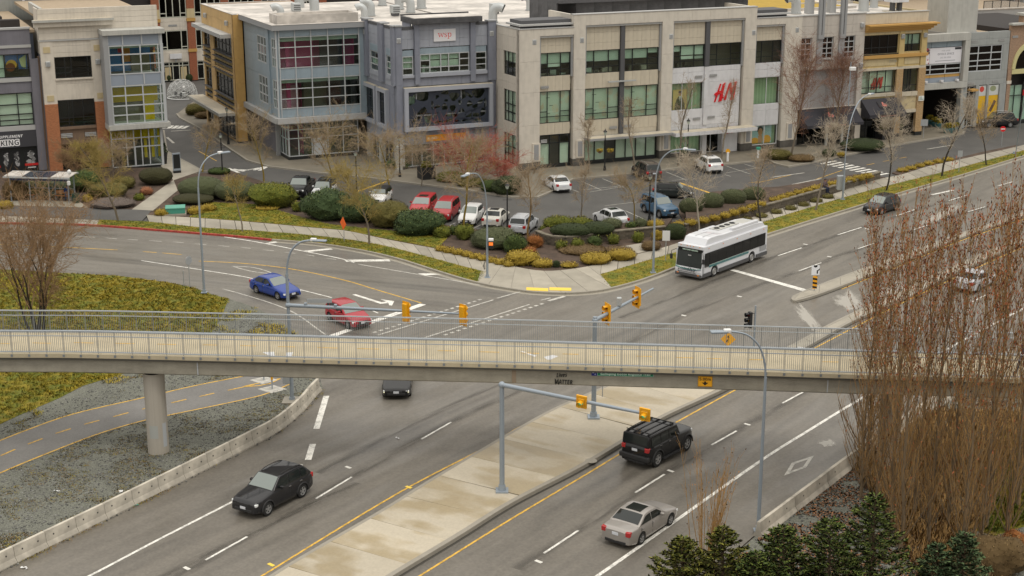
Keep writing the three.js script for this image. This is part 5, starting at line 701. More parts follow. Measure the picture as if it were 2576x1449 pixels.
// ---------------------------------------------------------
{
const b = building('grey_block','grey clad block over a dark car entrance with a white office space banner',51.4,-2),F = b.plane('F',-2);
b.box('core',M.insideDark,59.6,66,0,11,-30,-4.2);b.box('upper_core',M.insideDark,51.4,59.6,5.3,11,-30,-4.2);b.box('passage_wall',M.darkGrey,51.5,59.6,.02,5.2,-24,-23.8);b.box('passage_wall',M.darkGrey,51.4,51.6,.02,5.2,-24,-2.5);b.box('roof',M.roofGravel,51.4,100,11.1,11.35,-70,-2.4);
const fr = [[51.4,59.4,11.05,11.95],[51.4,59.4,5.25,6.0],[58.6,59.4,6.02,11.03]];for (const f of fr) F.box('portal_frame',M.paleClad,f[0],f[1],f[2],f[3],-.5,.5);
win(F,51.5,58.55,7.0,8.3,{ cols: [0,.33,.66,1],rows: [0,.5,1],fm: M.mullion,fw: .12,glass: M.glassDark,d: 0 });for (let i = 0;i < 3;i++) { F.box('spandrel',M.spandrel,51.5 + i * 2.35,53.8 + i * 2.35,10.3,11.03,-.2,-.03);F.box('spandrel',std(.28,.32,.38,.4),51.5 + i * 2.35,53.8 + i * 2.35,6.02,6.6,-.2,-.03);F.box('ochre_panel',M.cornice,51.5 + i * 2.35,53.8 + i * 2.35,6.62,6.98,-.2,-.03);part('flood_lamp',F.put(rbx(-.2,.2,-.15,.15,0,.4,.05),53 + i * 2.4,6.2,.2),M.white3,b.o);}
flatSign(F,53.6,58.5,8.35,10.25,.0,384,160,(c,w,h) => { c.fillStyle = '#dedde2';c.fillRect(0,0,w,h);c.fillStyle = '#8d8d95';c.font = '22px sans-serif';c.textAlign = 'center';c.fillText('FOR LEASE',w / 2,40);c.font = 'bold 30px sans-serif';c.fillText('OFFICE SPACE',w / 2,76);c.font = '22px sans-serif';c.fillText('250 386 0004',w / 2,110);c.fillRect(70,132,240,6);c.fillStyle = '#2b2b30';c.fillRect(w - 86,4,80,22);},'office_banner',.05);
flatSign(F,51.5,53.55,8.35,10.25,.0,160,160,(c,w,h) => { c.fillStyle = '#d9d6d8';c.fillRect(0,0,w,h);const r = lcg(9);for (let i = 0;i < 60;i++) { c.fillStyle = ['#2b1f22','#5a3438','#e3dfe0','#b8405a','#efe9e8'][(r() * 5) | 0];c.beginPath();c.ellipse(r() * w,r() * h,4 + r() * 14,4 + r() * 10,r() * 3,0,7);c.fill();} },'photo_banner',.05);
clad(F,M.greyClad,59.42,66.0,5.3,11.85,[[59.5,65.05,7.0,10.25]],{ rows: [11.0,6.0],pw: 3.3,th: .4 });win(F,59.5,65.05,7.0,10.25,{ cols: [0,.31,.68,1],rows: [0,.22,.42,.7,1],fm: M.mullion,fw: .13,d: -.1,glass: M.glassDark,fill: (c,r) => r === 0 ? [M.cornice,0,1,.1] : null });b.box('magenta_wall',std(.12,.03,.04,.9),59.7,65,7.4,10.2,-4.1,-4.05);louvre(F,59.9,61.0,10.6,10.9);louvre(F,64.2,65.2,10.6,10.9);louvre(F,59.9,60.9,5.5,5.75);louvre(F,63.8,64.8,5.5,5.75);
F.box('pier',M.greyClad,58.7,59.6,.1,5.24,-.4,.3);F.box('pier',M.greyClad,61.2,61.7,.1,5.28,-.3,.1);F.box('pier',M.greyClad,65.0,66.0,.1,5.28,-.3,.1);F.box('pier',M.greyClad,63.0,63.3,.1,5.28,-.3,.1);win(F,59.65,61.15,.2,5.2,{ cols: [0,.5,1],rows: [0,.7,1],fm: M.mullion,d: -.2,glass: M.glassDark,name: 'entrance_door' });
for (const [a,c] of [[61.75,62.95],[63.35,64.95]]) { flatSign(F,a,c,.5,3.9,-.1,96,200,(k,w,h) => { k.fillStyle = '#d9ab14';k.fillRect(0,0,w,h);k.fillStyle = '#8a6a3a';if (a > 63) { k.save();k.translate(w * .5,h * .42);k.rotate(.5);k.fillStyle = '#5f4634';k.fillRect(-12,-50,26,90);k.restore();} },'window_poster',.03);flatSign(F,a,c,3.92,5.2,-.1,96,96,(k,w,h) => { k.fillStyle = '#c6c8c4';k.fillRect(0,0,w,h);k.fillStyle = a > 63 ? '#8e9472' : '#c84a3e';k.beginPath();k.ellipse(w * .45,h * .35,w * .3,h * .28,0,0,7);k.fill();},'window_poster',.03);}
F.box('yellow_light',M.cornice,59.9,61.0,4.7,4.95,.0,.8);
for (const [a,c] of [[56.4,58.5],[58.51,61.0]]) b.box('tower',M.paleClad,a,c,11.4,22,-6.4,-2.5);b.box('tower_base',M.midGrey,56.3,61.1,11.36,11.9,-6.5,-2.42);
clad(b.plane('F',-22),M.midGrey,68,96,11.3,12.2,[],{ pw: 6 });b.box('coping',M.roofWhite,68,96,12.2,12.35,-22.4,-21.9);
}
// ---------------------------------------------------------
{
const b = building('arched_brick_block','pink brick block with a pale arched window at the right edge',66.1,-2),F = b.plane('F',-2),sh = new THREE.Shape([[0,6.95],[0,12.5],[14,12.5],[14,6.95],[6.2,6.95],[6.2,7.0]].map(p => new THREE.Vector2(...p)));
const arch = (r,x) => { const p = new THREE.Path();const q = [];for (let i = 0;i <= 20;i++) q.push(new THREE.Vector2(x + Math.cos(PI - i / 20 * PI) * r,7.0 + Math.sin(i / 20 * PI) * r * 1.35));p.setFromPoints(q);return p;};
const s2 = new THREE.Shape([[0,7],[0,12.5],[14,12.5],[14,7],[5.4,7],...Array.from({ length: 21 },(_,i) => [3 + Math.cos(i / 20 * PI) * 2.4,7 + Math.sin(i / 20 * PI) * 3.2]),[.6,7]].map(p => new THREE.Vector2(...p)));
part('wall',F.put(new THREE.ExtrudeGeometry(s2,{ depth: .4,bevelEnabled: false }),66.1,0,-.4),M.pinkBrick,b.o);
const ring = new THREE.Shape([...Array.from({ length: 21 },(_,i) => [Math.cos(i / 20 * PI) * 2.4,Math.sin(i / 20 * PI) * 3.2]),...Array.from({ length: 21 },(_,i) => [-Math.cos(i / 20 * PI) * 1.9,Math.sin(i / 20 * PI) * 2.6])].map(p => new THREE.Vector2(...p)));
part('arch_moulding',F.put(new THREE.ExtrudeGeometry(ring,{ depth: .2,bevelEnabled: false }),69.1,7,-.05),std(.55,.50,.25,.8),b.o);
b.box('core',M.insideDark,66.2,80,0,12,-20,-3);b.box('upper_wall',M.pinkBrick,68,82,12.5,13.6,-2.9,-2.1);b.box('cornice',M.paleClad,66.0,80,12.5,12.75,-2.4,-1.6);b.box('cornice',M.paleClad,67.8,82,13.6,13.9,-3.2,-1.9);F.box('pier',M.pinkBrick,66.1,66.7,.1,6.98,-.3,.1);F.box('pier',M.leftCream,66.05,66.75,5.2,5.6,-.3,.16);F.box('sill_course',std(.55,.50,.25,.8),66.7,72,6.4,6.95,-.3,.15);
win(F,67.2,71,7.0,9.5,{ cols: [0,.5,1],d: -.2,glass: M.glassDark });win(F,66.75,69,.4,5.0,{ cols: [0,.4,1],rows: [0,.7,1],d: -.15,fill: () => [M.frost] });win(F,69.1,72,.4,5.0,{ d: -.15,fill: () => [M.frost] });F.box('shop_board',std(.75,.75,.74,.6),69.0,72,5.0,6.3,.0,.12);F.box('red_board',M.redSign,68.9,70.4,3.6,4.3,.0,.1);F.box('plinth',M.frameBlack,66.7,72,.05,.4,-.2,.0);louvre(F,66.4,67.3,10.9,11.2);
}
// ---------------------------------------------------------
{
const b = building('rear_apartments','row of pale flats with dark windows and white balcony edges behind the roofs',60,-60),F = b.plane('F',-48);
b.box('core',M.insideDark,46,130,0,24,-70,-49);const r = lcg(31);
for (let u = 50;u < 126;u += 6.2) { F.box('pier',M.paleClad,u,u + 1.1,4,24,-.4,.3);F.box('pier',M.pinkBrick,u + 3.2,u + 4.0,4,24,-.4,.2);for (const v of [9.4,13,16.6]) { F.box('balcony_edge',M.roofWhite,u - .6,u + 5.4,v,v + .35,-.3,.9);win(F,u + 1.15,u + 3.15,v + .4,v + 3.4,{ cols: [0,.5,1],glass: M.glassDark,fm: M.mullion });win(F,u + 4.05,u + 6.15,v + .4,v + 3.4,{ cols: [0,.5,1],glass: M.glassDark,fm: M.mullion });} }
}
// ---------------------------------------------------------
{
const goose = (s) => {
const pts = [V(0,0,0),V(0,.7,0),V(0,1.05,.05),V(0,1.35,.3),V(0,1.42,.65),V(0,1.3,1.0)].map(p => p.multiplyScalar(s)),g = new THREE.TubeGeometry(new THREE.CatmullRomCurve3(pts),14,.42 * s,12);
return [g,pts];
};
M.ventMouth = std(.07,.07,.07,.9);const [gg,gp] = goose(1),proto = { g: gg };
const spots = [[707,45.6,1,1.2,'small'],[754,21,1.35,1.2,'tall'],[791,28,1.35,1.2,'wide'],[933,36,1.15,1.2,'slim'],[917,43,.95,1.2,'short'],[1004,19.5,1.3,1.2,'rear'],[1033,28,1.2,1.2,'middle'],[1060,17.7,1.3,-2.0,'turned'],[962,10,1.2,1.0,'back'],[1240,53,1.2,-2.2,'front'],[1334,23,1.2,1.2,'lone'],[2002,31,1.35,1.4,'right'],[2172,26,1.5,1.2,'big'],[2198,17,1.2,1.2,'neighbour']];
const where = ['nearest the ochre block','behind the square fan box, left one of a pair','right one of the pair behind the white skylight curb','taller of the two right of the skylight curb','shorter of the two right of the skylight curb','at the very back above the office block','just left of the office block canopy, pale mouth','bent the other way near the roof back edge','at the back edge between the pair and the office block','bent the other way by the office block corner','left of the dark penthouse at the back','in front of the ochre planted roof','largest, on the yellow block roof','smaller one beside the largest on the yellow block roof'];
spots.forEach(([x,y,s,turn],i) => { const o = thing('roof_vent',`pale grey gooseneck roof vent ${where[i]}`,'roof vent',G(x,y,14.9).setY(14.75),PHI + turn + PI,'gooseneck vents on the shop roofs');part('duct',proto.g,M.metal,o);part('mouth',new THREE.CircleGeometry(.40,14).rotateX(.5).translate(0,1.3,1.005),M.ventMouth,o);part('collar',cyl(.5,.5,.1,14),M.metal,o);o.scale.setScalar(s);});
const sk = thing('skylight_curb','long white boxed roof curb beside the gooseneck vents','roof curb',G(790,55,15).setY(15),PHI);part('curb',[bx(-4.6,4.6,0,1.0,-1.6,-1.4),bx(-4.6,4.6,0,1.0,1.4,1.6),bx(-4.6,-4.4,0,1,-1.39,1.39),bx(4.4,4.6,0,1,-1.39,1.39)],M.roofWhite,sk);part('lid',bx(-4.4,4.4,.6,.7,-1.4,1.4),M.roofWhite,sk);
for (const [x,y,l] of [[745,30,'by the left pair of vents'],[994,36,'in the middle of the white roof'],[1244,31,'behind the office block corner']]) { const o = thing('roof_fan',`small square metal fan unit ${l}`,'roof fan',G(x,y,14.9).setY(14.75),PHI,'square fan units on the white roof');part('cabinet',rbx(-.5,.5,.3,1.2,-.5,.5,.05),M.metal,o);part('leg',bx(-.4,.4,0,.3,-.4,.4),M.darkGrey,o);for (let k = 0;k < 3;k++) part('grille',bx(-.4,.4,.45 + k * .22,.55 + k * .22,.5,.52),M.darkGrey,o);}
const rt = thing('rooftop_unit','white rooftop air unit on dark legs on the yellow block','air unit',G(2253,27,14.9).setY(14.75),PHI);part('cabinet',rbx(-1.1,1.1,1.2,3.6,-1,1,.05),M.white3,rt);part('leg',[bx(-.7,-.3,0,1.2,-.3,.3),bx(.3,.7,0,1.2,-.3,.3)],M.darkGrey,rt);part('pallet',bx(-1.3,1.1,0,.15,-.9,.9),M.panelTan,rt);
const dc = thing('roof_duct','curved galvanised duct at the foot of the pale lift tower','duct',G(2422,80,11.4).setY(11.4),PHI);part('duct',new THREE.TorusGeometry(.9,.5,10,16,PI * .8).translate(0,.3,.6),M.metal,dc);
const tr = thing('terrace_railing','dark metal railing round a roof terrace at the top right corner','railing',G(2500,25,11.5).setY(11.36),PHI);for (let i = 0;i < 8;i++) part('post',bx(-2 + i * 1.6,-1.92 + i * 1.6,0,1.5,0,.08),M.frameBlack,tr);part('rail',bx(-2,9.3,1.42,1.5,.0,.06),M.frameBlack,tr);part('rail',bx(-2,9.3,.1,.16,.0,.06),M.frameBlack,tr);for (let i = 0;i < 7;i++) part('mesh_panel',physMesh(-1.92 + i * 1.6,-.4 + i * 1.6),M.meshPanel ??= std(.3,.3,.3,.8,{ transparent: true,opacity: .35 }),tr);
function physMesh(a,c) { return bx(a,c,.16,1.42,.02,.03);}
}
// =========================================================
M.pole = std(.30,.345,.39,.5,{ metalness: .3 });M.signalYellow = std(.78,.38,.008,.45);M.lens = { r: std(.10,.01,.01,.3),y: std(.12,.07,.01,.3),g: new THREE.MeshStandardMaterial({ color: rgb(.01,.25,.16),roughness: .3,emissive: rgb(.02,.75,.4),emissiveIntensity: .5 }),off: std(.02,.02,.02,.3) };
M.bin = std(.012,.05,.03,.6);M.wood = std(.42,.17,.05,.7,{ map: T.grain });M.signWhite = std(.72,.72,.71,.5);M.signBack = std(.40,.42,.43,.5,{ metalness: .3 });M.lampBlack = std(.014,.015,.016,.45);M.orange = std(.86,.13,.01,.5);M.greenBox = std(.05,.26,.19,.5);M.potBlack = std(.018,.018,.02,.5);M.teal = std(.05,.17,.19,.5);M.stonePot = std(.40,.34,.25,.8);
function lampParts(o,B,head,h,r = .1) {
const d = head.clone().sub(B).setY(0),L = d.length(),u = d.clone().normalize(),at = (k,y) => V(u.x * L * k,y,u.z * L * k),bend = h - L * 1.05;
part('pole',rod(V(0,0,0),V(0,bend,0),r,r * .68,12),M.pole,o);
part('arm',tube([at(0,bend - .05),at(.04,bend + L * .34),at(.18,bend + L * .72),at(.45,bend + L * .97),at(.8,bend + L * 1.05),at(.93,h)],r * .5,8,28),M.pole,o);
const l = part('lantern',rbx(-.42,.42,-.05,.06,-.16,.16,.04).rotateY(-Math.atan2(u.z,u.x)).translate(u.x * L * 1.05,h,u.z * L * 1.05),M.pole,o);part('lantern_cover',rbx(-.46,-.1,-.07,.12,-.13,.13,.05).rotateY(-Math.atan2(u.z,u.x)).translate(u.x * L * 1.0,h + .02,u.z * L * 1.0),M.signWhite,l);
part('foot_plate',[bx(-.22,.22,0,.05,-.22,.22),cyl(r * 1.5,r * 1.3,.25,12)],M.pole,o);
}
function streetLamp(base,head,h,label) { const B = G(...base),o = thing('street_lamp',label,'street lamp',B.clone().setY(.12),0,'grey swept-arm street lamps');lampParts(o,B,G(head[0],head[1],h),h - .12);return o;}
streetLamp([514,740],[562,384],10.7,'grey street lamp on the grass bank edge, behind the footbridge at left');
const cornerLamp = streetLamp([1226,702],[1172,441],9.0,'grey street lamp on the corner pavement with a walk signal on its pole');
streetLamp([1643,690],[1733,376.5],10.3,'grey street lamp on the verge just left of the white bus');
streetLamp([1907,1340],[1815,835],10.4,'grey street lamp in front of the footbridge, nearest the camera');
const utilLamp = streetLamp([2119.5,505],[2190,237],9.8,'tall grey street lamp with a utility box, by the person sitting on the wall');
streetLamp([2551,389],[2600,245],9.5,'grey street lamp at the far right edge of the picture');
part('utility_box',rbx(-.55,.2,.9,2.3,-.75,-.2,.04),M.signBack,utilLamp);part('upper_pole',cyl(.05,.045,4.2,8,9.2),M.pole,utilLamp);part('flood_lamp',rbx(-.1,.5,12.6,12.95,-.2,.2,.06),M.signWhite,utilLamp);
{ const h = part('walk_signal',rbx(-.2,.2,2.45,3.05,.12,.4,.04),M.black,cornerLamp);h.position.x = .3;part('hand_lens',bx(-.16,.16,2.72,2.98,.401,.41),new THREE.MeshStandardMaterial({ color: rgb(.6,.12,.02),emissive: rgb(1,.22,.03),emissiveIntensity: .7 }),h);part('cap',rbx(-.2,.2,3.06,3.25,.05,.4,.04),M.signWhite,h);}
function signalHead(parent,p,turn,m = M.signalYellow,lit = -1,n = 3,plate = true) {
const s = .36,H = n * s,body = [rbx(-.17,.17,-H / 2,H / 2,-.2,0,.03)];if (plate) body.push(bx(-.29,.29,-H / 2 - .12,H / 2 + .12,-.03,-.012));
const h = part('signal_head',body,m,parent);h.position.copy(p);h.rotation.y = turn;
for (let i = 0;i < n;i++) { const y = H / 2 - s * (i + .5);part('visor',new THREE.CylinderGeometry(.145,.135,.26,14,1,true,PI * -.35,PI * 1.7).rotateX(PI / 2).rotateZ(PI).translate(0,y,.13),m,h);part('lens',new THREE.CircleGeometry(.12,16).translate(0,y,.012),i === lit ? M.lens.g : [M.lens.r,M.lens.y,M.lens.off][i % 3],h);}
return h;
}
function bracketArm(o,B,y0,tip,r0,r1) { const a = V(0,y0,0),b = tip.clone().sub(B);b.y = tip.y;part('arm',rod(a,b,r0,r1,10),M.pole,o);part('arm_cap',new THREE.SphereGeometry(r0 * 1.5,12,8).translate(0,y0,0),M.pole,o);return t => a.clone().lerp(b,t);}
{
const B = G(735,1008),o = thing('traffic_signal_pole','grey signal pole on the gravel bank with long arm, two signal heads and lamp','traffic signal',B.clone(),0);
lampParts(o,B,G(800,605.5,10.2),10.2,.13);const at = bracketArm(o,B,6.1,G(1172,790,6.0).setY(6.0),.12,.055),face = Math.atan2(.66,-.75);
for (const t of [.668,.985]) signalHead(o,at(t).add(V(0,-.06,0)),face);part('cabinet',rbx(-.5,-.08,1.15,1.9,-.2,.25,.03),M.signBack,o);part('footing',bx(-.55,.45,-.05,.1,-.5,.7),M.kerb,o);
for (const t of [.1,.27]) part('bracket',rbx(-.09,.09,-.14,.16,-.09,.09,.03).translate(...at(t).add(V(0,.05,0)).toArray()),M.pole,o);part('street_name_back',bx(-.75,.75,-.1,.14,-.02,.02).translate(...at(.16).add(V(.2,.34,0)).toArray()),M.signBack,o);
}
{
const B = G(1493,1058),o = thing('traffic_signal_pole','grey signal pole on the concrete median, its short arm with two yellow heads pointing away','traffic signal',B.clone().setY(.2),0);
part('pole',rod(V(0,0,0),V(0,6.2,0),.15,.13,14),M.pole,o);const B2 = B.clone(),at = bracketArm(o,B2,6.0,G(1643,730,6.6).setY(6.5),.12,.06),face = Math.atan2(-.9,.42);
for (const t of [.22,.74]) signalHead(o,at(t).add(V(-.1,-.05,0)),face);part('foot_plate',[bx(-.35,.35,0,.08,-.35,.35),cyl(.24,.2,.35,12)],M.pole,o);part('camera_box',rbx(-.14,.14,.0,.5,-.14,.14,.04).translate(...at(.4).add(V(0,.1,0)).toArray()),M.metal,o);part('conduit',cyl(.03,.03,1.6,6,1.3).translate(.5,0,.0),M.signBack,o);
}
{
const B = G(1263,1244),o = thing('traffic_signal_pole','grey signal pole on the near median with an arm carrying two square yellow signals','traffic signal',B.clone().setY(.2),0);
part('pole',rod(V(0,0,0),V(0,5.95,0),.14,.12,14),M.pole,o);const at = bracketArm(o,B,5.85,G(1626,1051,5.7).setY(5.7),.12,.075),face = -.42;
for (const t of [.56,.985]) { const h = part('signal_head',[rbx(-.28,.28,-.35,.35,-.1,0,.02),rbx(-.17,.17,-.2,.2,0,.06,.02)],M.signalYellow,o);h.position.copy(at(t)).add(V(.0,-.02,.15));h.rotation.set(.18,face,0);part('visor',new THREE.CylinderGeometry(.15,.13,.3,16,1,true,PI * -.4,PI * 1.8).rotateX(PI / 2).rotateZ(PI).translate(0,0,.2),M.signalYellow,h);part('lens',new THREE.CircleGeometry(.12,16).translate(0,0,.07),M.lens.g,h);part('frame_rim',new THREE.TorusGeometry(.3,.015,4,4).rotateZ(PI / 4).scale(.78,.98,1).translate(0,0,.01),M.cornice,h);}
part('foot_plate',[bx(-.33,.33,0,.07,-.33,.33),cyl(.22,.18,.35,12)],M.pole,o);
}
{
const B = G(1894,918),o = thing('traffic_signal_pole','short grey post with a black signal head, just behind the footbridge','traffic signal',B.clone().setY(.1),0);part('pole',cyl(.07,.06,3.95,10),M.pole,o);signalHead(o,V(-.42,3.0,.05),-1.25,M.black,-1,3,false);part('bracket',[rod(V(0,3.45,0),V(-.4,3.4,0),.025),rod(V(0,2.5,0),V(-.4,2.55,0),.025)],M.black,o);
}
function post(name,px,label,cat,h,group) { const o = thing(name,label,cat,G(...px).setY(.1),0,group);part('post',cyl(.035,.035,h,8),M.signBack,o);return o;}
const diamond = (s,d = .015) => new THREE.BoxGeometry(s,s,d).rotateZ(PI / 4);
{
const o = post('keep_right_sign',[2048,737],'white keep-right board above a yellow and black striped hazard board on the island nose','road sign',2.1);
part('keep_right_board',bx(-.32,.32,1.35,2.12,.03,.05),[0,0,0,0,1,0].map(k => k ? printMat(128,160,(c,w,h) => { c.fillStyle = '#e4e6ea';c.fillRect(0,0,w,h);c.fillStyle = c.strokeStyle = '#111';c.beginPath();c.moveTo(22,18);c.lineTo(58,18);c.lineTo(58,56);c.quadraticCurveTo(40,78,22,56);c.fill();c.lineWidth = 13;c.beginPath();c.moveTo(60,146);c.lineTo(60,108);c.quadraticCurveTo(96,86,96,40);c.stroke();c.beginPath();c.moveTo(78,46);c.lineTo(114,46);c.lineTo(96,12);c.fill();}) : M.signBack),o);
part('hazard_board',bx(-.18,.18,.25,1.28,.03,.05),[0,0,0,0,1,0].map(k => k ? printMat(64,192,(c,w,h) => { c.fillStyle = '#eaa414';c.fillRect(0,0,w,h);c.fillStyle = '#15120c';for (let y = -40;y < h + 40;y += 62) { c.beginPath();c.moveTo(0,y);c.lineTo(w,y + 40);c.lineTo(w,y + 70);c.lineTo(0,y + 30);c.fill();} }) : M.signBack),o);o.rotation.y = .12;
}
{
const o = post('merge_sign',[1828,944],'yellow diamond merge sign with a black arrow behind the bridge railing','road sign',2.6);o.rotation.y = -.15;
const uvMat = printMat(192,192,(c,w,h) => { c.fillStyle = '#f0ae0e';c.fillRect(0,0,w,h);c.translate(w / 2,h / 2);c.rotate(PI / 4);c.strokeStyle = c.fillStyle = '#131007';c.lineWidth = 14;c.beginPath();c.moveTo(0,64);c.lineTo(0,-40);c.stroke();c.beginPath();c.moveTo(-24,-34);c.lineTo(24,-34);c.lineTo(0,-74);c.fill();c.beginPath();c.moveTo(-22,56);c.quadraticCurveTo(-22,18,0,6);c.stroke();});
part('panel',diamond(.68).translate(0,2.35,.05),uvMat,o);
}
{ const o = post('roadworks_sign',[866,611],'small orange diamond roadworks sign on the verge in front of the big shrub','road sign',2.0);part('panel',diamond(.82,.02).translate(0,1.65,.05),M.orange,o);o.rotation.y = -1.0;}
for (const [n,px,w,h0,h1,l,m] of [['road_sign',[1674,660],.62,1.75,2.6,'blank back of a white sign on the verge left of the bus',M.signWhite],['road_sign',[2411.5,436],.5,1.7,2.35,'blank back of a grey sign on the far verge',M.signBack],['road_sign',[2322,350],.85,1.5,2.3,'grey sign board on a post at the right end of the shop pavement',M.signBack]]) { const o = post(n,px,l,'road sign',h1);part('panel',bx(-w / 2,w / 2,h0,h1,.03,.05),m,o);o.rotation.y = -.1;}
{ const o = post('stop_sign',[478,724],'grey back of an octagonal sign on the side road edge','road sign',2.4);part('panel',new THREE.CylinderGeometry(.36,.36,.02,8).rotateX(PI / 2).rotateZ(PI / 8).translate(0,2.1,.03),M.signBack,o);o.rotation.y = 1.0;const q = post('marker_post',[463,722],'short grey marker post beside the octagonal sign','post',1.1);part('cap',cyl(.045,.045,.2,8,1),M.signBack,q);}
{ const o = post('stop_sign',[2519,368],'red octagonal stop sign at the car park exit, far right','road sign',2.1);part('panel',new THREE.CylinderGeometry(.34,.34,.02,8).rotateX(PI / 2).rotateZ(PI / 8).translate(0,1.95,.04),M.redSign,o);part('lettering',bx(-.24,.24,1.88,2.02,.055,.06),M.signWhite,o);const q = post('no_entry_sign',[2522,286],'round red no entry sign by the yellow shop posters','road sign',1.6);part('panel',new THREE.CylinderGeometry(.36,.36,.02,20).rotateX(PI / 2).translate(0,1.3,.04),M.redSign,q);part('bar',bx(-.25,.25,1.24,1.36,.055,.06),M.signWhite,q);}
{ const o = post('warning_sign',[2468,300],'tiny orange diamond sign in front of the far hedge','road sign',1.3);part('panel',diamond(.42).translate(0,1.0,.04),M.signalYellow,o);const q = post('speed_sign',[2404,322],'round white sign behind the teal flower planters','road sign',1.6);part('panel',new THREE.CylinderGeometry(.33,.33,.02,20).rotateX(PI / 2).translate(0,1.3,.04),M.signWhite,q);part('symbol',bx(-.14,.14,1.12,1.3,.055,.06),M.black,q);}
for (const [x,y,l] of [[2505,278,'left of the round red sign'],[2541,280,'right of the round red sign']]) { const o = thing('bollard',`white bollard at the far shop front, ${l}`,'bollard',G(x,y).setY(.1),0,'white bollards at the far shops');part('shaft',cyl(.11,.11,1.1,10),M.signWhite,o);part('cap',cyl(.13,.09,.08,10,1.1),M.metal,o);}
for (const [x,y,m,l,c] of [[1830,409.5,M.signalYellow,'white charging post with a round yellow top in front of the shop entrance','post'],[1906.6,401,std(.03,.3,.2,.5),'white charging post with a green top right of the shop entrance','post']]) { const o = thing('charging_post',l,c,G(x,y).setY(.15));part('shaft',rbx(-.12,.12,0,1.05,-.1,.1,.02),M.signWhite,o);part('head',m === M.signalYellow ? new THREE.CylinderGeometry(.25,.25,.1,18).rotateX(PI / 2).translate(0,1.15,0) : rbx(-.24,.24,.95,1.25,-.15,.15,.04),m,o);}
{
let first;const L = [[560,441,'at the planted corner of the side street'],[575,366,'beside the ochre block'],[1006,448,'by the stone pier of the office block'],[897.5,492,'behind the big shrub, by the yellow bay line'],[1276,586,'at the front of the car park by the silver estate car'],[1521,432,'with hanging flower baskets in front of the cream shop block'],[1729,401,'in front of the large shop posters'],[1633,559,'beside the blue off-roader']];
L.forEach(([x,y,l],i) => {
const p = G(x,y).setY(.12),lab = `black lantern post ${l}`;
if (!first) { first = thing('lantern_post',lab,'street lamp',p,0,'black lantern posts');part('post',[cyl(.17,.12,.5,10),cyl(.075,.055,3.3,10,.5),cyl(.1,.1,.06,10,3.3)],M.lampBlack,first);const l = part('lantern',[cyl(.1,.19,.34,6,3.85),cyl(.26,.05,.22,6,4.2),cyl(.05,.02,.14,6,4.42)],M.lampBlack,first);part('glass',cyl(.1,.195,.3,6,3.87,true).scale(1.04,1,1.04),M.frost,l);part('crossbar',rod(V(-.4,2.9,0),V(.4,2.9,0),.02),M.lampBlack,first);} else clone(first,'lantern_post',lab,p);
});
for (const s of [-1,1]) { const o = thing('hanging_basket',`flower basket hanging on the ${s < 0 ? 'left' : 'right'} of the lantern post by the cream shop block`,'hanging basket',G(1521,432).add(V(s * .55,2.25,0)));part('basket',new THREE.SphereGeometry(.26,12,6,0,PI * 2,PI / 2,PI / 2),M.brown,o);const r = lcg(4 + s),g = [];for (let i = 0;i < 120;i++) { const a = r() * 6.3,q = Math.sqrt(r()) * .36;g.push(new THREE.PlaneGeometry(.12,.1).rotateX(r() * 3).rotateY(r() * 6).translate(Math.cos(a) * q,r() * .3 - .05,Math.sin(a) * q));} part('flowers',g,std(.36,.26,.03,.9),o);}
}
{
const A = G(30,509.5),Z = G(175,513.5),c = A.clone().add(Z).multiplyScalar(.5),W = A.distanceTo(Z),o = thing('bus_shelter','glass bus shelter with a pale slatted roof, solar panels and wooden seats','bus shelter',c.setY(.14),-Math.atan2(Z.z - A.z,Z.x - A.x)),h = W / 2;
for (const x of [-h,-h / 3,h / 3,h]) { part('post',bx(x - .05,x + .05,0,2.45,-.05,.05),M.galvDark,o);part('post',bx(x - .05,x + .05,0,2.45,-1.45,-1.35),M.galvDark,o);}
const n = 7;for (let i = 0;i < n;i++) { const a = lerp(-h - .5,h + .3,i / n),e = lerp(-h - .5,h + .3,(i + 1) / n);part(i > 1 && i < 5 ? 'solar_panel' : 'roof_panel',bx(a + .03,e - .03,0,.06,-1.75,.25).rotateX(.06).translate(0,2.5,0),i > 1 && i < 5 ? std(.03,.035,.055,.25) : M.roofWhite,o);}
part('roof_edge',[bx(-h - .55,h + .35,2.36,2.5,.26,.32),bx(-h - .55,h + .35,2.5,2.66,-1.85,-1.8)],M.metal,o);part('blue_band',bx(-h,h,2.1,2.34,.0,.04),std(.015,.03,.075,.5),o);
for (let i = 0;i < 3;i++) { const a = -h + .06 + i * W / 3,e = a + W / 3 - .12;part('glass_pane',bx(a,e,.3,2.1,-1.42,-1.4),M.glass,o);part('rail',bx(a,e,1.05,1.12,-1.4,-1.36),M.galvDark,o);}
part('end_pane',bx(-h - .01,-h + .01,.3,2.1,-1.3,-.1),M.glass,o);part('end_pane',bx(h - .01,h + .01,.3,2.1,-1.3,-.1),M.glass,o);
for (const [a,e] of [[-h + .1,-h / 3 - .05],[h / 3 + .1,h - .1]]) { for (let k = 0;k < 4;k++) part('seat_slat',bx(a,e,.44,.48,-1.25 + k * .12,-1.15 + k * .12),M.wood,o);for (let k = 0;k < 3;k++) part('back_slat',bx(a,e,.58 + k * .12,.68 + k * .12,-1.32,-1.28),M.wood,o);part('seat_leg',[bx(a + .1,a + .16,0,.44,-1.2,-.85),bx(e - .16,e - .1,0,.44,-1.2,-.85)],M.galvDark,o);}
part('roof_beacon',new THREE.SphereGeometry(.2,14,10).scale(1,1.3,1).translate(h + .1,2.95,-.3),M.signWhite,o);part('beacon_lamp',rbx(h + .02,h + .3,1.75,2.2,.02,.3,.08),M.signWhite,o);
}
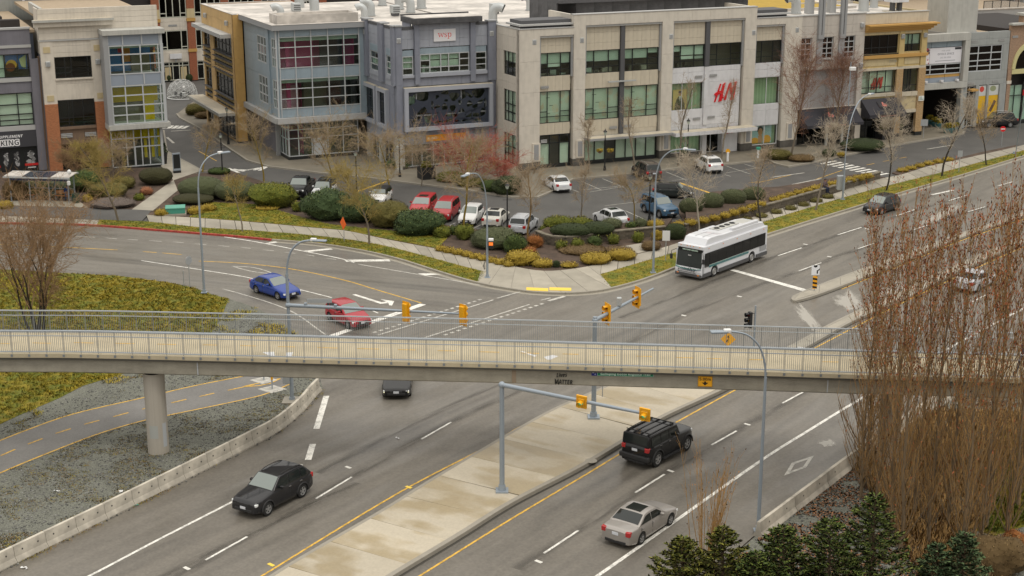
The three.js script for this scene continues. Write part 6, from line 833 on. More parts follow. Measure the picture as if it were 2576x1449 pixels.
{ const o = thing('litter_bin','dark green slatted litter bin at the right end of the bus shelter','litter bin',G(192,513).setY(.13));for (let i = 0;i < 16;i++) { const a = i / 16 * PI * 2;part('slat',bx(-.05,.05,.05,.85,-.012,.012).rotateY(-a + PI / 2).translate(Math.cos(a) * .33,0,Math.sin(a) * .33),M.bin,o);} part('liner',cyl(.3,.3,.8,16,.04),M.black,o);part('rim',new THREE.TorusGeometry(.33,.04,8,20).rotateX(PI / 2).translate(0,.87,0),M.bin,o);}
{ const o = thing('transformer_box','teal green utility box on a pale plinth between yellow grasses','utility box',G(442,541).setY(.1),.2);part('plinth',bx(-1.0,1.0,0,.16,-.8,.8),M.concrete,o);part('cabinet',rbx(-.88,.88,.16,.62,-.7,.65,.03),M.greenBox,o);part('lid',rbx(-.92,.92,.63,.74,-.74,.7,.03),std(.11,.36,.27,.45),o);}
{ const o = thing('information_pillar','slim dark information pillar on the garden path by the glazed bay','sign',G(446,438).setY(.13),.5);part('pillar',rbx(-.42,.42,.25,2.15,-.08,.08,.02),M.pole,o);part('map_panel',bx(-.36,.36,.5,2.0,.081,.09),M.frameBlack,o);part('foot',bx(-.4,.4,0,.25,-.14,.14),M.black,o);}
for (const [x,y,l,w] of [[685,980,'yellow and white marker post at the near side of the cycle path end',1],[664,957.5,'low marker post on the white diamond at the far side of the cycle path end',0]]) { const o = thing('marker_post',l,'post',G(x,y).setY(.036));part('base',new THREE.CylinderGeometry(.85,.95,.04,4).scale(1,1,.8),M.faded,o);part('shaft',cyl(.05,.05,w ? 1.0 : .5,8),M.galv,o);if (w) { part('yellow_band',cyl(.075,.075,.28,10,.62),M.signalYellow,o);part('cap',cyl(.085,.085,.1,10,.98),M.signWhite,o);} }
M.leafDark = std(.035,.06,.012,.8);M.petal = std(.55,.38,.03,.8);M.leafYellow = std(.16,.15,.015,.85);
function leafy(r,n,R,H,w,base = 0) { const g = [];for (let i = 0;i < n;i++) { const a = r() * 6.283,q = Math.sqrt(r()) * R,y = r();g.push(new THREE.PlaneGeometry(w * (.6 + r()),w * .5).rotateX(r() * 3.1).rotateY(r() * 6.3).translate(Math.cos(a) * q * (1 - y * .4),base + y * H,Math.sin(a) * q * (1 - y * .4)));} return g;}
function planter(px,kind,label,group) {
const o = thing('planter',label,'planter',G(...px).setY(.15),PHI,group),r = lcg(px[0] | 0);
if (kind === 'box') { part('pot',[bx(-.75,.75,0,1.25,-.75,-.65),bx(-.75,.75,0,1.25,.65,.75),bx(-.75,-.65,0,1.25,-.64,.64),bx(.65,.75,0,1.25,-.64,.64)],M.potBlack,o);part('soil',bx(-.65,.65,1.0,1.1,-.65,.65),M.soil,o);part('foliage',leafy(r,260,.7,.7,.2,1.1),M.leafYellow,o);}
else { const tall = kind === 'tall',m = kind === 'stone' ? M.stonePot : kind === 'teal' ? M.teal : M.potBlack,h = tall ? 1.2 : kind === 'teal' ? .62 : .8,R = tall ? .34 : .46;part('pot',new THREE.LatheGeometry([[.01,0],[R * .62,0],[R * .95,h * .85],[R * 1.02,h * .86],[R * 1.02,h],[R * .9,h],[R * .88,h - .1],[.01,h - .1]].map(p => new THREE.Vector2(...p)),20),m,o);part('foliage',leafy(r,160,R * 1.1,tall ? 1.1 : .6,.18,h),kind === 'teal' ? M.leafYellow : M.leafDark,o);if (kind === 'teal') part('flowers',leafy(r,110,R * 1.15,.45,.13,h + .15),M.petal,o);}
}
planter([415,415],'tall','tall black urn with a spiky palm by the glazed bay corner');planter([1073,452],'box','big black square planter in front of the office block shop front');planter([1719,413],'pot','black round pot in front of the large shop windows');planter([2222,352],'box','black square planter with an evergreen at the yellow block door');planter([2262,345],'stone','buff stone pot at the corner pier of the yellow block');
[[2337,316,'farthest back, by the dark car entrance'],[2350,321,'second from the car entrance'],[2360,325,'third from the car entrance'],[2380,338,'left of the front three at the kerb'],[2390,337.5,'middle of the front three at the kerb'],[2404.5,336,'right of the front three at the kerb']].forEach(([x,y,l]) => planter([x,y],'teal',`teal pot of yellow spring flowers ${l}`,'teal flower pots'));
{
const o = thing('geodesic_dome','clear geodesic dining dome with white struts at the end of the side street','dome',G(452,252).add(V(0,.02,-1.9))),R = 2.15,ico = new THREE.IcosahedronGeometry(R,2),p = ico.attributes.position,seen = new Set(),key = v => `${v.x.toFixed(2)},${v.y.toFixed(2)},${v.z.toFixed(2)}`;
for (let i = 0;i < p.count;i += 3) { const t = [0,1,2].map(k => V(p.getX(i + k),p.getY(i + k) + .55,p.getZ(i + k)));for (let k = 0;k < 3;k++) { const a = t[k],c = t[(k + 1) % 3];if (a.y < -.05 || c.y < -.05) continue;const q = [key(a),key(c)].sort().join('|');if (seen.has(q)) continue;seen.add(q);part('strut',rod(a,c,.013,.013,5),M.signWhite,o);} }
part('skin',new THREE.SphereGeometry(R * .985,24,12,0,PI * 2,0,PI * .58).translate(0,.55,0),phys(.95,.96,.95,.15,{ transmission: .92,thickness: 0 }),o);part('base_ring',new THREE.TorusGeometry(R * .97,.07,6,32).rotateX(PI / 2).translate(0,.1,0),M.signWhite,o);part('table',[cyl(.5,.5,.05,16,.7),cyl(.05,.05,.7,8)],M.signWhite,o);for (const a of [0,1.6,3.1,4.7]) part('chair',[rbx(-.2,.2,.4,.48,-.2,.2,.03).translate(Math.cos(a) * .95,0,Math.sin(a) * .95),rbx(-.2,.2,.48,.9,-.2,-.15,.02).translate(Math.cos(a) * .95,0,Math.sin(a) * .95)],M.frameBlack,o);
}
M.wallBlock = [.82,.95,1.08].map(k => std(.185 * k,.155 * k,.115 * k,.95,{ map: T.wear }));M.wallCap = std(.27,.235,.175,.9,{ map: T.wear });
function blockWall(px,label,H,rows) {
const P = line(px,120),L = P.reduce((s,p,i) => i ? s + p.distanceTo(P[i - 1]) : 0,0),n = Math.min(Math.floor(285 / rows),Math.round(L / .62)),c = P[60].clone(),o = thing('retaining_wall',label,'wall',c.clone().setY(.1)),r = lcg(px.length * 7 + 1),h = (H - .1) / rows;
const loc = t => sample(P,clamp(t,0,.9999)).sub(c).setY(0);
for (let j = 0;j < rows;j++) for (let i = 0;i < n;i++) { const off = j % 2 ? .5 : 0,a = loc((i + off) / n + .0006),e = loc((i + 1 + off) / n - .0006),d = e.clone().sub(a);if (d.length() < .08) continue;const g = bx(-d.length() / 2,d.length() / 2,j * h + .004,(j + 1) * h - .006,-.28,r() * .035).rotateY(-Math.atan2(d.z,d.x)).translate((a.x + e.x) / 2,0,(a.z + e.z) / 2);part('block',g,M.wallBlock[(r() * 3) | 0],o);}
const back = strip(P.map(p => p.clone().sub(c)),.02,.3,H - .1,0);part('backing',back,M.grimeShade,o);const m = Math.round(n / 2);for (let i = 0;i < m;i++) { const a = loc(i / m + .0008),e = loc((i + 1) / m - .0008),d = e.clone().sub(a);part('cap_stone',bx(-d.length() / 2,d.length() / 2,H - .1,H,-.34,.08).rotateY(-Math.atan2(d.z,d.x)).translate((a.x + e.x) / 2,0,(a.z + e.z) / 2),M.wallCap,o);}
}
blockWall([[1347,606],[1380,619],[1420,622],[1490,614],[1550,607],[1620,600],[1675,595]],'curved low wall of brown stone blocks in front of the clipped hedge on the corner bed',.85,4);
blockWall([[1722,588],[1800,568],[1870,551],[1932,536],[2002,516],[2082,493],[2150,473],[2214,452]],'long brown stone block wall along the pavement with a person sitting on it',.78,4);
struct('raised_bed',slab(line([[1728,585],[1800,565],[1932,533],[2082,490],[2210,450],[2137,457],[2057,471],[1957,487],[1900,490],[1790,500],[1722,536]]),.72,.1),M.soil);
struct('raised_bed',slab(line([[1350,604],[1420,618],[1550,603],[1675,591],[1690,568],[1600,578],[1440,588],[1378,590]]),.72,.1),M.soil);
struct('side_patio',slab(line([[1560,624],[1620,614],[1650,630],[1595,643]]),.13,.05),M.concrete);
// =========================================================
const paint = (r,g,b,o = {}) => phys(r,g,b,.5,{ clearcoat: .75,clearcoatRoughness: .05,metalness: .05,specularIntensity: .3,...o });
M.carGlass = phys(.016,.02,.019,.06,{ ior: 1.5 });M.windscreen = phys(.15,.18,.165,.06,{ clearcoat: 1,clearcoatRoughness: .03,ior: 1.6 });
M.tyre = std(.014,.014,.014,.85);M.rim = std(.42,.42,.42,.35,{ metalness: .6 });M.trimDark = std(.02,.02,.021,.6);M.headlamp = phys(.72,.74,.74,.12,{ clearcoat: 1 });M.tail = phys(.42,.01,.012,.25,{ clearcoat: 1 });M.plate = std(.62,.64,.68,.5);M.chrome = std(.55,.55,.56,.25,{ metalness: .8 });M.amber = std(.75,.22,.02,.3);
function gridSurf(rows) {
const n = rows[0].length,pos = [],idx = [];rows.forEach(r => r.forEach(p => pos.push(p.x,p.y,p.z)));
for (let i = 0;i + 1 < rows.length;i++) for (let k = 0;k + 1 < n;k++) { const a = i * n + k;idx.push(a,a + 1,a + n,a + 1,a + n + 1,a + n);}
const g = new THREE.BufferGeometry();g.setAttribute('position',new THREE.Float32BufferAttribute(pos,3));g.setIndex(idx);g.computeVertexNormals();return flat(g);
}
const pl = (nodes,x) => { if (x >= nodes[0][0]) return nodes[0][1];for (let i = 1;i < nodes.length;i++) if (x >= nodes[i][0]) { const [a,ya] = nodes[i - 1],[b,yb] = nodes[i];return lerp(yb,ya,(x - b) / (a - b));} return nodes[nodes.length - 1][1];};
const KIND = {
sedan: { L: 4.6,W: 1.78,H: 1.43,wb: 2.65,r: .32,hn: .68,hb: .92,ht: .98,a: 1.35,b: 2.15,c: 3.35,d: 4.0,side: [[1.75,2.62],[2.68,3.62]] },
hatch: { L: 4.1,W: 1.75,H: 1.5,wb: 2.55,r: .32,hn: .72,hb: .97,ht: 1.0,a: 1.1,b: 1.95,c: 3.5,d: 3.98,side: [[1.5,2.4],[2.46,3.25],[3.32,3.62]] },
crossover: { L: 4.5,W: 1.85,H: 1.67,wb: 2.68,r: .37,hn: .85,hb: 1.08,ht: 1.12,a: 1.3,b: 2.0,c: 3.8,d: 4.4,side: [[1.75,2.55],[2.62,3.45],[3.52,3.95]],rails: 1 },
wagon: { L: 4.5,W: 1.74,H: 1.56,wb: 2.53,r: .33,hn: .76,hb: .97,ht: 1.0,a: 1.3,b: 1.9,c: 4.05,d: 4.42,side: [[1.65,2.45],[2.5,3.3],[3.36,4.1]],rails: 1 },
boxy: { L: 4.55,W: 1.98,H: 1.9,wb: 2.95,r: .45,hn: 1.22,hb: 1.3,ht: 1.3,a: 1.45,b: 1.72,c: 4.42,d: 4.53,side: [[1.75,2.55],[2.62,3.35],[3.43,4.25]],rails: 1 },
suv: { L: 4.45,W: 1.82,H: 1.75,wb: 2.62,r: .37,hn: .98,hb: 1.12,ht: 1.15,a: 1.3,b: 1.85,c: 4.1,d: 4.4,side: [[1.65,2.45],[2.52,3.25],[3.33,4.0]],rails: 1 },
van: { L: 4.7,W: 1.9,H: 1.75,wb: 2.9,r: .34,hn: .85,hb: 1.05,ht: 1.1,a: 1.0,b: 1.9,c: 4.3,d: 4.62,side: [[1.6,2.5],[2.58,3.5],[3.58,4.25]],rails: 1 },
pickup: { L: 5.4,W: 1.95,H: 1.85,wb: 3.5,r: .4,hn: 1.1,hb: 1.22,ht: 1.2,a: 1.5,b: 2.1,c: 3.4,d: 3.75,side: [[1.95,2.7],[2.76,3.4]] },
mini: { L: 3.9,W: 1.72,H: 1.45,wb: 2.5,r: .32,hn: .78,hb: .98,ht: 1.0,a: 1.05,b: 1.5,c: 3.5,d: 3.8,side: [[1.3,2.3],[2.36,3.35]] },
};
function makeCar(kind,body,label,cat,o = {}) {
const s = { ...KIND[kind],...o },t = thing(s.name ?? 'parked_car',label,cat,V(0,0,0),0,s.group),F = s.L / 2,X = d => F - d,g0 = s.gc ?? (s.r > .36 ? .26 : .2),hw0 = s.W / 2;
const top = [[F,s.hn * .86],[F - .1,s.hn],[X(s.a),s.hb],[X(s.d),s.ht],[-F + .12,s.ht - .02],[-F,s.ht * .86]];
const fw = X(s.fo ?? (s.L - s.wb) * .47),rw = fw - s.wb,arch = s.r * 1.17;
const hw = x => hw0 * (1 - .16 * Math.pow(smooth(F - .75,F + .08,x),1.5) - .10 * Math.pow(smooth(-F + .6,-F - .08,x),1.5));
const sill = x => { let y = g0 + .08 * smooth(F - .5,F,Math.abs(x));for (const c of [fw,rw]) { const d = Math.abs(x - c);if (d < arch) y = Math.max(y,s.r + Math.sqrt(arch * arch - d * d));} return y;};
const xs = [];for (let i = 0;i <= 64;i++) xs.push(F - s.L * i / 64);for (const c of [fw,rw]) for (const d of [-arch,-arch * .96,arch * .96,arch]) xs.push(c + d);xs.sort((a,b) => b - a);
const rows = xs.map(x => {
const T = pl(top,x) + .02 * Math.sin(PI * (x + F) / s.L),w = hw(x),y0 = sill(x),end = Math.min(1,(F - Math.abs(x)) / .1),q = 1 - .05 * (1 - end),P = [[w * .955 * q,y0],[w * .99 * q,lerp(g0,T,.18)],[w * q,lerp(g0,T,.42)],[w * .985 * q,lerp(g0,T,.62)],[w * .985 * q,lerp(g0,T,.68)],[w * .955 * q,lerp(g0,T,.88)],[w * .90 * q,T - .025],[w * .78 * q,T],[w * .4,T + .022],[0,T + .03]].map(([z,y]) => [z,Math.max(y,y0 + .004)]);
const half = P.map(p => V(x,p[1],p[0]));return [V(x,y0,0),...half,...half.slice(0,-1).reverse().map(p => V(p.x,p.y,-p.z)),V(x,y0,0)];
});
const caps = [rows[0],rows[rows.length - 1]].map((r,k) => { const c = V(r[0].x + (k ? -.03 : .03),.55 * s.hn,0);return gridSurf(k ? [r,r.map(() => c)] : [r.map(() => c),r]);});
part('body',[gridSurf(rows),...caps],body,t);
part('underbody',bx(-F + .25,F - .25,g0 + .02,.62,-hw0 * .82,hw0 * .82),M.trimDark,t);
const wt = hw0 * (s.roofW ?? (kind === 'boxy' ? .86 : .76)),yr = x => { const A = X(s.a),B = X(s.b),C = X(s.c),D = X(s.d),Hr = s.H - .035 * Math.pow((x - (B + C) / 2) / ((B - C) / 2),2) * (x < B && x > C ? 1 : 1);return x > B ? lerp(s.hb,s.H - .035,(A - x) / (A - B)) : x < C ? lerp(s.ht,s.H - .035,(x - D) / (C - D)) : Hr;};
const cx = [];for (let i = 0;i <= 40;i++) cx.push(lerp(X(s.a),X(s.d),i / 40));cx.push(X(s.b),X(s.c));cx.sort((a,b) => b - a);
const yb = x => pl(top,x),zs = (x,y) => { const a = hw(x) * .93,k = (y - yb(x)) / Math.max(.05,s.H - yb(x));return lerp(a,wt,clamp(k) * (.85 + .15 * clamp(k)));};
part(s.roofName ?? 'roof',gridSurf(cx.map(x => { const y = yr(x),b = yb(x) - .03,z = zs(x,y),h = [V(x,b,zs(x,b)),V(x,lerp(b,y,.5),zs(x,lerp(b,y,.5))),V(x,y - .03,zs(x,y - .03)),V(x,y,z * .95),V(x,y + .018,z * .6),V(x,y + .025,0)];return [...h,...h.slice(0,-1).reverse().map(p => V(p.x,p.y,-p.z))];})),s.roofMat ?? body,t);
const screen = (x0,x1,n) => { const r = [];for (let i = 0;i <= 8;i++) { const x = lerp(x0,x1,i / 8),y = yr(x),z = zs(x,y) * .9,row = [];for (let k = 0;k <= 8;k++) { const q = k / 4 - 1;row.push(V(x + (n === 'windscreen' ? .008 : -.008),y + .03 - .014 * q * q,q * z));} r.push(row);} return part(n,gridSurf(r),n === 'windscreen' ? M.windscreen : M.carGlass,t);};
screen(lerp(X(s.a),X(s.b),.05),lerp(X(s.a),X(s.b),.95),'windscreen');screen(lerp(X(s.c),X(s.d),.08),lerp(X(s.c),X(s.d),.86),'rear_window');
for (const sd of [1,-1]) for (const [a,b] of s.side) { const r = [];for (let i = 0;i <= 8;i++) { const x = lerp(X(a),X(b),i / 8),lo = yb(x) + .03,hi = Math.max(lo + .015,yr(x) - .09),row = [];for (let k = 0;k <= 3;k++) { const y = lerp(lo,hi,k / 3);row.push(V(x,y,sd * (zs(x,y) + .012)));} r.push(row);} part('side_window',gridSurf(r),M.carGlass,t);}
if (s.sunroof) part('sunroof',bx(X(s.b) - 1.0,X(s.b) - .25,s.H - .01,s.H + .028,-.42,.42),M.carGlass,t);
for (const c of [fw,rw]) for (const sd of [1,-1]) {
const y = part('wheel',new THREE.LatheGeometry([[s.r * .62,-.1],[s.r * .94,-.1],[s.r,-.06],[s.r,.06],[s.r * .94,.1],[s.r * .62,.1]].map(p => new THREE.Vector2(...p)),24).rotateX(PI / 2),M.tyre,t);y.position.set(c,s.r,sd * (hw0 - .11));
const sp = [new THREE.CylinderGeometry(s.r * .2,s.r * .2,.05,10).rotateX(PI / 2),new THREE.TorusGeometry(s.r * .6,.025,6,24)];for (let k = 0;k < 5;k++) sp.push(bx(-s.r * .09,s.r * .09,0,s.r * .62,-.02,.02).rotateZ(k * PI * .4));part('rim',merge(sp).translate(0,0,sd * .075),s.rim ?? M.rim,y);part('wheel_disc',new THREE.CylinderGeometry(s.r * .62,s.r * .62,.1,18).rotateX(PI / 2),M.trimDark,y);
}
const hx = F - .16;for (const sd of [1,-1]) {
part('headlight',rbx(hx - .24,hx + .12,s.hn - .24,s.hn - .07,sd * hw0 * .70 - .17,sd * hw0 * .70 + .17,.05),M.headlamp,t);part('tail_light',rbx(-F - .02,-F + .22,s.ht - .30,s.ht - .04,sd * hw0 * .76 - .13,sd * hw0 * .76 + .13,.04),M.tail,t);
const mx = X(s.a + .52);part('mirror',rbx(mx - .1,mx + .06,s.hb + .02,s.hb + .17,sd * (hw0 + .08) - .1,sd * (hw0 + .08) + .1,.04),s.mirrorMat ?? body,t);
for (const [a] of s.side.slice(0,2)) part('door_handle',bx(X(a + .72),X(a + .9),s.hb - .13,s.hb - .1,sd * hw0 * .985 - .012,sd * hw0 * .985 + .012),M.chrome,t);part('door_gap',s.side.slice(0,2).map(([,b]) => bx(X(b) - .02,X(b) + .0,g0 + .12,s.hb - .02,sd * hw0 * .99 - .006,sd * hw0 * .99 + .006)),M.trimDark,t);
if (s.rails) part('roof_rail',tube([V(X(s.b) - .15,s.H - .01,sd * wt * .86),V(X(s.b) - .35,s.H + .055,sd * wt * .86),V(X(s.c) + .35,s.H + .055,sd * wt * .86),V(X(s.c) + .1,s.H - .01,sd * wt * .86)],.02,6),s.railMat ?? M.chrome,t);
if (s.clad) for (const c of [fw,rw]) part('arch_trim',new THREE.TorusGeometry(arch * 1.02,.045,6,20,PI).translate(c,s.r,sd * hw0 * .985),M.trimDark,t);
}
part('grille',rbx(F - .06,F + .025,s.hn - .3,s.hn - .1,-hw0 * .42,hw0 * .42,.03),s.grille ?? M.trimDark,t);part('lower_grille',rbx(F - .1,F + .03,g0 + .1,g0 + .26,-hw0 * .62,hw0 * .62,.03),M.trimDark,t);part('rear_bumper_trim',rbx(-F - .03,-F + .1,g0 + .04,g0 + .2,-hw0 * .66,hw0 * .66,.03),M.trimDark,t);
part('licence_plate',bx(F + .02,F + .045,g0 + .24,g0 + .37,-.17,.17),M.plate,t);part('licence_plate',bx(-F - .045,-F - .02,s.plateY ?? s.ht - .32,(s.plateY ?? s.ht - .32) + .14,-.17,.17),M.plate,t);part('wiper',[rod(V(X(s.a) - .06,s.hb + .05,.5),V(X(s.a) - .1,s.hb + .08,-.1),.012),rod(V(X(s.a) - .06,s.hb + .05,-.05),V(X(s.a) - .1,s.hb + .08,-.55),.012)],M.trimDark,t);
t.userData.dim = s;return t;
}
function face(o,dir) { o.rotation.y = Math.atan2(-dir.z,dir.x);}
function stand(o,f,r,sd,y = 0) {
const s = o.userData.dim,A = G(...f),B = G(...r),d = A.clone().sub(B).normalize(),right = V(-d.z,0,d.x),fw = s.L / 2 - (s.fo ?? (s.L - s.wb) * .47),mid = A.clone().add(B).multiplyScalar(.5);
o.position.copy(mid).addScaledVector(right,(sd === 'R' ? -1 : 1) * (s.W / 2 - .06)).addScaledVector(d,-(fw - s.wb / 2)).setY(y);face(o,d);delete o.userData.dim;return o;
}
const P = { black: paint(.006,.006,.007),graphite: paint(.014,.014,.016),silver: paint(.36,.335,.31,{ metalness: .5 }),blue: paint(.012,.045,.26),red: paint(.36,.018,.03),red2: paint(.40,.02,.025),white: paint(.68,.69,.70),cream: paint(.62,.60,.54),paleSilver: paint(.52,.54,.57),steel: paint(.055,.12,.20),dark: paint(.06,.045,.04),white2: paint(.72,.72,.71),green: paint(.02,.025,.024) };
const RD = { name: 'car' };
stand(makeCar('crossover',P.graphite,'dark grey crossover driving towards the camera in the lower left lanes','car',{ ...RD,clad: 1,L: 4.5,hn: .92,hb: 1.12,H: 1.7,railMat: M.trimDark }),[676.5,1296],[759,1252],'L');
{ const o = makeCar('sedan',P.black,'black sedan with lit headlights coming out from under the footbridge','car',{ ...RD,L: 4.5,W: 1.8,grille: M.trimDark });const a = G(997,1006),d = a.clone().sub(G(1004,958)).normalize();o.position.copy(a).addScaledVector(d,-2.2).setY(0);face(o,d);for (const s of [1,-1]) part('running_light',rbx(2.12,2.23,.46,.54,s * .64 - .12,s * .64 + .12,.02),new THREE.MeshStandardMaterial({ color: rgb(.6,.6,.4),emissive: rgb(1,.95,.6),emissiveIntensity: .8 }),o);delete o.userData.dim;}
{ const o = makeCar('boxy',P.black,'black boxy off-road wagon seen from behind in the lane beside the median','car',{ ...RD,clad: 1,plateY: .98,railMat: M.trimDark });for (let i = 0;i < 4;i++) part('roof_strip',bx(-2.0,.5,1.9,1.945,-.75 + i * .45,-.68 + i * .45),M.trimDark,o);part('roof_rack',[rod(V(-1.9,1.99,-.8),V(-1.9,1.99,.8),.03),rod(V(.3,1.99,-.8),V(.3,1.99,.8),.03)],M.trimDark,o);part('side_step',bx(-1.0,1.0,.34,.42,.95,1.12),M.trimDark,o);part('rear_bumper',rbx(-2.42,-2.18,.5,.78,-.95,.95,.06),M.trimDark,o);stand(o,[1727,1134],[1653,1174.5],'R');}
stand(makeCar('sedan',P.silver,'silver sedan driving away beside the solid white line, seen from behind','car',{ ...RD,L: 4.6,W: 1.8,wb: 2.7,H: 1.4,c: 3.1,d: 3.85,b: 2.05,a: 1.35,sunroof: 1 }),[1683,1323],[1615,1368],'R');
stand(makeCar('sedan',P.blue,'dark blue sedan waiting in the side road behind the red hatchback','car',{ ...RD,L: 4.45 }),[706,757],[639,736],'R',.003);
stand(makeCar('hatch',P.red,'bright red hatchback at the stop line of the side road, behind the railing','car',{ ...RD,L: 4.0 }),[880,830],[826,805],'R',.003);
stand(makeCar('wagon',P.graphite,'dark grey hatchback driving left along the far verge','car',{ ...RD,L: 4.37,W: 1.77,a: 1.05,b: 1.9,c: 3.7,d: 4.3,side: [[1.6,2.4],[2.46,3.2],[3.28,3.75]],railMat: M.trimDark }),[2216,541],[2254.5,529.5],'L');
{ const o = makeCar('sedan',P.paleSilver,'pale silver car half hidden by the reddish poplars at the far right','car',RD);o.position.copy(G(2452,722)).setY(0);face(o,G(2500,696).sub(G(2440,725)).normalize());delete o.userData.dim;}
{ const o = makeCar('wagon',P.white,'white car whose roof just shows above the footbridge deck','car',{ ...RD,rails: 0 });o.position.copy(G(2025,881,1.5)).setY(0);face(o,G(2120,836).sub(G(2044,874)).normalize());delete o.userData.dim;}
const PK = 'cars parked by the shops';
stand(makeCar('pickup',P.black,'black pickup with a chrome grille, leftmost in the row behind the shrubs','pickup',{ name: 'parked_pickup',group: PK,grille: M.chrome }),[761,509],[799,473],'L');
stand(makeCar('suv',P.white,'white off-roader with a dark roof beside the black pickup','car',{ group: PK,roofMat: P.black }),[820,514],[853,483],'L');
stand(makeCar('mini',P.white2,'white car with a black top mostly hidden behind a bare tree and shrub','car',{ group: PK,roofMat: M.trimDark,roofName: 'soft_top' }),[962,524],[992,496],'L');
stand(makeCar('van',P.red2,'left one of the two red cars side by side, partly behind the shrub','car',{ group: PK,sunroof: 1,rails: 0,H: 1.58,L: 4.4,wb: 2.7 }),[1071,552],[1104,521],'L');
stand(makeCar('van',P.red2,'right one of the two red cars, its rounded bonnet beside the white hatchback','car',{ group: PK,H: 1.65 }),[1128,563],[1161,532],'L');
stand(makeCar('hatch',P.white2,'white hatchback nose-on to the bed, right of the red cars','car',{ group: PK,W: 1.72 }),[1190,574],[1221,544],'L');
stand(makeCar('sedan',P.cream,'cream sedan parked tail first between the white hatchback and the silver estate','car',{ group: PK,sunroof: 1 }),[1286,547],[1254,578],'R');
stand(makeCar('wagon',P.paleSilver,'silver estate car parked tail towards the corner bed','car',{ group: PK }),[1355,568.5],[1324,594],'R');
stand(makeCar('sedan',P.white,'white sedan parked at the shop kerb by the rounded pavement end','car',{ group: PK,L: 4.55 }),[1365.5,467],[1395.5,485],'L');
stand(makeCar('hatch',P.white,'white hatchback with a dark tailgate window behind the clipped hedge','car',{ group: PK,L: 4.35,wb: 2.62,sunroof: 1 }),[1492.5,555],[1539,576],'L');
stand(makeCar('suv',P.steel,'steel blue off-roader with roof rails facing the yellow grasses','car',{ group: PK,clad: 1,railMat: M.trimDark }),[1660,549],[1620,534],'R');
stand(makeCar('mini',P.green,'small black car with a pale roof line behind the blue off-roader','car',{ name: 'car',group: null,roofMat: P.black,L: 3.95 }),[1717,501],[1667,498.5],'R');
stand(makeCar('van',P.dark,'dark brown van parked at the kerb behind a bare tree','car',{ group: PK }),[1588,437.5],[1622,456],'L');
stand(makeCar('crossover',P.white2,'white crossover with a dark glass roof parked before the shop entrance','car',{ group: PK,sunroof: 1,rails: 0,clad: 1,H: 1.64 }),[1745,420],[1779,438],'L');
stand(makeCar('suv',P.graphite,'dark off-roader with pale roof rails at the far right car park exit','car',{ name: 'car',L: 4.75,wb: 2.8,H: 1.82,railMat: M.signWhite }),[2490,322],[2538,321],'L');
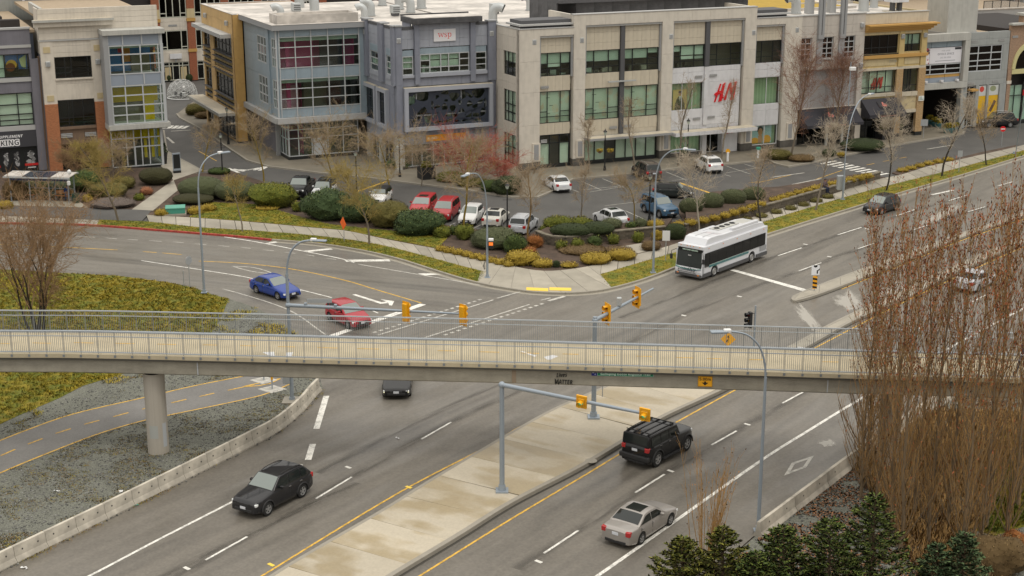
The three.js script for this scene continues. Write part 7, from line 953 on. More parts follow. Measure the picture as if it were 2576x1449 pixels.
// ---------------------------------------------------------
{
const L = 10.4,W = 2.55,s = { L,W,wb: 6.0,fo: 1.95 },o = thing('bus','white city bus with dark windows and a tall roof housing on the far carriageway','bus',V(0,0,0)),F = L / 2,h = W / 2,fw = F - s.fo,rw = fw - s.wb,g = .32,r = .48;
M.busWhite = paint(.66,.67,.70);M.busGrey = std(.085,.085,.088,.5);M.busGlass = phys(.008,.009,.010,.08,{ ior: 1.45,specularIntensity: .7 });
const wall = () => { const q = [[-F,g],[rw - r * 1.25,g]];for (let i = 0;i <= 12;i++) q.push([rw - Math.cos(i / 12 * PI) * r * 1.22,r + Math.sin(i / 12 * PI) * r * 1.22]);q.push([rw + r * 1.25,g],[fw - r * 1.25,g]);for (let i = 0;i <= 12;i++) q.push([fw - Math.cos(i / 12 * PI) * r * 1.22,r + Math.sin(i / 12 * PI) * r * 1.22]);q.push([fw + r * 1.25,g],[F - .03,g],[F - .02,1.1],[F - .28,2.6],[F - .3,2.92],[-F,2.92]);return new THREE.Shape(q.map(p => new THREE.Vector2(...p)));};
for (const sd of [1,-1]) { const e = new THREE.ExtrudeGeometry(wall(),{ depth: .12,bevelEnabled: true,bevelSize: .03,bevelThickness: .03,bevelSegments: 2 }).translate(0,0,sd > 0 ? h - .15 : -h + .03);part('side_wall',e,M.busWhite,o);}
part('body',[bx(-F + .02,F - .34,2.6,2.96,-h + .05,h - .05),bx(-F,-F + .1,g,2.95,-h + .03,h - .03),bx(-F + .1,F - .4,.34,.5,-h + .2,h - .2)],M.busWhite,o);
part('interior',bx(-F + .12,F - 1.6,.5,2.5,-h + .2,h - .2),M.trimDark,o);
const nose = n => new THREE.Shape(n.map(p => new THREE.Vector2(...p)));
part('front',new THREE.ExtrudeGeometry(nose([[F - .35,.3],[F + .02,.36],[F + .06,.75],[F - .03,1.12],[F - .35,1.12]]),{ depth: W - .1,bevelEnabled: true,bevelSize: .05,bevelThickness: .05,bevelSegments: 3 }).translate(0,0,-h + .05),M.busWhite,o);
part('front_bumper',rbx(F - .35,F + .12,.24,.56,-h + .0,h - .0,.08),M.busGrey,o);
part('windscreen',new THREE.ExtrudeGeometry(nose([[F - .08,1.08],[F + .0,1.1],[F - .2,2.42],[F - .28,2.42]]),{ depth: W - .16,bevelEnabled: true,bevelSize: .03,bevelThickness: .03,bevelSegments: 2 }).translate(0,0,-h + .08),phys(.03,.036,.034,.06,{ ior: 1.5 }),o);
part('front_frame',[bx(F - .3,F - .05,1.1,2.5,-h,-h + .08),bx(F - .3,F - .05,1.1,2.5,h - .08,h)],M.busWhite,o);part('front_head',rbx(F - .62,F - .16,2.66,3.0,-h + .02,h - .02,.06),M.busWhite,o);
part('destination_display',bx(F - .3,F - .16,2.40,2.70,-h + .1,h - .1),M.busGlass,o);
{ const d = new THREE.PlaneGeometry(1.6,.22).rotateY(PI / 2);part('display_lettering',d.translate(F - .152,2.55,0),new THREE.MeshStandardMaterial({ map: print(512,72,(c,w,q) => { c.fillStyle = '#0b0d0d';c.fillRect(0,0,w,q);c.fillStyle = '#d9f5e6';c.font = 'bold 52px sans-serif';c.textAlign = 'center';c.fillText('WELCOME ABOARD',w / 2,54,w - 20);}),roughness: .4 }),o);}
part('fleet_number',new THREE.PlaneGeometry(.4,.16).rotateY(PI / 2).rotateZ(.13).translate(F - .085,2.1,0),new THREE.MeshStandardMaterial({ map: print(96,40,(c,w,q) => { c.fillStyle = '#1b1e1e';c.fillRect(0,0,w,q);c.fillStyle = '#e8e8e8';c.font = 'bold 34px sans-serif';c.textAlign = 'center';c.fillText('4024',w / 2,32);}) }),o);
for (const sd of [1,-1]) {
const z = sd * (h + .035);
const n = 7;for (let i = 0;i < n;i++) { const a = lerp(F - 1.05,-F + .35,i / n),b = lerp(F - 1.05,-F + .35,(i + 1) / n);part('side_window',bx(b + .012,a - .012,1.28,2.38,z - .02,z + .01),M.busGlass,o);} part('front_side_window',bx(F - 1.02,F - .36,1.15,2.38,z - .02,z + .01),M.busGlass,o);
for (let i = 1;i < n;i++) part('window_vent_bar',bx(lerp(F - 1.05,-F + .35,(i + .95) / n),lerp(F - 1.05,-F + .35,(i + .05) / n),1.95,1.98,z + .005,z + .016),M.trimDark,o);
const band = (y,hh,m,n2) => part(n2,bx(rw + r * 1.3,F - 1.0,y,y + hh,z - .01,z + .006),m,o);band(1.16,.035,std(.02,.28,.16,.5),'green_stripe');band(1.08,.045,std(.02,.08,.2,.5),'blue_stripe');band(1.025,.025,std(.02,.28,.16,.5),'green_stripe');
for (const [a,b] of [[-F,rw - r * 1.28],[rw + r * 1.28,fw - r * 1.28],[fw + r * 1.28,F - .1]]) part('grey_skirt',bx(a,b,g - .03,.62,z - .04,z + .008),M.busGrey,o);
part('vent_panel',bx(-F + .15,-F + 1.2,.8,1.25,z - .02,z + .008),M.midGrey,o);for (let i = 0;i < 5;i++) part('marker_lamp',bx(-F + .6 + i * 2.2,-F + .7 + i * 2.2,2.72,2.78,z - .01,z + .012),M.amber,o);
for (const c of [fw,rw]) { const y = part('wheel',new THREE.CylinderGeometry(r,r,.28,26).rotateX(PI / 2),M.tyre,o);y.position.set(c,r,sd * (h - .16));part('rim',[new THREE.TorusGeometry(r * .56,.04,6,22).translate(0,0,sd * .14),new THREE.CylinderGeometry(r * .3,r * .34,.1,14).rotateX(PI / 2).translate(0,0,sd * .12)],M.rim,y);part('wheel_disc',new THREE.CylinderGeometry(r * .55,r * .55,.29,18).rotateX(PI / 2),std(.3,.29,.25,.5),y);}
part('headlight',rbx(F - .12,F + .1,.72,.92,sd * .92 - .16,sd * .92 + .16,.05),M.headlamp,o);part('turn_lamp',rbx(F - .1,F + .13,.42,.52,sd * .98 - .1,sd * .98 + .1,.03),M.amber,o);part('mirror',[rod(V(F - .1,2.5,sd * h * .98),V(F + .28,2.35,sd * (h + .25)),.025),rod(V(F + .28,2.35,sd * (h + .25)),V(F + .28,2.0,sd * (h + .28)),.025),rbx(F + .2,F + .32,1.6,2.05,sd * (h + .28) - .12,sd * (h + .28) + .12,.04)],M.trimDark,o);
}
const curve = (y0,m) => part('front_stripe',tube([V(F + .095,y0,-h * .95),V(F + .115,y0 - .12,-h * .5),V(F + .115,y0 - .15,0),V(F + .115,y0 - .12,h * .5),V(F + .095,y0,h * .95)],.018,6,20),m,o);curve(1.06,std(.02,.28,.16,.5));curve(1.0,std(.02,.08,.2,.5));
part('bike_rack',[tube([V(F + .15,.62,-.8),V(F + .38,.7,-.78),V(F + .38,.95,-.75)],.02),tube([V(F + .15,.62,.8),V(F + .38,.7,.78),V(F + .38,.95,.75)],.02),rod(V(F + .38,.72,-.8),V(F + .38,.72,.8),.025),rod(V(F + .36,.86,-.75),V(F + .36,.86,.75),.02),tube([V(F + .34,.8,-.5),V(F + .34,1.2,-.3),V(F + .34,.8,-.1)],.018)],M.trimDark,o);
const hs = (q,n,m,z) => part(n,new THREE.ExtrudeGeometry(nose(q),{ depth: 2 * z,bevelEnabled: true,bevelSize: .08,bevelThickness: .12,bevelSegments: 3 }).translate(0,0,-z),m,o);
hs([[F - .75,2.96],[F - 1.1,3.42],[F - 1.5,3.5],[F - 2.6,3.5],[F - 3.4,3.42],[-F + 1.6,3.42],[-F + .5,3.3],[-F + .15,2.96]],'roof_housing',M.busWhite,h - .32);
part('roof_side_rail',[rbx(F - 5.2,F - 2.9,3.42,3.62,h - .52,h - .22,.06),rbx(-F + 1.2,F - 5.0,3.45,3.72,-h + .22,-h + .55,.06)],M.busWhite,o);const tray = part('fan_tray',bx(-.6 - 1.7,.4 + .6,3.51,3.56,-.15,.75),M.paleClad,o);for (let i = 0;i < 4;i++) part('roof_fan',new THREE.TorusGeometry(.2,.06,8,18).rotateX(PI / 2).translate(-1.9 + i * .82,3.575,.3),M.trimDark,tray);part('roof_hatch',rbx(-F + 1.2,-F + 2.6,3.42,3.52,-.5,.7,.03),M.paleClad,o);part('roof_seam',[bx(F - 3.0,F - 1.2,3.585,3.595,.2,.24),bx(F - 3.0,F - 1.2,3.585,3.595,-.5,-.46)],M.midGrey,o);part('front_markers',[-.9,-.3,0,.3,.9].map(z => bx(F - .2,F - .14,2.88,2.94,z - .05,z + .05)),M.amber,o);
part('driver_seat',rbx(F - 1.5,F - 1.0,.9,1.9,-.9,-.3,.08),M.busGrey,o);part('lettering',new THREE.PlaneGeometry(1.7,.3).rotateY(PI / 2).translate(F + .125,.93,0),new THREE.MeshStandardMaterial({ transparent: true,alphaTest: .3,map: print(256,48,(c,w,q) => { c.clearRect(0,0,w,q);c.fillStyle = '#14171c';c.font = 'italic bold 40px sans-serif';c.textAlign = 'center';c.fillText('community',w / 2,36,w - 10);}) }),o);
o.scale.set(.955,.915,.97);o.userData.dim = { ...s,L: s.L * .955,wb: s.wb * .955,fo: s.fo * .955,W: s.W * .97 };stand(o,[1800.5,693.5],[1884,662],'L');
}
// =========================================================
class Tubes {
constructor() { this.p = [];this.n = [];this.i = [];}
add(pts,rad,sides) {
const base = this.p.length / 3;
for (let k = 0;k < pts.length;k++) {
const t = pts[Math.min(k + 1,pts.length - 1)].clone().sub(pts[Math.max(0,k - 1)]).normalize(),a = Math.abs(t.y) > .9 ? V(1,0,0) : V(0,1,0),u = a.cross(t).normalize(),w = t.clone().cross(u);
for (let s = 0;s < sides;s++) { const c = Math.cos(s / sides * 2 * PI),q = Math.sin(s / sides * 2 * PI),x = u.x * c + w.x * q,y = u.y * c + w.y * q,z = u.z * c + w.z * q;this.p.push(pts[k].x + x * rad[k],pts[k].y + y * rad[k],pts[k].z + z * rad[k]);this.n.push(x,y,z);}
}
for (let k = 0;k + 1 < pts.length;k++) for (let s = 0;s < sides;s++) { const a = base + k * sides + s,b = base + k * sides + (s + 1) % sides;this.i.push(a,b,a + sides,b,b + sides,a + sides);}
}
geo() { const g = new THREE.BufferGeometry();g.setAttribute('position',new THREE.Float32BufferAttribute(this.p,3));g.setAttribute('normal',new THREE.Float32BufferAttribute(this.n,3));g.setAttribute('uv',new THREE.Float32BufferAttribute(new Float32Array(this.p.length / 3 * 2),2));g.setIndex(this.i);return g;}
}
class Leaves {
constructor() { this.p = [];this.n = [];}
add(c,dir,side,l,w,nrm) { const a = c,b = c.clone().addScaledVector(dir,l * .5).addScaledVector(side,w * .5),d = c.clone().addScaledVector(dir,l),e = c.clone().addScaledVector(dir,l * .5).addScaledVector(side,-w * .5);for (const q of [a,b,d,a,d,e]) this.p.push(q.x,q.y,q.z);for (let i = 0;i < 6;i++) this.n.push(nrm.x,nrm.y,nrm.z);}
geo() { const g = new THREE.BufferGeometry();g.setAttribute('position',new THREE.Float32BufferAttribute(this.p,3));g.setAttribute('normal',new THREE.Float32BufferAttribute(this.n,3));g.setAttribute('uv',new THREE.Float32BufferAttribute(new Float32Array(this.p.length / 3 * 2),2));return g;}
}
const rdir = r => { const z = r() * 2 - 1,a = r() * 6.2832,s = Math.sqrt(1 - z * z);return V(s * Math.cos(a),z,s * Math.sin(a));};
const leafMat = (r,g,b) => std(r,g,b,.85);
M.barkMoss = std(.30,.21,.03,.95,{ map: T.grain });M.barkGrey = std(.24,.20,.15,.95,{ map: T.grain });M.barkPale = std(.40,.36,.29,.9,{ map: T.grain });M.barkDark = std(.055,.045,.032,.95,{ map: T.grain });M.barkBrown = std(.16,.11,.065,.95,{ map: T.grain });
M.twigBrown = std(.30,.19,.10,.95);M.twigOlive = std(.33,.25,.075,.95);M.twigGrey = std(.36,.275,.18,.95);M.twigPale = std(.46,.39,.30,.95);M.twigRed = std(.42,.12,.08,.95);M.twigPoplar = std(.40,.235,.085,.95);M.budRed = std(.42,.115,.04,.9);M.barkPoplar = std(.26,.19,.115,.95,{ map: T.grain });
function bareTree(seed,h,wide,{ clear = .3,lean = .55,n1 = 13,n2 = 7,n3 = 6,stems = 1,r0,tw = .0115,fork = .5,droop = 0 } = {}) {
const r = lcg(seed),T0 = new Tubes(),T1 = new Tubes(),T2 = new Tubes();r0 ??= .03 + h * .0085;
const run = (p,d,len,rad,k,up,sides,out) => { const pts = [p.clone()],rs = [rad];let q = p.clone(),e = d.clone();for (let i = 1;i <= k;i++) { e.add(V((r() - .5) * .4,up / k + (r() - .5) * .12,(r() - .5) * .4)).normalize();q = q.clone().addScaledVector(e,len / k);pts.push(q);rs.push(rad * lerp(1,.35,i / k));} out.add(pts,rs,sides);return pts;};
const at = (P,t) => { const x = t * (P.length - 1),i = Math.min(P.length - 2,x | 0);return P[i].clone().lerp(P[i + 1],x - i);};
for (let s = 0;s < stems;s++) {
const a0 = s / stems * 6.283 + r(),tilt = stems > 1 ? .25 + r() * .4 : .03,top = h * (stems > 1 ? .75 + r() * .25 : 1),d = V(Math.cos(a0) * tilt,1,Math.sin(a0) * tilt).normalize();
const trunk = run(V(Math.cos(a0),0,Math.sin(a0)).multiplyScalar(stems > 1 ? .14 : 0),d,top * .86,r0 * (stems > 1 ? .6 : 1),7,stems > 1 ? .25 : .2,8,T0),n = Math.max(4,Math.round(n1 / Math.sqrt(stems)));
for (let i = 0;i < n;i++) {
const t = clear + (1 - clear) * Math.pow((i + r() * .7) / n,.9),a = i * 2.4 + r(),p = at(trunk,Math.min(.98,t)),prof = Math.sin(PI * clamp((t - clear) / (1 - clear) * .82 + .16)),L = wide * (.8 + .6 * r()) * Math.max(.3,prof) / Math.max(.45,Math.sin(lean + .2));
const B = run(p,V(Math.cos(a) * Math.sin(lean),Math.cos(lean),Math.sin(a) * Math.sin(lean)),L,Math.max(.014,r0 * .3 * (1 - t * .5)),4,.12 - droop,5,T1);
for (let j = 0;j < n2;j++) { const b = r() * 6.283,q = at(B,.25 + .75 * (j + r()) / n2),dd = B[4].clone().sub(B[1]).normalize().add(rdir(r).multiplyScalar(.95)).normalize(),C = run(q,dd,L * (.3 + .3 * r()),.012,3,.15 - droop,3,T1);for (let k = 0;k < n3 * 1.6;k++) run(at(C,.15 + .85 * r()),C[3].clone().sub(C[0]).normalize().add(rdir(r).multiplyScalar(1.1)).normalize(),(.3 + L * .22 * r()),tw,2,.1 - droop,3,T2);}
}
}
return [T0.geo(),T1.geo(),T2.geo()];
}
function plantTree(px,topY,halfPx,label,o = {},mats = [M.barkGrey,M.twigGrey,M.twigGrey],cat = 'tree',group) {
const p = G(...px),S = FOC / Math.hypot(p.z,CAM_H),h = heightAt(p,topY),w = halfPx / S,t = thing('bare_tree',label,cat,p.setY(.08),0,group),[a,b,c] = bareTree(o.seed ?? (px[0] * 7 | 0),h,w,o);
part('trunk',a,mats[0],t);const cr = part('branches',b,mats[1],t);tag(part('twigs',c,mats[2],cr),null,null,null,'stuff');return t;
}
const MG = [M.barkGrey,M.twigGrey,M.twigGrey],MM = [M.barkMoss,M.twigOlive,M.twigGrey],MP = [M.barkPale,M.twigPale,M.twigPale],MD = [M.barkDark,M.twigBrown,M.twigBrown],MR = [M.barkGrey,M.twigBrown,std(.25,.13,.09,.95)],MRed = [M.barkBrown,M.twigRed,M.twigRed],MO = [M.barkGrey,M.twigOlive,M.twigOlive];
plantTree([97,862],532,118,'large multi-stemmed bare tree on the grass bank at left, behind the footbridge',{ stems: 7,n1: 22,n2: 8,n3: 7,clear: .28,lean: .5,r0: .17,tw: .012,seed: 11 },[M.barkDark,M.twigBrown,M.twigBrown]);
plantTree([298,559],300,62,'bare tree with fuzzy olive crown and pale trunk by the red kerb',{ n1: 20,n2: 9,n3: 8,clear: .22,lean: .8,seed: 12 },MO);
plantTree([610,586],440,26,'young bare tree on the lawn verge right of the grass bank lamp',{ n1: 9,clear: .35,lean: .4,seed: 13 },MO);
plantTree([929,618],392,68,'bare tree standing in the verge between the orange sign and the white line bars',{ n1: 20,n2: 9,n3: 8,clear: .28,lean: .85,seed: 14 },MO);
plantTree([664,458],292,52,'mossy forked bare tree on the hedge corner by the street crossing',{ n1: 15,n2: 8,n3: 7,clear: .25,lean: .55,seed: 15 },MM);
plantTree([842,480],312,78,'broad bare tree with yellow mossy forks behind the black pickup',{ n1: 18,n2: 9,n3: 8,clear: .22,lean: .8,seed: 16 },MM);
plantTree([985,502],332,80,'broad bare tree with mossy forks in front of the big square planter',{ n1: 18,n2: 9,n3: 8,clear: .25,lean: .85,seed: 17 },MM);
plantTree([1166,577],332,92,'broad bare tree between the right red car and the white hatchback',{ n1: 20,n2: 9,n3: 8,clear: .28,lean: .9,seed: 18 },MM);
plantTree([1328,604],402,50,'slim bare tree with an orange brown trunk beside the silver estate',{ n1: 16,n2: 8,n3: 6,clear: .35,lean: .6,seed: 19 },[std(.27,.17,.06,.95),M.twigGrey,M.twigGrey]);
plantTree([1463,574],425,34,'slender bare sapling behind the clipped hedge',{ n1: 11,n2: 6,n3: 5,clear: .35,lean: .4,seed: 20 },MG);
plantTree([1595,563],438,56,'mossy bare tree between the white hatchback and the blue off-roader',{ n1: 13,n2: 8,n3: 7,clear: .42,lean: .95,seed: 21 },MM);
plantTree([1759,584],388,55,'pale-branched bare tree just behind the bus roof',{ n1: 15,n2: 7,n3: 6,clear: .3,lean: .65,seed: 22 },MP);
plantTree([1914,568],355,34,'dark slim bare tree behind the rear of the bus',{ n1: 14,n2: 6,n3: 5,clear: .25,lean: .45,seed: 23 },[M.barkDark,M.twigGrey,M.twigGrey]);
plantTree([2051.5,532],282,48,'pale-topped bare tree on the verge left of the person on the wall',{ n1: 17,n2: 7,n3: 6,clear: .42,lean: .6,seed: 24 },[M.barkGrey,M.twigPale,M.twigPale]);
plantTree([2229.5,482],282,44,'bare tree on the verge above the dark grey hatchback',{ n1: 16,n2: 7,n3: 6,clear: .35,lean: .6,seed: 25 },[M.barkDark,M.twigPale,M.twigPale]);
plantTree([2369,446],214,46,'tall bare tree on the verge in front of the dark car entrance',{ n1: 20,n2: 7,n3: 6,clear: .3,lean: .7,seed: 26 },[M.barkDark,M.twigPale,M.twigPale]);
plantTree([2481,418],268,42,'bare tree on the verge near the right edge, before the dark off-roader',{ n1: 15,n2: 7,n3: 6,clear: .35,lean: .7,seed: 27 },[M.barkDark,M.twigGrey,M.twigGrey]);
const SG = 'slender young trees along the shop kerb';
plantTree([1479,441],285,22,'slender young tree left of the flower basket lantern post',{ n1: 12,n2: 5,n3: 4,clear: .3,lean: .3,seed: 28 },MG,'tree',SG);
plantTree([1597,428],232,24,'slender young tree behind the brown van, before the wide windows',{ n1: 13,n2: 5,n3: 4,clear: .3,lean: .28,seed: 29 },MG,'tree',SG);
plantTree([1705,421],178,28,'slender tall young tree in front of the poster bay',{ n1: 15,n2: 5,n3: 4,clear: .25,lean: .28,seed: 30 },MG,'tree',SG);
plantTree([1813,410],185,26,'slender tall young tree in front of the red letters',{ n1: 15,n2: 5,n3: 4,clear: .25,lean: .28,seed: 31 },MG,'tree',SG);
plantTree([1988,401],128,62,'tall upswept reddish bare tree at the left end of the chocolate shop',{ n1: 24,n2: 9,n3: 8,clear: .2,lean: .35,seed: 32 },MR);
plantTree([2096,374],145,58,'tall upswept reddish bare tree in front of the left awning',{ n1: 24,n2: 9,n3: 8,clear: .2,lean: .35,seed: 33 },MR);
plantTree([2243,364],240,36,'pale bare tree at the corner of the yellow block',{ n1: 14,n2: 6,n3: 5,clear: .3,lean: .5,seed: 34 },MP);
plantTree([1178,462],352,88,'spreading red-twigged bare maple in front of the yellow shop board',{ n1: 18,n2: 10,n3: 9,clear: .18,lean: 1.0,stems: 3,seed: 35 },MRed);
plantTree([1264,466],392,40,'smaller rust red bare maple by the cream corner pier',{ n1: 14,n2: 9,n3: 8,clear: .15,lean: .8,stems: 2,seed: 36 },MRed);
plantTree([188,452],372,42,'brown twiggy bare shrub tree at the brick column',{ n1: 14,n2: 8,n3: 7,clear: .15,lean: .7,stems: 3,seed: 37 },[M.barkBrown,M.twigBrown,M.twigBrown]);
plantTree([285,446],350,46,'twiggy bare shrub tree in front of the glazed bay door',{ n1: 14,n2: 8,n3: 7,clear: .15,lean: .75,stems: 3,seed: 38 },MG);
plantTree([510,435],300,36,'small mossy bare tree on the side street pavement',{ n1: 12,n2: 8,n3: 6,clear: .3,lean: .7,seed: 39 },MM);
plantTree([1060,470],372,70,'low bare tree in front of the office block shop front',{ n1: 14,n2: 8,n3: 7,clear: .25,lean: .9,seed: 40 },MG);
function poplar(seed,h,w,dense = 1) {
const r = lcg(seed),T0 = new Tubes(),T1 = new Tubes(),B = new Leaves(),n = Math.round(68 * dense);
const pts = [],rs = [];for (let i = 0;i <= 8;i++) { pts.push(V((r() - .5) * .25 * (i > 0),h * i / 8,(r() - .5) * .25 * (i > 0)));rs.push((.035 + h * .0045) * (1 - i / 8.6));} T0.add(pts,rs,8);
for (let i = 0;i < n;i++) {
const t = .03 + .9 * Math.pow(i / n,1.25),a = i * 2.39 + r(),x = t * 8,k = Math.min(7,x | 0),p = pts[k].clone().lerp(pts[k + 1],x - k),tilt = .16 + r() * .26,L = (1.6 + h * .15 * (1 - t * .7)) * (.7 + .5 * r()),q = [p],rr = [.024 * (1.15 - t)];let d = V(Math.cos(a) * tilt * 2.2,1,Math.sin(a) * tilt * 2.2).normalize();
for (let s = 1;s <= 4;s++) { d.add(V((r() - .5) * .16,.22,(r() - .5) * .16)).normalize();q.push(q[s - 1].clone().addScaledVector(d,L / 4 * Math.min(1.2,w)));rr.push(.024 * (1.15 - t) * (1 - s / 4.6) + .003);} T0.add(q,rr,4);
for (let j = 0;j < 13;j++) { const b = .12 + .88 * (j + r()) / 13 * 3.999,k2 = Math.min(3,(b * 1) | 0),s0 = q[k2].clone().lerp(q[k2 + 1],clamp(b - k2)),e = d.clone().multiplyScalar(.8).add(V((r() - .5) * 1.5,.75 + r() * .4,(r() - .5) * 1.5)).normalize(),l = .35 + r() * .75,m = s0.clone().addScaledVector(e,l * .5),e2 = e.clone().add(V(0,.4,0)).normalize(),z = m.clone().addScaledVector(e2,l * .5);T1.add([s0,m,z],[.010,.007,.004],3);
const red = smooth(h * .38,h * .8,z.y);for (let u = 0;u < 3;u++) if (r() < .08 + .9 * red) B.add(m.clone().lerp(z,r() * 1.1),e2.clone().add(rdir(r).multiplyScalar(.7)).normalize(),rdir(r),.10 + r() * .08,.055,rdir(r).add(V(0,.6,0)).normalize());}
}
return [T0.geo(),T1.geo(),B.geo()];
}
{
const where = ['at the left front of the group, beside the barrier','behind the left front one, before the bridge pier','with the palest trunk, nearest the evergreens','in the middle of the group','towards the right front above the evergreens','right of the middle with a pale forked trunk','thin one left of the pier','behind the middle of the group','at the right front by the grass slope','tallest, at the right picture edge','small red-topped one farthest left'];
const V3 = [poplar(201,14,1),poplar(202,14.5,1.1,1.15),poplar(203,13.5,.95)];
[[2166,1252,545],[2236,1345,528],[2262,1402,600],[2335,1372,520],[2420,1428,600],[2465,1400,470],[2205,1300,620],[2385,1325,545],[2532,1390,500],[2560,1275,360],[2178,1190,640],[2300,1300,560],[2480,1330,520]].forEach(([x,y,top],i) => {
const p = G(x,y),h = heightAt(p,top),v = V3[i % 3],H0 = [14,14.5,13.5][i % 3],t = thing('poplar_tree',`upright bare reddish poplar ${where[i] ?? (i === 11 ? 'behind the pale-trunked one, its foot hidden' : 'between the right front one and the picture edge')}`,'tree',p.setY(0),i * 1.7,'bare poplars at the right');
part('trunk',v[0],M.barkPoplar,t);const c = part('branches',v[1],M.twigPoplar,t);part('buds',v[2],M.budRed,c);t.scale.set(1.0,h / H0,1.0);
});
const thin = thing('poplar_tree','thin light brown shoots of a young poplar in front of the silver sedan lane','tree',G(1772,1432).setY(0)),r = lcg(9),A = new Tubes(),B = new Leaves();
for (let i = 0;i < 34;i++) { const a = r() * 6.283,q = V(Math.cos(a) * r() * .5,0,Math.sin(a) * r() * .5),d = V(Math.cos(a) * (.05 + r() * .22),1,Math.sin(a) * (.05 + r() * .22)),L = 3 + r() * 3.6,pts = [q];for (let s = 1;s <= 4;s++) pts.push(q.clone().addScaledVector(d,L * s / 4).add(V((r() - .5) * .12,0,(r() - .5) * .12)));A.add(pts,[.022,.017,.012,.008,.004],4);for (let j = 0;j < 12;j++) { const k = 1 + (r() * 3 | 0),s0 = pts[k].clone().lerp(pts[k + 1],r()),e = d.clone().add(rdir(r).multiplyScalar(.35)).normalize(),z = s0.clone().addScaledVector(e,.3 + r() * .5);A.add([s0,z],[.008,.004],3);if (r() < .6) B.add(z,e,rdir(r),.1,.05,V(0,1,0));} }
part('stems',A.geo(),M.twigPoplar,thin);part('buds',B.geo(),std(.45,.2,.045,.9),thin);
}
function conifer(px,topY,rad,label,seed,mats) {
const p = G(...px),h = heightAt(p,topY),t = thing('conifer',label,'tree',p.setY(0)),r = lcg(seed),A = new Tubes(),L = [new Leaves(),new Leaves()];
A.add([V(0,0,0),V(.04,h * .5,0),V(0,h * .97,0)],[.09,.06,.012],7);
rad *= 1.2;const n = Math.round(56 + rad * 30);for (let i = 0;i < n;i++) {
const t0 = Math.pow(i / n,1.0),y = h * (.06 + .92 * t0),a = i * 2.4 + r() * .8,len = rad * Math.pow(1 - t0,.75) * (.75 + .45 * r()) + .12,d = V(Math.cos(a),.25 - .25 * (1 - t0) + r() * .2,Math.sin(a)).normalize(),e = V(0,y,0).addScaledVector(d,len).add(V(0,len * .06,0)),m = V(0,y,0).addScaledVector(d,len * .5).add(V(0,-len * .05,0));A.add([V(0,y,0),m,e],[.022,.014,.005],4);
const nn = Math.round(26 + len * 62);for (let k = 0;k < nn;k++) { const u = Math.sqrt(r()),c = V(0,y,0).lerp(m,Math.min(1,u * 2)).lerp(e,clamp(u * 2 - 1)),sd = V(-d.z,0,d.x).multiplyScalar(r() < .5 ? 1 : -1),dir = d.clone().multiplyScalar(.7).add(sd.multiplyScalar(.8)).add(V(0,(r() - .55) * .7,0)).normalize(),ll = (.12 + r() * .2) * (1.1 - u * .35);L[(r() < .28 + .3 * u) ? 1 : 0].add(c,dir,rdir(r),ll,.05 + r() * .035,V(dir.x * .3,.95,dir.z * .3).normalize());}
}
part('trunk',A.geo(),M.barkBrown,t);const c = part('needles',L[0].geo(),mats[0],t);part('young_needles',L[1].geo(),mats[1],c);
}
const FIR = [leafMat(.06,.10,.02),leafMat(.15,.19,.03)],FIR2 = [leafMat(.06,.11,.045),leafMat(.14,.20,.08)],FIRY = [leafMat(.10,.125,.02),leafMat(.23,.22,.03)];
conifer([2182,1545],1240,1.9,'tallest dark conifer in the lower right corner, its tip among the poplar trunks',51,FIR);
conifer([1712,1525],1352,1.5,'yellow-green bushy conifer at the left end of the corner evergreens',52,FIRY);
conifer([1812,1535],1325,1.6,'yellow-green bushy conifer beneath the thin poplar shoots',53,FIRY);
conifer([1960,1555],1322,1.8,'broad green conifer right of the nearest lamp post',54,FIR);
conifer([2075,1560],1300,1.7,'green conifer between the broad one and the tallest one',55,FIR);
conifer([2345,1540],1368,1.1,'blue-green young conifer under the middle poplars',56,FIR2);
conifer([2412,1530],1338,1.2,'slim blue-green conifer below the right poplars',57,FIR2);
conifer([1895,1580],1390,1.5,'low green conifer at the bottom edge below the lamp post',58,FIR);
const blob = (r,seed) => { const g = new THREE.IcosahedronGeometry(1,3),p = g.attributes.position;for (let i = 0;i < p.count;i++) { const x = p.getX(i),y = p.getY(i),z = p.getZ(i),sq = .78 + .3 * (1 - Math.hypot(Math.abs(x) ** 3,Math.abs(y) ** 3,Math.abs(z) ** 3)) * .8,k = (.84 + .24 * (fbm(x * 1.7 + 5,y * 1.7 + z * 1.1 + 5,64,64,3,seed) - .5) * 2 * r) * (.82 + sq * .22);p.setXYZ(i,x * k,y * k,z * k);} g.computeVertexNormals();return g;};
const SH = {
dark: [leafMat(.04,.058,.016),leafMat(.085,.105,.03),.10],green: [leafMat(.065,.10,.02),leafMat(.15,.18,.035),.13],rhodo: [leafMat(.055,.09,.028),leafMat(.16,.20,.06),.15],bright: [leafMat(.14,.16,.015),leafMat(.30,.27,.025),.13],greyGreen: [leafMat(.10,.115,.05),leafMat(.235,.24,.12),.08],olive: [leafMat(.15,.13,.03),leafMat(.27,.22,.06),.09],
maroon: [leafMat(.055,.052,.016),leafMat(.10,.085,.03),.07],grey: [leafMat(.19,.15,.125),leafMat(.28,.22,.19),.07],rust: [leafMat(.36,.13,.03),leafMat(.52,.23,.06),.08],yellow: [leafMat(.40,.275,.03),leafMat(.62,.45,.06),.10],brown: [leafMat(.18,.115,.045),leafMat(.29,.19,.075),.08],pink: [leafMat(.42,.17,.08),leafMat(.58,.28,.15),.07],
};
M.inner = { };for (const k in SH) { const c = SH[k][0].color;M.inner[k] = std(c.r * .6,c.g * .6,c.b * .6,1);}
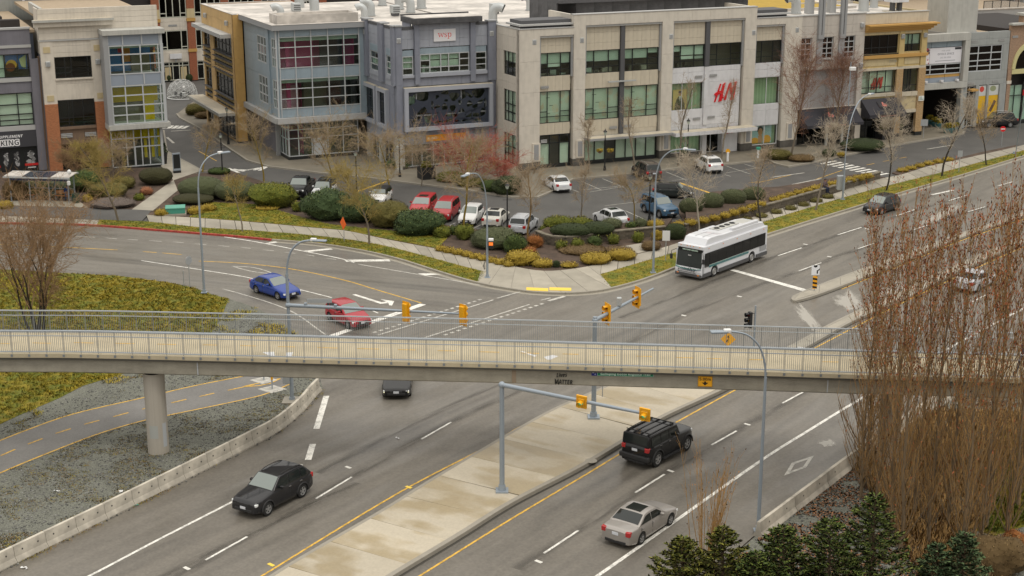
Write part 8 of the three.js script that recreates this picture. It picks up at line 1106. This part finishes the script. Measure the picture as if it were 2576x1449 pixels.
function shrub(px,wPx,hPx,kind,label,{ clip = 0,group,cat = 'shrub',base = .1,depth = .8,name = 'shrub',dense = 1 } = {}) {
wPx *= 1.2;hPx *= 1.08;const f = G(px[0],px[1],base),S = FOC / Math.hypot(f.z,CAM_H),rx = wPx / 2 / S,rz = rx * depth,H = Math.max(.25,(hPx / S - .2 * rz) / .97),c = f.clone().add(V(0,0,-rz * .85)),o = thing(name,label,cat,c.setY(base - .05),0,group),seed = (px[0] * 3 + px[1]) | 0,r = lcg(seed);
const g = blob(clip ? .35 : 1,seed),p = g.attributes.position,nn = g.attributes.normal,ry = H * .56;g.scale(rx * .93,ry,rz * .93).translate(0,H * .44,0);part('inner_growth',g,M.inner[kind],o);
const L = [new Leaves(),new Leaves()],s = SH[kind][2] * (clip ? .8 : 1),n = Math.min(4200,Math.round(dense * (130 + (rx * rz + rx * H * 1.6) * 6.283 / (s * s) * .55)));
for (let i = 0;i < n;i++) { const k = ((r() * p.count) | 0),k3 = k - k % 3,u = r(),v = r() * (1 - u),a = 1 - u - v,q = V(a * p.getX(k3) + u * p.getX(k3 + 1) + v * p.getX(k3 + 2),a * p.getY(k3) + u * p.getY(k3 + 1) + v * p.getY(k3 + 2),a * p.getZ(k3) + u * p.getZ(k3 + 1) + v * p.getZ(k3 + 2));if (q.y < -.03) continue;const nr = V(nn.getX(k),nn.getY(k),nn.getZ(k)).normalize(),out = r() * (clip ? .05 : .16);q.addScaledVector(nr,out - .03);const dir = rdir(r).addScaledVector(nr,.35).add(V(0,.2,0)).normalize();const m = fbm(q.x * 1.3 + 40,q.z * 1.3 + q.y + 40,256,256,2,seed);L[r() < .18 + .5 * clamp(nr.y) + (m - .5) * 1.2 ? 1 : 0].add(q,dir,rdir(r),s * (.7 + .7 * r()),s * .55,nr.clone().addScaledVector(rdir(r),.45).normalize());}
const b = part('foliage',L[0].geo(),SH[kind][0],o);part('sunlit_tips',L[1].geo(),SH[kind][1],b);b.children[0].name = 'sunlit_leaves';return o;  // lighter leaf copy favours upward faces, sunlight put into the colour
}
[
[[30,508],62,56,'brown','brown twiggy shrub at the left end of the bus shelter'],[[72,502],80,44,'olive','olive shrub seen through the left shelter pane'],[[130,500],80,46,'greyGreen','grey-green shrub seen through the right shelter pane'],[[208,486],84,58,'green','dark green shrub rising behind the litter bin'],[[255,505],110,46,'olive','olive shrub under the pale-trunked fuzzy tree'],[[385,470],92,50,'maroon','large clipped dark dome shrub by the glazed bay door',{ clip: 1 }],[[272,529],126,30,'grey','low grey-brown heather mound beside the bus bay'],[[366,492],34,22,'pink','coppery pink heather beside the garden path'],[[348,506],26,20,'bright','small yellow-green shrub beside the garden path'],[[218,510],26,20,'yellow','small yellow tussock right of the litter bin'],[[305,478],60,36,'olive','olive twiggy shrub left of the clipped dome'],[[10,528],40,24,'yellow','yellow tussock at the left picture edge by the shelter'],
[[496,508],128,66,'greyGreen','big grey-green rounded hedge right of the garden path',{ clip: 1 }],[[585,512],118,60,'greyGreen','grey-green hedge between the big rounded hedge and the bright shrub',{ clip: 1 }],[[476,519],110,32,'maroon','low dark clipped hedge in front of the big rounded hedge',{ clip: 1 }],[[680,530],130,70,'bright','bright yellow-green shrub left of the black pickup'],[[748,534],30,28,'bright','small bright shrub at the pickup bonnet'],[[405,545],40,20,'yellow','yellow grass clump left of the teal utility box'],[[488,541],42,22,'yellow','yellow grass clump right of the teal utility box'],[[522,533],40,20,'yellow','second yellow grass clump right of the teal utility box'],[[668,531],60,14,'yellow','low yellow clumps at the foot of the bright shrub'],[[548,441],60,20,'green','small clipped hedge at the street crossing corner',{ clip: 1 }],
[[815,560],132,84,'rhodo','large dark green shrub right of the black pickup'],[[900,566],110,74,'rhodo','large dark shrub behind the tree by the orange sign'],[[975,580],110,76,'olive','olive shrub in front of the left red car'],[[1052,600],130,76,'rhodo','large dark green shrub in front of the red cars'],[[1110,600],46,32,'bright','yellow-green shrub in front of the right red car'],[[1140,592],34,24,'green','small green shrub in front of the white hatchback'],[[1168,606],52,42,'bright','yellow-green shrub below the white hatchback'],[[1242,632],122,58,'greyGreen','grey-green shrub behind the corner lamp'],[[1296,640],60,52,'green','green shrub right of the corner lamp'],
[[1346,626],42,36,'rust','rust coloured round shrub at the wall corner'],[[1330,640],40,20,'rust','low rust shrub below the round rust one'],[[1372,588],30,22,'bright','small bright shrub right of the silver estate'],[[1404,590],76,48,'bright','yellow-green shrub behind the curved wall, left one'],[[1462,582],70,36,'bright','yellow-green shrub behind the curved wall, right one'],
].forEach(([p,w,h,k,l,o]) => shrub(p,w,h,k,l,o));
[
[[1438,602],112,40,'dark','left dome of the clipped dark hedge above the curved wall',{ clip: 1,base: .7 }],[[1506,596],90,38,'dark','right dome of the clipped dark hedge above the curved wall',{ clip: 1,base: .7 }],[[1540,580],58,32,'greyGreen','grey-green dome shrub in front of the white hatchback tail',{ base: .6 }],[[1588,577],28,20,'green','tiny green shrub left of the mossy tree foot',{ base: .6 }],[[1612,574],36,26,'greyGreen','grey-green ball shrub by the lantern post',{ base: .6 }],[[1650,575],44,22,'yellow','yellow grass clump in front of the blue off-roader',{ base: .6 }],[[1702,606],58,46,'dark','round dark clipped shrub left of the bus roof',{ clip: 1 }],
[[1740,540],66,44,'greyGreen','left end of the long clipped hedge behind the wall',{ clip: 1,base: .5,depth: .6 }],[[1792,530],70,46,'greyGreen','second section of the long clipped hedge behind the wall',{ clip: 1,base: .5,depth: .6 }],[[1846,520],74,46,'greyGreen','third section of the long clipped hedge behind the wall',{ clip: 1,base: .5,depth: .6 }],[[1898,510],66,42,'greyGreen','right end of the long clipped hedge behind the wall',{ clip: 1,base: .5,depth: .6 }],
[[1413,630],30,26,'bright','first small bright shrub from the left below the curved wall'],[[1453,628],32,28,'bright','second small bright shrub from the left below the curved wall'],[[1496,624],38,32,'green','third small shrub from the left, greener, below the curved wall'],[[1544,616],28,28,'bright','fourth small bright shrub from the left below the curved wall'],[[1606,612],28,30,'bright','fifth small bright shrub from the left below the curved wall'],[[1654,606],28,28,'yellow','yellow shrub right of the lamp pole below the wall'],[[1640,634],50,28,'brown','brown seed-headed shrub beside the paved patch'],[[1470,646],130,24,'brown','low brown shrub across the middle of the corner bed'],[[1560,640],70,18,'brown','low brown shrub left of the paved patch'],[[1312,672],92,40,'yellow','large yellow heather mound at the left of the corner bed'],[[1366,676],56,24,'yellow','yellow heather mound left of the tiny dark ball'],[[1400,674],19,20,'dark','tiny dark ball shrub among the yellow heather',{ clip: 1 }],[[1432,676],46,16,'yellow','low yellow heather right of the tiny dark ball'],[[1500,670],84,34,'yellow','yellow heather mound at the front of the corner bed'],[[1564,660],78,32,'yellow','yellow heather mound nearest the lamp pole'],
[[1136,462],76,30,'bright','yellow-green shrub in the bed before the office block'],[[1190,474],80,26,'olive','olive low shrub in the bed before the office block'],[[1276,494],76,52,'dark','dark shrub at the rounded pavement end'],[[1228,486],50,34,'green','green shrub under the red maples'],[[2180,385],120,38,'dark','dark clipped hedge in front of the yellow block café',{ clip: 1,base: .15 }],[[2088,397],38,24,'dark','dark round shrub left of the tall utility lamp',{ clip: 1,base: .15 }],[[2116,394],22,12,'yellow','orange-yellow flowers between two dark shrubs',{ base: .15 }],[[1965,405],60,30,'olive','olive shrub at the foot of the upswept tree',{ base: .15 }],[[2020,410],70,22,'brown','brown bed planting at the pavement corner',{ base: .15 }],[[1942,398],26,22,'green','green shrub below the woman poster',{ base: .15 }],[[490,292],58,32,'olive','olive shrub on the island near the dome',{ base: .15 }],[[508,300],46,20,'brown','brown shrub on the island near the dome',{ base: .15 }],[[2462,302],48,40,'dark','dark hedge at the far car park exit',{ base: .15 }],[[2480,312],60,26,'green','green low hedge at the far car park exit',{ base: .15 }],[[422,205],18,20,'dark','left dark bay bush at the brick block door',{ clip: 1 }],[[475,205],18,20,'dark','right dark bay bush at the brick block door',{ clip: 1 }],[[1000,428],60,30,'rhodo','dark shrub at the office block flank'],[[790,398],34,30,'olive','yellowish potted shrub at the magenta shop door'],
].forEach(([p,w,h,k,l,o]) => shrub(p,w,h,k,l,o));
const tufts = (pts,w,h,kind,label,group,o = {}) => pts.forEach(p => shrub(p,w,h,kind,label,{ group,cat: 'ornamental grass',name: 'grass_clump',...o }));
const along = (px,n) => { const L = line(px,200);return Array.from({ length: n },(_,i) => { const p = sample(L,(i + .5) / n),d = p.clone().sub(V(0,CAM_H,0)),c = Math.cos(TILT),s = Math.sin(TILT),z = -(d.y * -s + d.z * -c) * -1,f = -d.y * s - d.z * c;return [1288 + FOC * d.x / f,724.5 - FOC * (d.y * c - d.z * s) / f];});};
tufts(along([[1098,632],[1180,650],[1292,676]],9),30,17,'yellow','yellow ornamental grass clump in the row along the curving pavement','yellow grass row along the corner pavement');
tufts(along([[1690,575],[1800,556],[1925,519]],9),30,16,'yellow','yellow grass clump between the long hedge and the stone wall','yellow grasses behind the long wall',{ base: .7 });
tufts(along([[1940,512],[2060,478],[2195,447]],12),30,14,'yellow','yellow grass clump on top of the bed along the stone wall','yellow grasses along the wall top',{ base: .7 });
tufts(along([[2262,437],[2330,419],[2400,404]],6),28,12,'yellow','yellow grass clump in the narrow far planting strip','yellow grasses in the far strip');
tufts(along([[2100,497],[2000,528],[1860,564]],7),30,14,'olive','olive clump of low cover at the foot of the stone wall','low cover at the foot of the wall');
function inside(P,x,z) { let c = false;for (let i = 0,j = P.length - 1;i < P.length;j = i++) if ((P[i].z > z) !== (P[j].z > z) && x < (P[j].x - P[i].x) * (z - P[i].z) / (P[j].z - P[i].z) + P[i].x) c = !c;return c;}
function clump(seed,n,h,s) { const r = lcg(seed),L = new Leaves();for (let i = 0;i < n;i++) { const a = r() * 6.283,q = Math.sqrt(r()) * s;L.add(V(Math.cos(a) * q,0,Math.sin(a) * q),V((r() - .5) * 1.3,1,(r() - .5) * 1.3).normalize(),V(Math.cos(a),0,Math.sin(a)),h * (.5 + r() * .7),.02 + s * .06,V((r() - .5) * .4,1,(r() - .5) * .4).normalize());} return L.geo();}
function scatter(name,label,cat,P,n,geo,mat,{ y = .05,s0 = .7,s1 = 1.3,pick = () => true,tint,seed = 5,edge = 0 } = {}) {
const r = lcg(seed),xs = P.map(p => p.x),zs = P.map(p => p.z),x0 = Math.min(...xs),x1 = Math.max(...xs),z0 = Math.min(...zs),z1 = Math.max(...zs),mats = [],cols = [];
for (let k = 0;k < n * 14 && mats.length < n;k++) { const x = lerp(x0,x1,r()),z = lerp(z0,z1,r()),m = fbm(x * .22 + 90,z * .22 + 90,512,512,3,17),f = fbm(x * .9 + 90,z * .9 + 90,512,512,2,19);if (!inside(P,x,z) || !pick(m,f,r(),x,z)) continue;const s = lerp(s0,s1,r());mats.push(new THREE.Matrix4().compose(V(x,y,z),new THREE.Quaternion().setFromEuler(new THREE.Euler(0,r() * 6.283,0)),V(s,s * lerp(.8,1.2,r()),s)));cols.push(tint(m,f,r()));}
const im = shade(new THREE.InstancedMesh(geo,mat,mats.length));mats.forEach((q,i) => { im.setMatrixAt(i,q);im.setColorAt(i,cols[i]);});im.name = numbered(name);scene.add(im);return tag(im,label,cat,null,'stuff');
}
const grassTint = (m,f,r) => { const y = smooth(.35,.65,m * .6 + f * .4 + (r - .5) * .3),k = .88 + r * .28;return rgb(lerp(.27,.48,y) * k,lerp(.25,.36,y) * k,lerp(.02,.03,y) * k);},bladeMat = std(1,1,1,.9);
scatter('grass','rough yellow-green grass covering the bank at left','grass',bank,26000,clump(1,10,.10,.16),bladeMat,{ y: .04,tint: grassTint,seed: 6,pick: (m,f,r) => r < .55 + f * .6 });
scatter('grass','weedy grass spilling from the bank onto the gravel','grass',line([[640,776],[745,842],[700,900],[420,930],[320,950],[60,1062],[-100,1130],[-100,1090],[45,1040],[207,965],[320,930],[520,850],[560,790]]),1500,clump(2,8,.13,.2),bladeMat,{ y: .03,tint: grassTint,seed: 7,pick: (m,f,r) => f > .55 });
const lawnP = line([[475,549],[505,530],[530,512],[644,517],[694,531],[756,549],[819,566],[894,575],[994,585],[1081,590],[1126,601],[1096,626],[969,602],[869,581],[769,572],[644,560]]);
const lawnTint = (m,f,r) => { const k = .88 + r * .26,y = smooth(.4,.65,f);return rgb(lerp(.17,.33,y) * k,lerp(.21,.28,y) * k,.02 * k);};
scatter('grass','short mown grass of the lawn in front of the shrubs','grass',lawnP,5000,clump(3,9,.055,.15),bladeMat,{ y: .13,tint: lawnTint,seed: 8 });
scatter('grass','short mown grass of the left verge by the red kerb','grass',[...pick(side(kerbIn,.08),G(250,572),G(1196,712)),...line([[1219,689]]),...line(WALK_LOW,60).reverse(),G(252,557)],4500,clump(3,9,.055,.15),bladeMat,{ y: .135,tint: lawnTint,seed: 9 });
scatter('grass','short mown grass of the long right verge','grass',[...pick(side(kerbIn,.08),G(1546,728),G(2700,350)),...line(WALK_LOW2,60).reverse()],7000,clump(3,9,.055,.15),bladeMat,{ y: .135,tint: lawnTint,seed: 10 });
scatter('grass','rough grass of the slope at the right edge','grass',line([[2576,1040],[2520,1090],[2500,1160],[2495,1230],[2480,1290],[2440,1330],[2500,1350],[2560,1330],[2700,1300],[2900,1000]]),6000,clump(1,9,.2,.2),bladeMat,{ y: .04,tint: (m,f,r) => lawnTint(m,f,r).multiplyScalar(.8),seed: 11 });
const gravelP = line([[811,990],[766,1040],[701,1094],[644,1124],[300,1298],[0,1444],[-200,1540],[-200,1200],[0,1080],[150,1010],[330,945],[420,920],[520,880],[640,780],[745,842],[800,930]]);
const onPath = (x,z) => inside([...pathA,...pathB.slice().reverse()],x,z);
scatter('weeds','brown and yellow mossy weeds growing through the gravel','weeds',gravelP,3600,clump(4,9,.05,.2),bladeMat,{ y: .022,seed: 12,s0: .6,s1: 1.5,pick: (m,f,r,x,z) => m * .6 + f * .4 > .57 && !onPath(x,z),tint: (m,f,r) => { const k = .6 + r * .6;return r < .5 ? rgb(.34 * k,.2 * k,.045 * k) : rgb(.32 * k,.26 * k,.04 * k);} });
const stone = new THREE.IcosahedronGeometry(.05,0).scale(1,.6,.8);const stoneTint = (m,f,r) => { const k = .07 + r * r * .2;return rgb(k,k * .99,k * .93);};
scatter('gravel','loose grey stones scattered over the left bank','gravel',gravelP,9000,stone,bladeMat,{ y: .03,seed: 13,s0: .4,s1: 1.4,pick: (m,f,r,x,z) => !onPath(x,z),tint: stoneTint });
const rightP = line([[1720,1520],[1905,1356],[2152,1162],[2400,995],[2560,890],[2700,1000],[2500,1200],[2450,1350],[2600,1560]]);
scatter('gravel','loose grey stones below the right barrier','gravel',rightP,5000,stone,bladeMat,{ y: .03,seed: 14,s0: .5,s1: 1.8,tint: stoneTint });
const leafG = new Leaves();leafG.add(V(-.05,.01,0),V(1,.15,0).normalize(),V(0,.1,1).normalize(),.11,.08,V(0,1,0));leafG.add(V(.02,.015,.05),V(.3,.2,1).normalize(),V(1,0,0),.1,.07,V(0,1,0));
scatter('leaf_litter','red-brown fallen leaves below the right barrier and poplars','leaf litter',rightP,16000,leafG.geo(),bladeMat,{ y: .035,seed: 15,s0: .7,s1: 1.4,pick: (m,f,r) => f * .6 + m * .4 > .42,tint: (m,f,r) => { const k = .6 + r * .7;return rgb(.27 * k,.125 * k,.055 * k);} });
scatter('dry_brush','brown dead stalks and brambles under the poplars','brush',rightP,4200,clump(5,8,.42,.3),bladeMat,{ y: .0,seed: 16,s0: .6,s1: 1.5,pick: (m,f,r,x,z) => x > G(2190,1250).x && z > -84,tint: (m,f,r) => { const k = .6 + r * .6;return rgb(.36 * k,.21 * k,.07 * k);} });
const mossLine = line([[486,1168],[430,1215],[340,1258],[255,1298],[120,1352],[10,1396]],60);
scatter('weeds','orange-brown moss in a broken strip across the gravel bank','weeds',gravelP,2200,clump(6,9,.05,.22),bladeMat,{ y: .024,seed: 21,s0: .6,s1: 1.6,pick: (m,f,r,x,z) => { let d = 9;for (const p of mossLine) d = Math.min(d,Math.hypot(p.x - x,p.z - z));return d < .35 + f * 1.5 && f > .42;},tint: (m,f,r) => { const k = .7 + r * .5;return r < .5 ? rgb(.40 * k,.22 * k,.04 * k) : rgb(.36 * k,.28 * k,.03 * k);} });
[[[2525,1475],150,120,'brown','brown bramble thicket in the lower right corner'],[[2440,1500],120,90,'brown','brown bramble thicket left of the corner one'],[[2560,1420],90,80,'rust','reddish bramble at the right edge below the grass slope']].forEach(([p,w,h,k,l]) => shrub(p,w,h,k,l,{ base: 0,dense: .6 }));
// =========================================================
function figure(joints,bones,cell = .035) {
const ks = Object.values(joints),lo = V(1e9,1e9,1e9),hi = V(-1e9,-1e9,-1e9);for (const [x,y,z,r] of ks) { lo.min(V(x - r,y - r,z - r));hi.max(V(x + r,y + r,z + r));}
const c = lo.clone().add(hi).multiplyScalar(.5),size = Math.max(hi.x - lo.x,hi.y - lo.y,hi.z - lo.z) / 2 + .12,res = Math.min(72,Math.ceil(2 * size / cell)),mc = new MarchingCubes(res,new THREE.MeshBasicMaterial(),false,false,120000);mc.isolation = 0;
const seg = bones.map(([a,b]) => [joints[a],joints[b]]),k = .035;
for (let z = 0;z < res;z++) for (let y = 0;y < res;y++) for (let x = 0;x < res;x++) {
const P = [(x - res / 2) / (res / 2) * size + c.x,(y - res / 2) / (res / 2) * size + c.y,(z - res / 2) / (res / 2) * size + c.z];let d = 9;
for (const [A,B] of seg) { const bx_ = B[0] - A[0],by = B[1] - A[1],bz = B[2] - A[2],px = P[0] - A[0],py = P[1] - A[1],pz = P[2] - A[2],l = bx_ * bx_ + by * by + bz * bz,t = clamp((px * bx_ + py * by + pz * bz) / (l || 1)),e = Math.hypot(px - bx_ * t,py - by * t,pz - bz * t) - lerp(A[3],B[3],t),h = clamp(.5 + .5 * (d - e) / k);d = lerp(d,e,h) - k * h * (1 - h);}
mc.field[x + y * res + z * res * res] = -d;
}
mc.update();const n = mc.count,g = new THREE.BufferGeometry(),p = new Float32Array(n * 3),q = new Float32Array(n * 3);for (let i = 0;i < n * 3;i += 3) for (let a = 0;a < 3;a++) { p[i + a] = mc.positionArray[i + a] * size + [c.x,c.y,c.z][a];q[i + a] = mc.normalArray[i + a];}
g.setAttribute('position',new THREE.BufferAttribute(p,3));g.setAttribute('normal',new THREE.BufferAttribute(q,3));g.computeVertexNormals();return flat(g);
}
M.skin = std(.42,.24,.16,.6);M.hairDark = std(.03,.02,.015,.8);M.denim = std(.035,.075,.16,.85);M.jacketBlue = std(.012,.035,.13,.8);M.plaid = std(.10,.07,.075,.85);M.jeansDark = std(.012,.022,.06,.85);
const BONES = [['hip','chest'],['chest','neck'],['shL','shR'],['hipL','hipR'],['hip','hipL'],['hip','hipR'],['hipL','knL'],['knL','anL'],['anL','toL'],['hipR','knR'],['knR','anR'],['anR','toR'],['shL','elL'],['elL','wrL'],['shR','elR'],['elR','wrR'],['neck','head']];
function addPerson(label,pos,turn,J,top,legs,hat) {
const o = thing('person',label,'person',pos,turn),all = figure(J,BONES);
const skin = part('body',all,M.skin,o);
const sub = (b,grow,n,m) => { const j = {};for (const q of new Set(b.flat())) j[q] = [...J[q].slice(0,3),J[q][3] + grow];return part(n,figure(j,b),m,skin);};
sub([['hip','chest'],['chest','neck2'],['shL','shR'],['shL','elL'],['elL','wrL'],['shR','elR'],['elR','wrR']].map(b => b.map(q => q === 'neck2' ? 'chest' : q)),.018,'jacket',top);sub([['hipL','hipR'],['hipL','knL'],['knL','anL'],['hipR','knR'],['knR','anR']],.014,'trousers',legs);sub([['anL','toL'],['anR','toR']],.016,'shoes',M.black);
const [hx,hy,hz] = J.head;part('hair',new THREE.SphereGeometry(.118,14,10,0,PI * 2,0,PI * .56).rotateX(-.35).scale(1,1.05,1.1).translate(hx,hy + .015,hz - .012),hat ?? M.hairDark,skin);
for (const s of [-1,1]) { part('eye',new THREE.SphereGeometry(.014,6,5).translate(hx + s * .038,hy + .005,hz + .098),M.black,skin);part('ear',new THREE.SphereGeometry(.024,6,5).scale(.5,1.2,1).translate(hx + s * .108,hy - .01,hz),M.skin,skin);} part('nose',new THREE.ConeGeometry(.018,.045,6).rotateX(.5).translate(hx,hy - .015,hz + .108),M.skin,skin);part('mouth',rbx(hx - .026,hx + .026,hy - .058,hy - .048,hz + .088,hz + .1,.004),M.redKerb,skin);
for (const s of ['L','R']) { const w = J['wr' + s],e = J['el' + s],d = V(w[0] - e[0],w[1] - e[1],w[2] - e[2]).normalize(),u = V(0,0,1).cross(d).normalize(),hand = [],pt = V(w[0],w[1],w[2]);hand.push(rod(pt,pt.clone().addScaledVector(d,.085),.03,.034,8));for (let f = 0;f < 4;f++) { const b = pt.clone().addScaledVector(d,.08).addScaledVector(u,(f - 1.5) * .018),m = b.clone().addScaledVector(d,.035 + (f === 1 || f === 2 ? .006 : 0)).add(V(0,-.008,0));hand.push(rod(b,m,.009,.008,6),rod(m,m.clone().addScaledVector(d,.028).add(V(0,-.016,0)),.008,.007,6));} const tb = pt.clone().addScaledVector(d,.03).addScaledVector(u,(s === 'L' ? -1 : 1) * .03);hand.push(rod(tb,tb.clone().addScaledVector(d,.035).addScaledVector(u,(s === 'L' ? -1 : 1) * .03),.011,.009,6));part('hand',hand,M.skin,skin);}
return o;
}
const sit = { hip: [0,.52,0,.13],chest: [0,.90,.05,.15],neck: [0,1.13,.08,.055],head: [0,1.30,.12,.105],shL: [-.19,1.05,.06,.075],shR: [.19,1.05,.06,.075],hipL: [-.1,.5,.02,.10],hipR: [.1,.5,.02,.10],knL: [-.14,.50,.44,.07],knR: [.14,.50,.44,.07],anL: [-.13,.10,.46,.045],anR: [.13,.10,.46,.045],toL: [-.14,.05,.62,.04],toR: [.14,.05,.62,.04],elL: [-.27,.80,.18,.05],elR: [.27,.80,.18,.05],wrL: [-.1,.66,.42,.032],wrR: [.1,.66,.42,.032] };
addPerson('person in blue jacket and jeans sitting at right end of the bus shelter bench',G(166,509).add(V(0,.14,-.75)),.15,sit,M.jacketBlue,M.denim);
addPerson('person in a checked jacket and dark jeans sitting on the long stone wall',G(2073,494).add(V(0,.33,-.25)),.75,{ ...sit,elL: [-.28,.82,.2,.05],wrL: [-.06,.72,.44,.032] },M.plaid,M.jeansDark);
{
const walk = { hip: [0,.95,0,.13],chest: [0,1.33,.01,.15],neck: [0,1.53,.02,.055],head: [0,1.69,.04,.105],shL: [-.19,1.45,.01,.075],shR: [.19,1.45,.01,.075],hipL: [-.1,.92,0,.10],hipR: [.1,.92,0,.10],knL: [-.1,.5,.18,.07],knR: [.1,.5,-.05,.07],anL: [-.1,.09,.28,.045],anR: [.1,.12,-.34,.045],toL: [-.1,.04,.43,.04],toR: [.1,.04,-.22,.04],elL: [-.25,1.18,-.12,.05],elR: [.25,1.18,.12,.05],wrL: [-.24,.95,-.05,.032],wrR: [.24,1.0,.28,.032] };
addPerson('person in dark purple clothes walking on the footbridge at the right edge',G(2571,940,6.02).setY(6.02),-1.45,walk,std(.035,.02,.06,.8),M.jeansDark);
}
[[318,1238,'white litter scraps behind the barrier in the middle of the gravel bank',1.0],[145,1236,'crumpled white paper on the gravel near the yellow path line',.5],[62,1430,'white scrap at the foot of the barrier in the lower left',.6],[343,1273,'green plastic scrap on the road beside the barrier',.4],[1000,1104,'pale scrap lying by the barrier above the dark crossover',.5]].forEach(([x,y,l,s]) => { const o = thing('litter',l,'litter',G(x,y).setY(.03)),r = lcg(x);for (let i = 0;i < 4;i++) part('scrap',new THREE.PlaneGeometry(.22 * s,.16 * s,2,2).rotateX(-PI / 2 + (r() - .5)).rotateY(r() * 6).translate((r() - .5) * .7 * s,.03,(r() - .5) * .4 * s),x === 343 ? M.greenBox : M.signWhite,o);});
renderer.render(scene,camera);
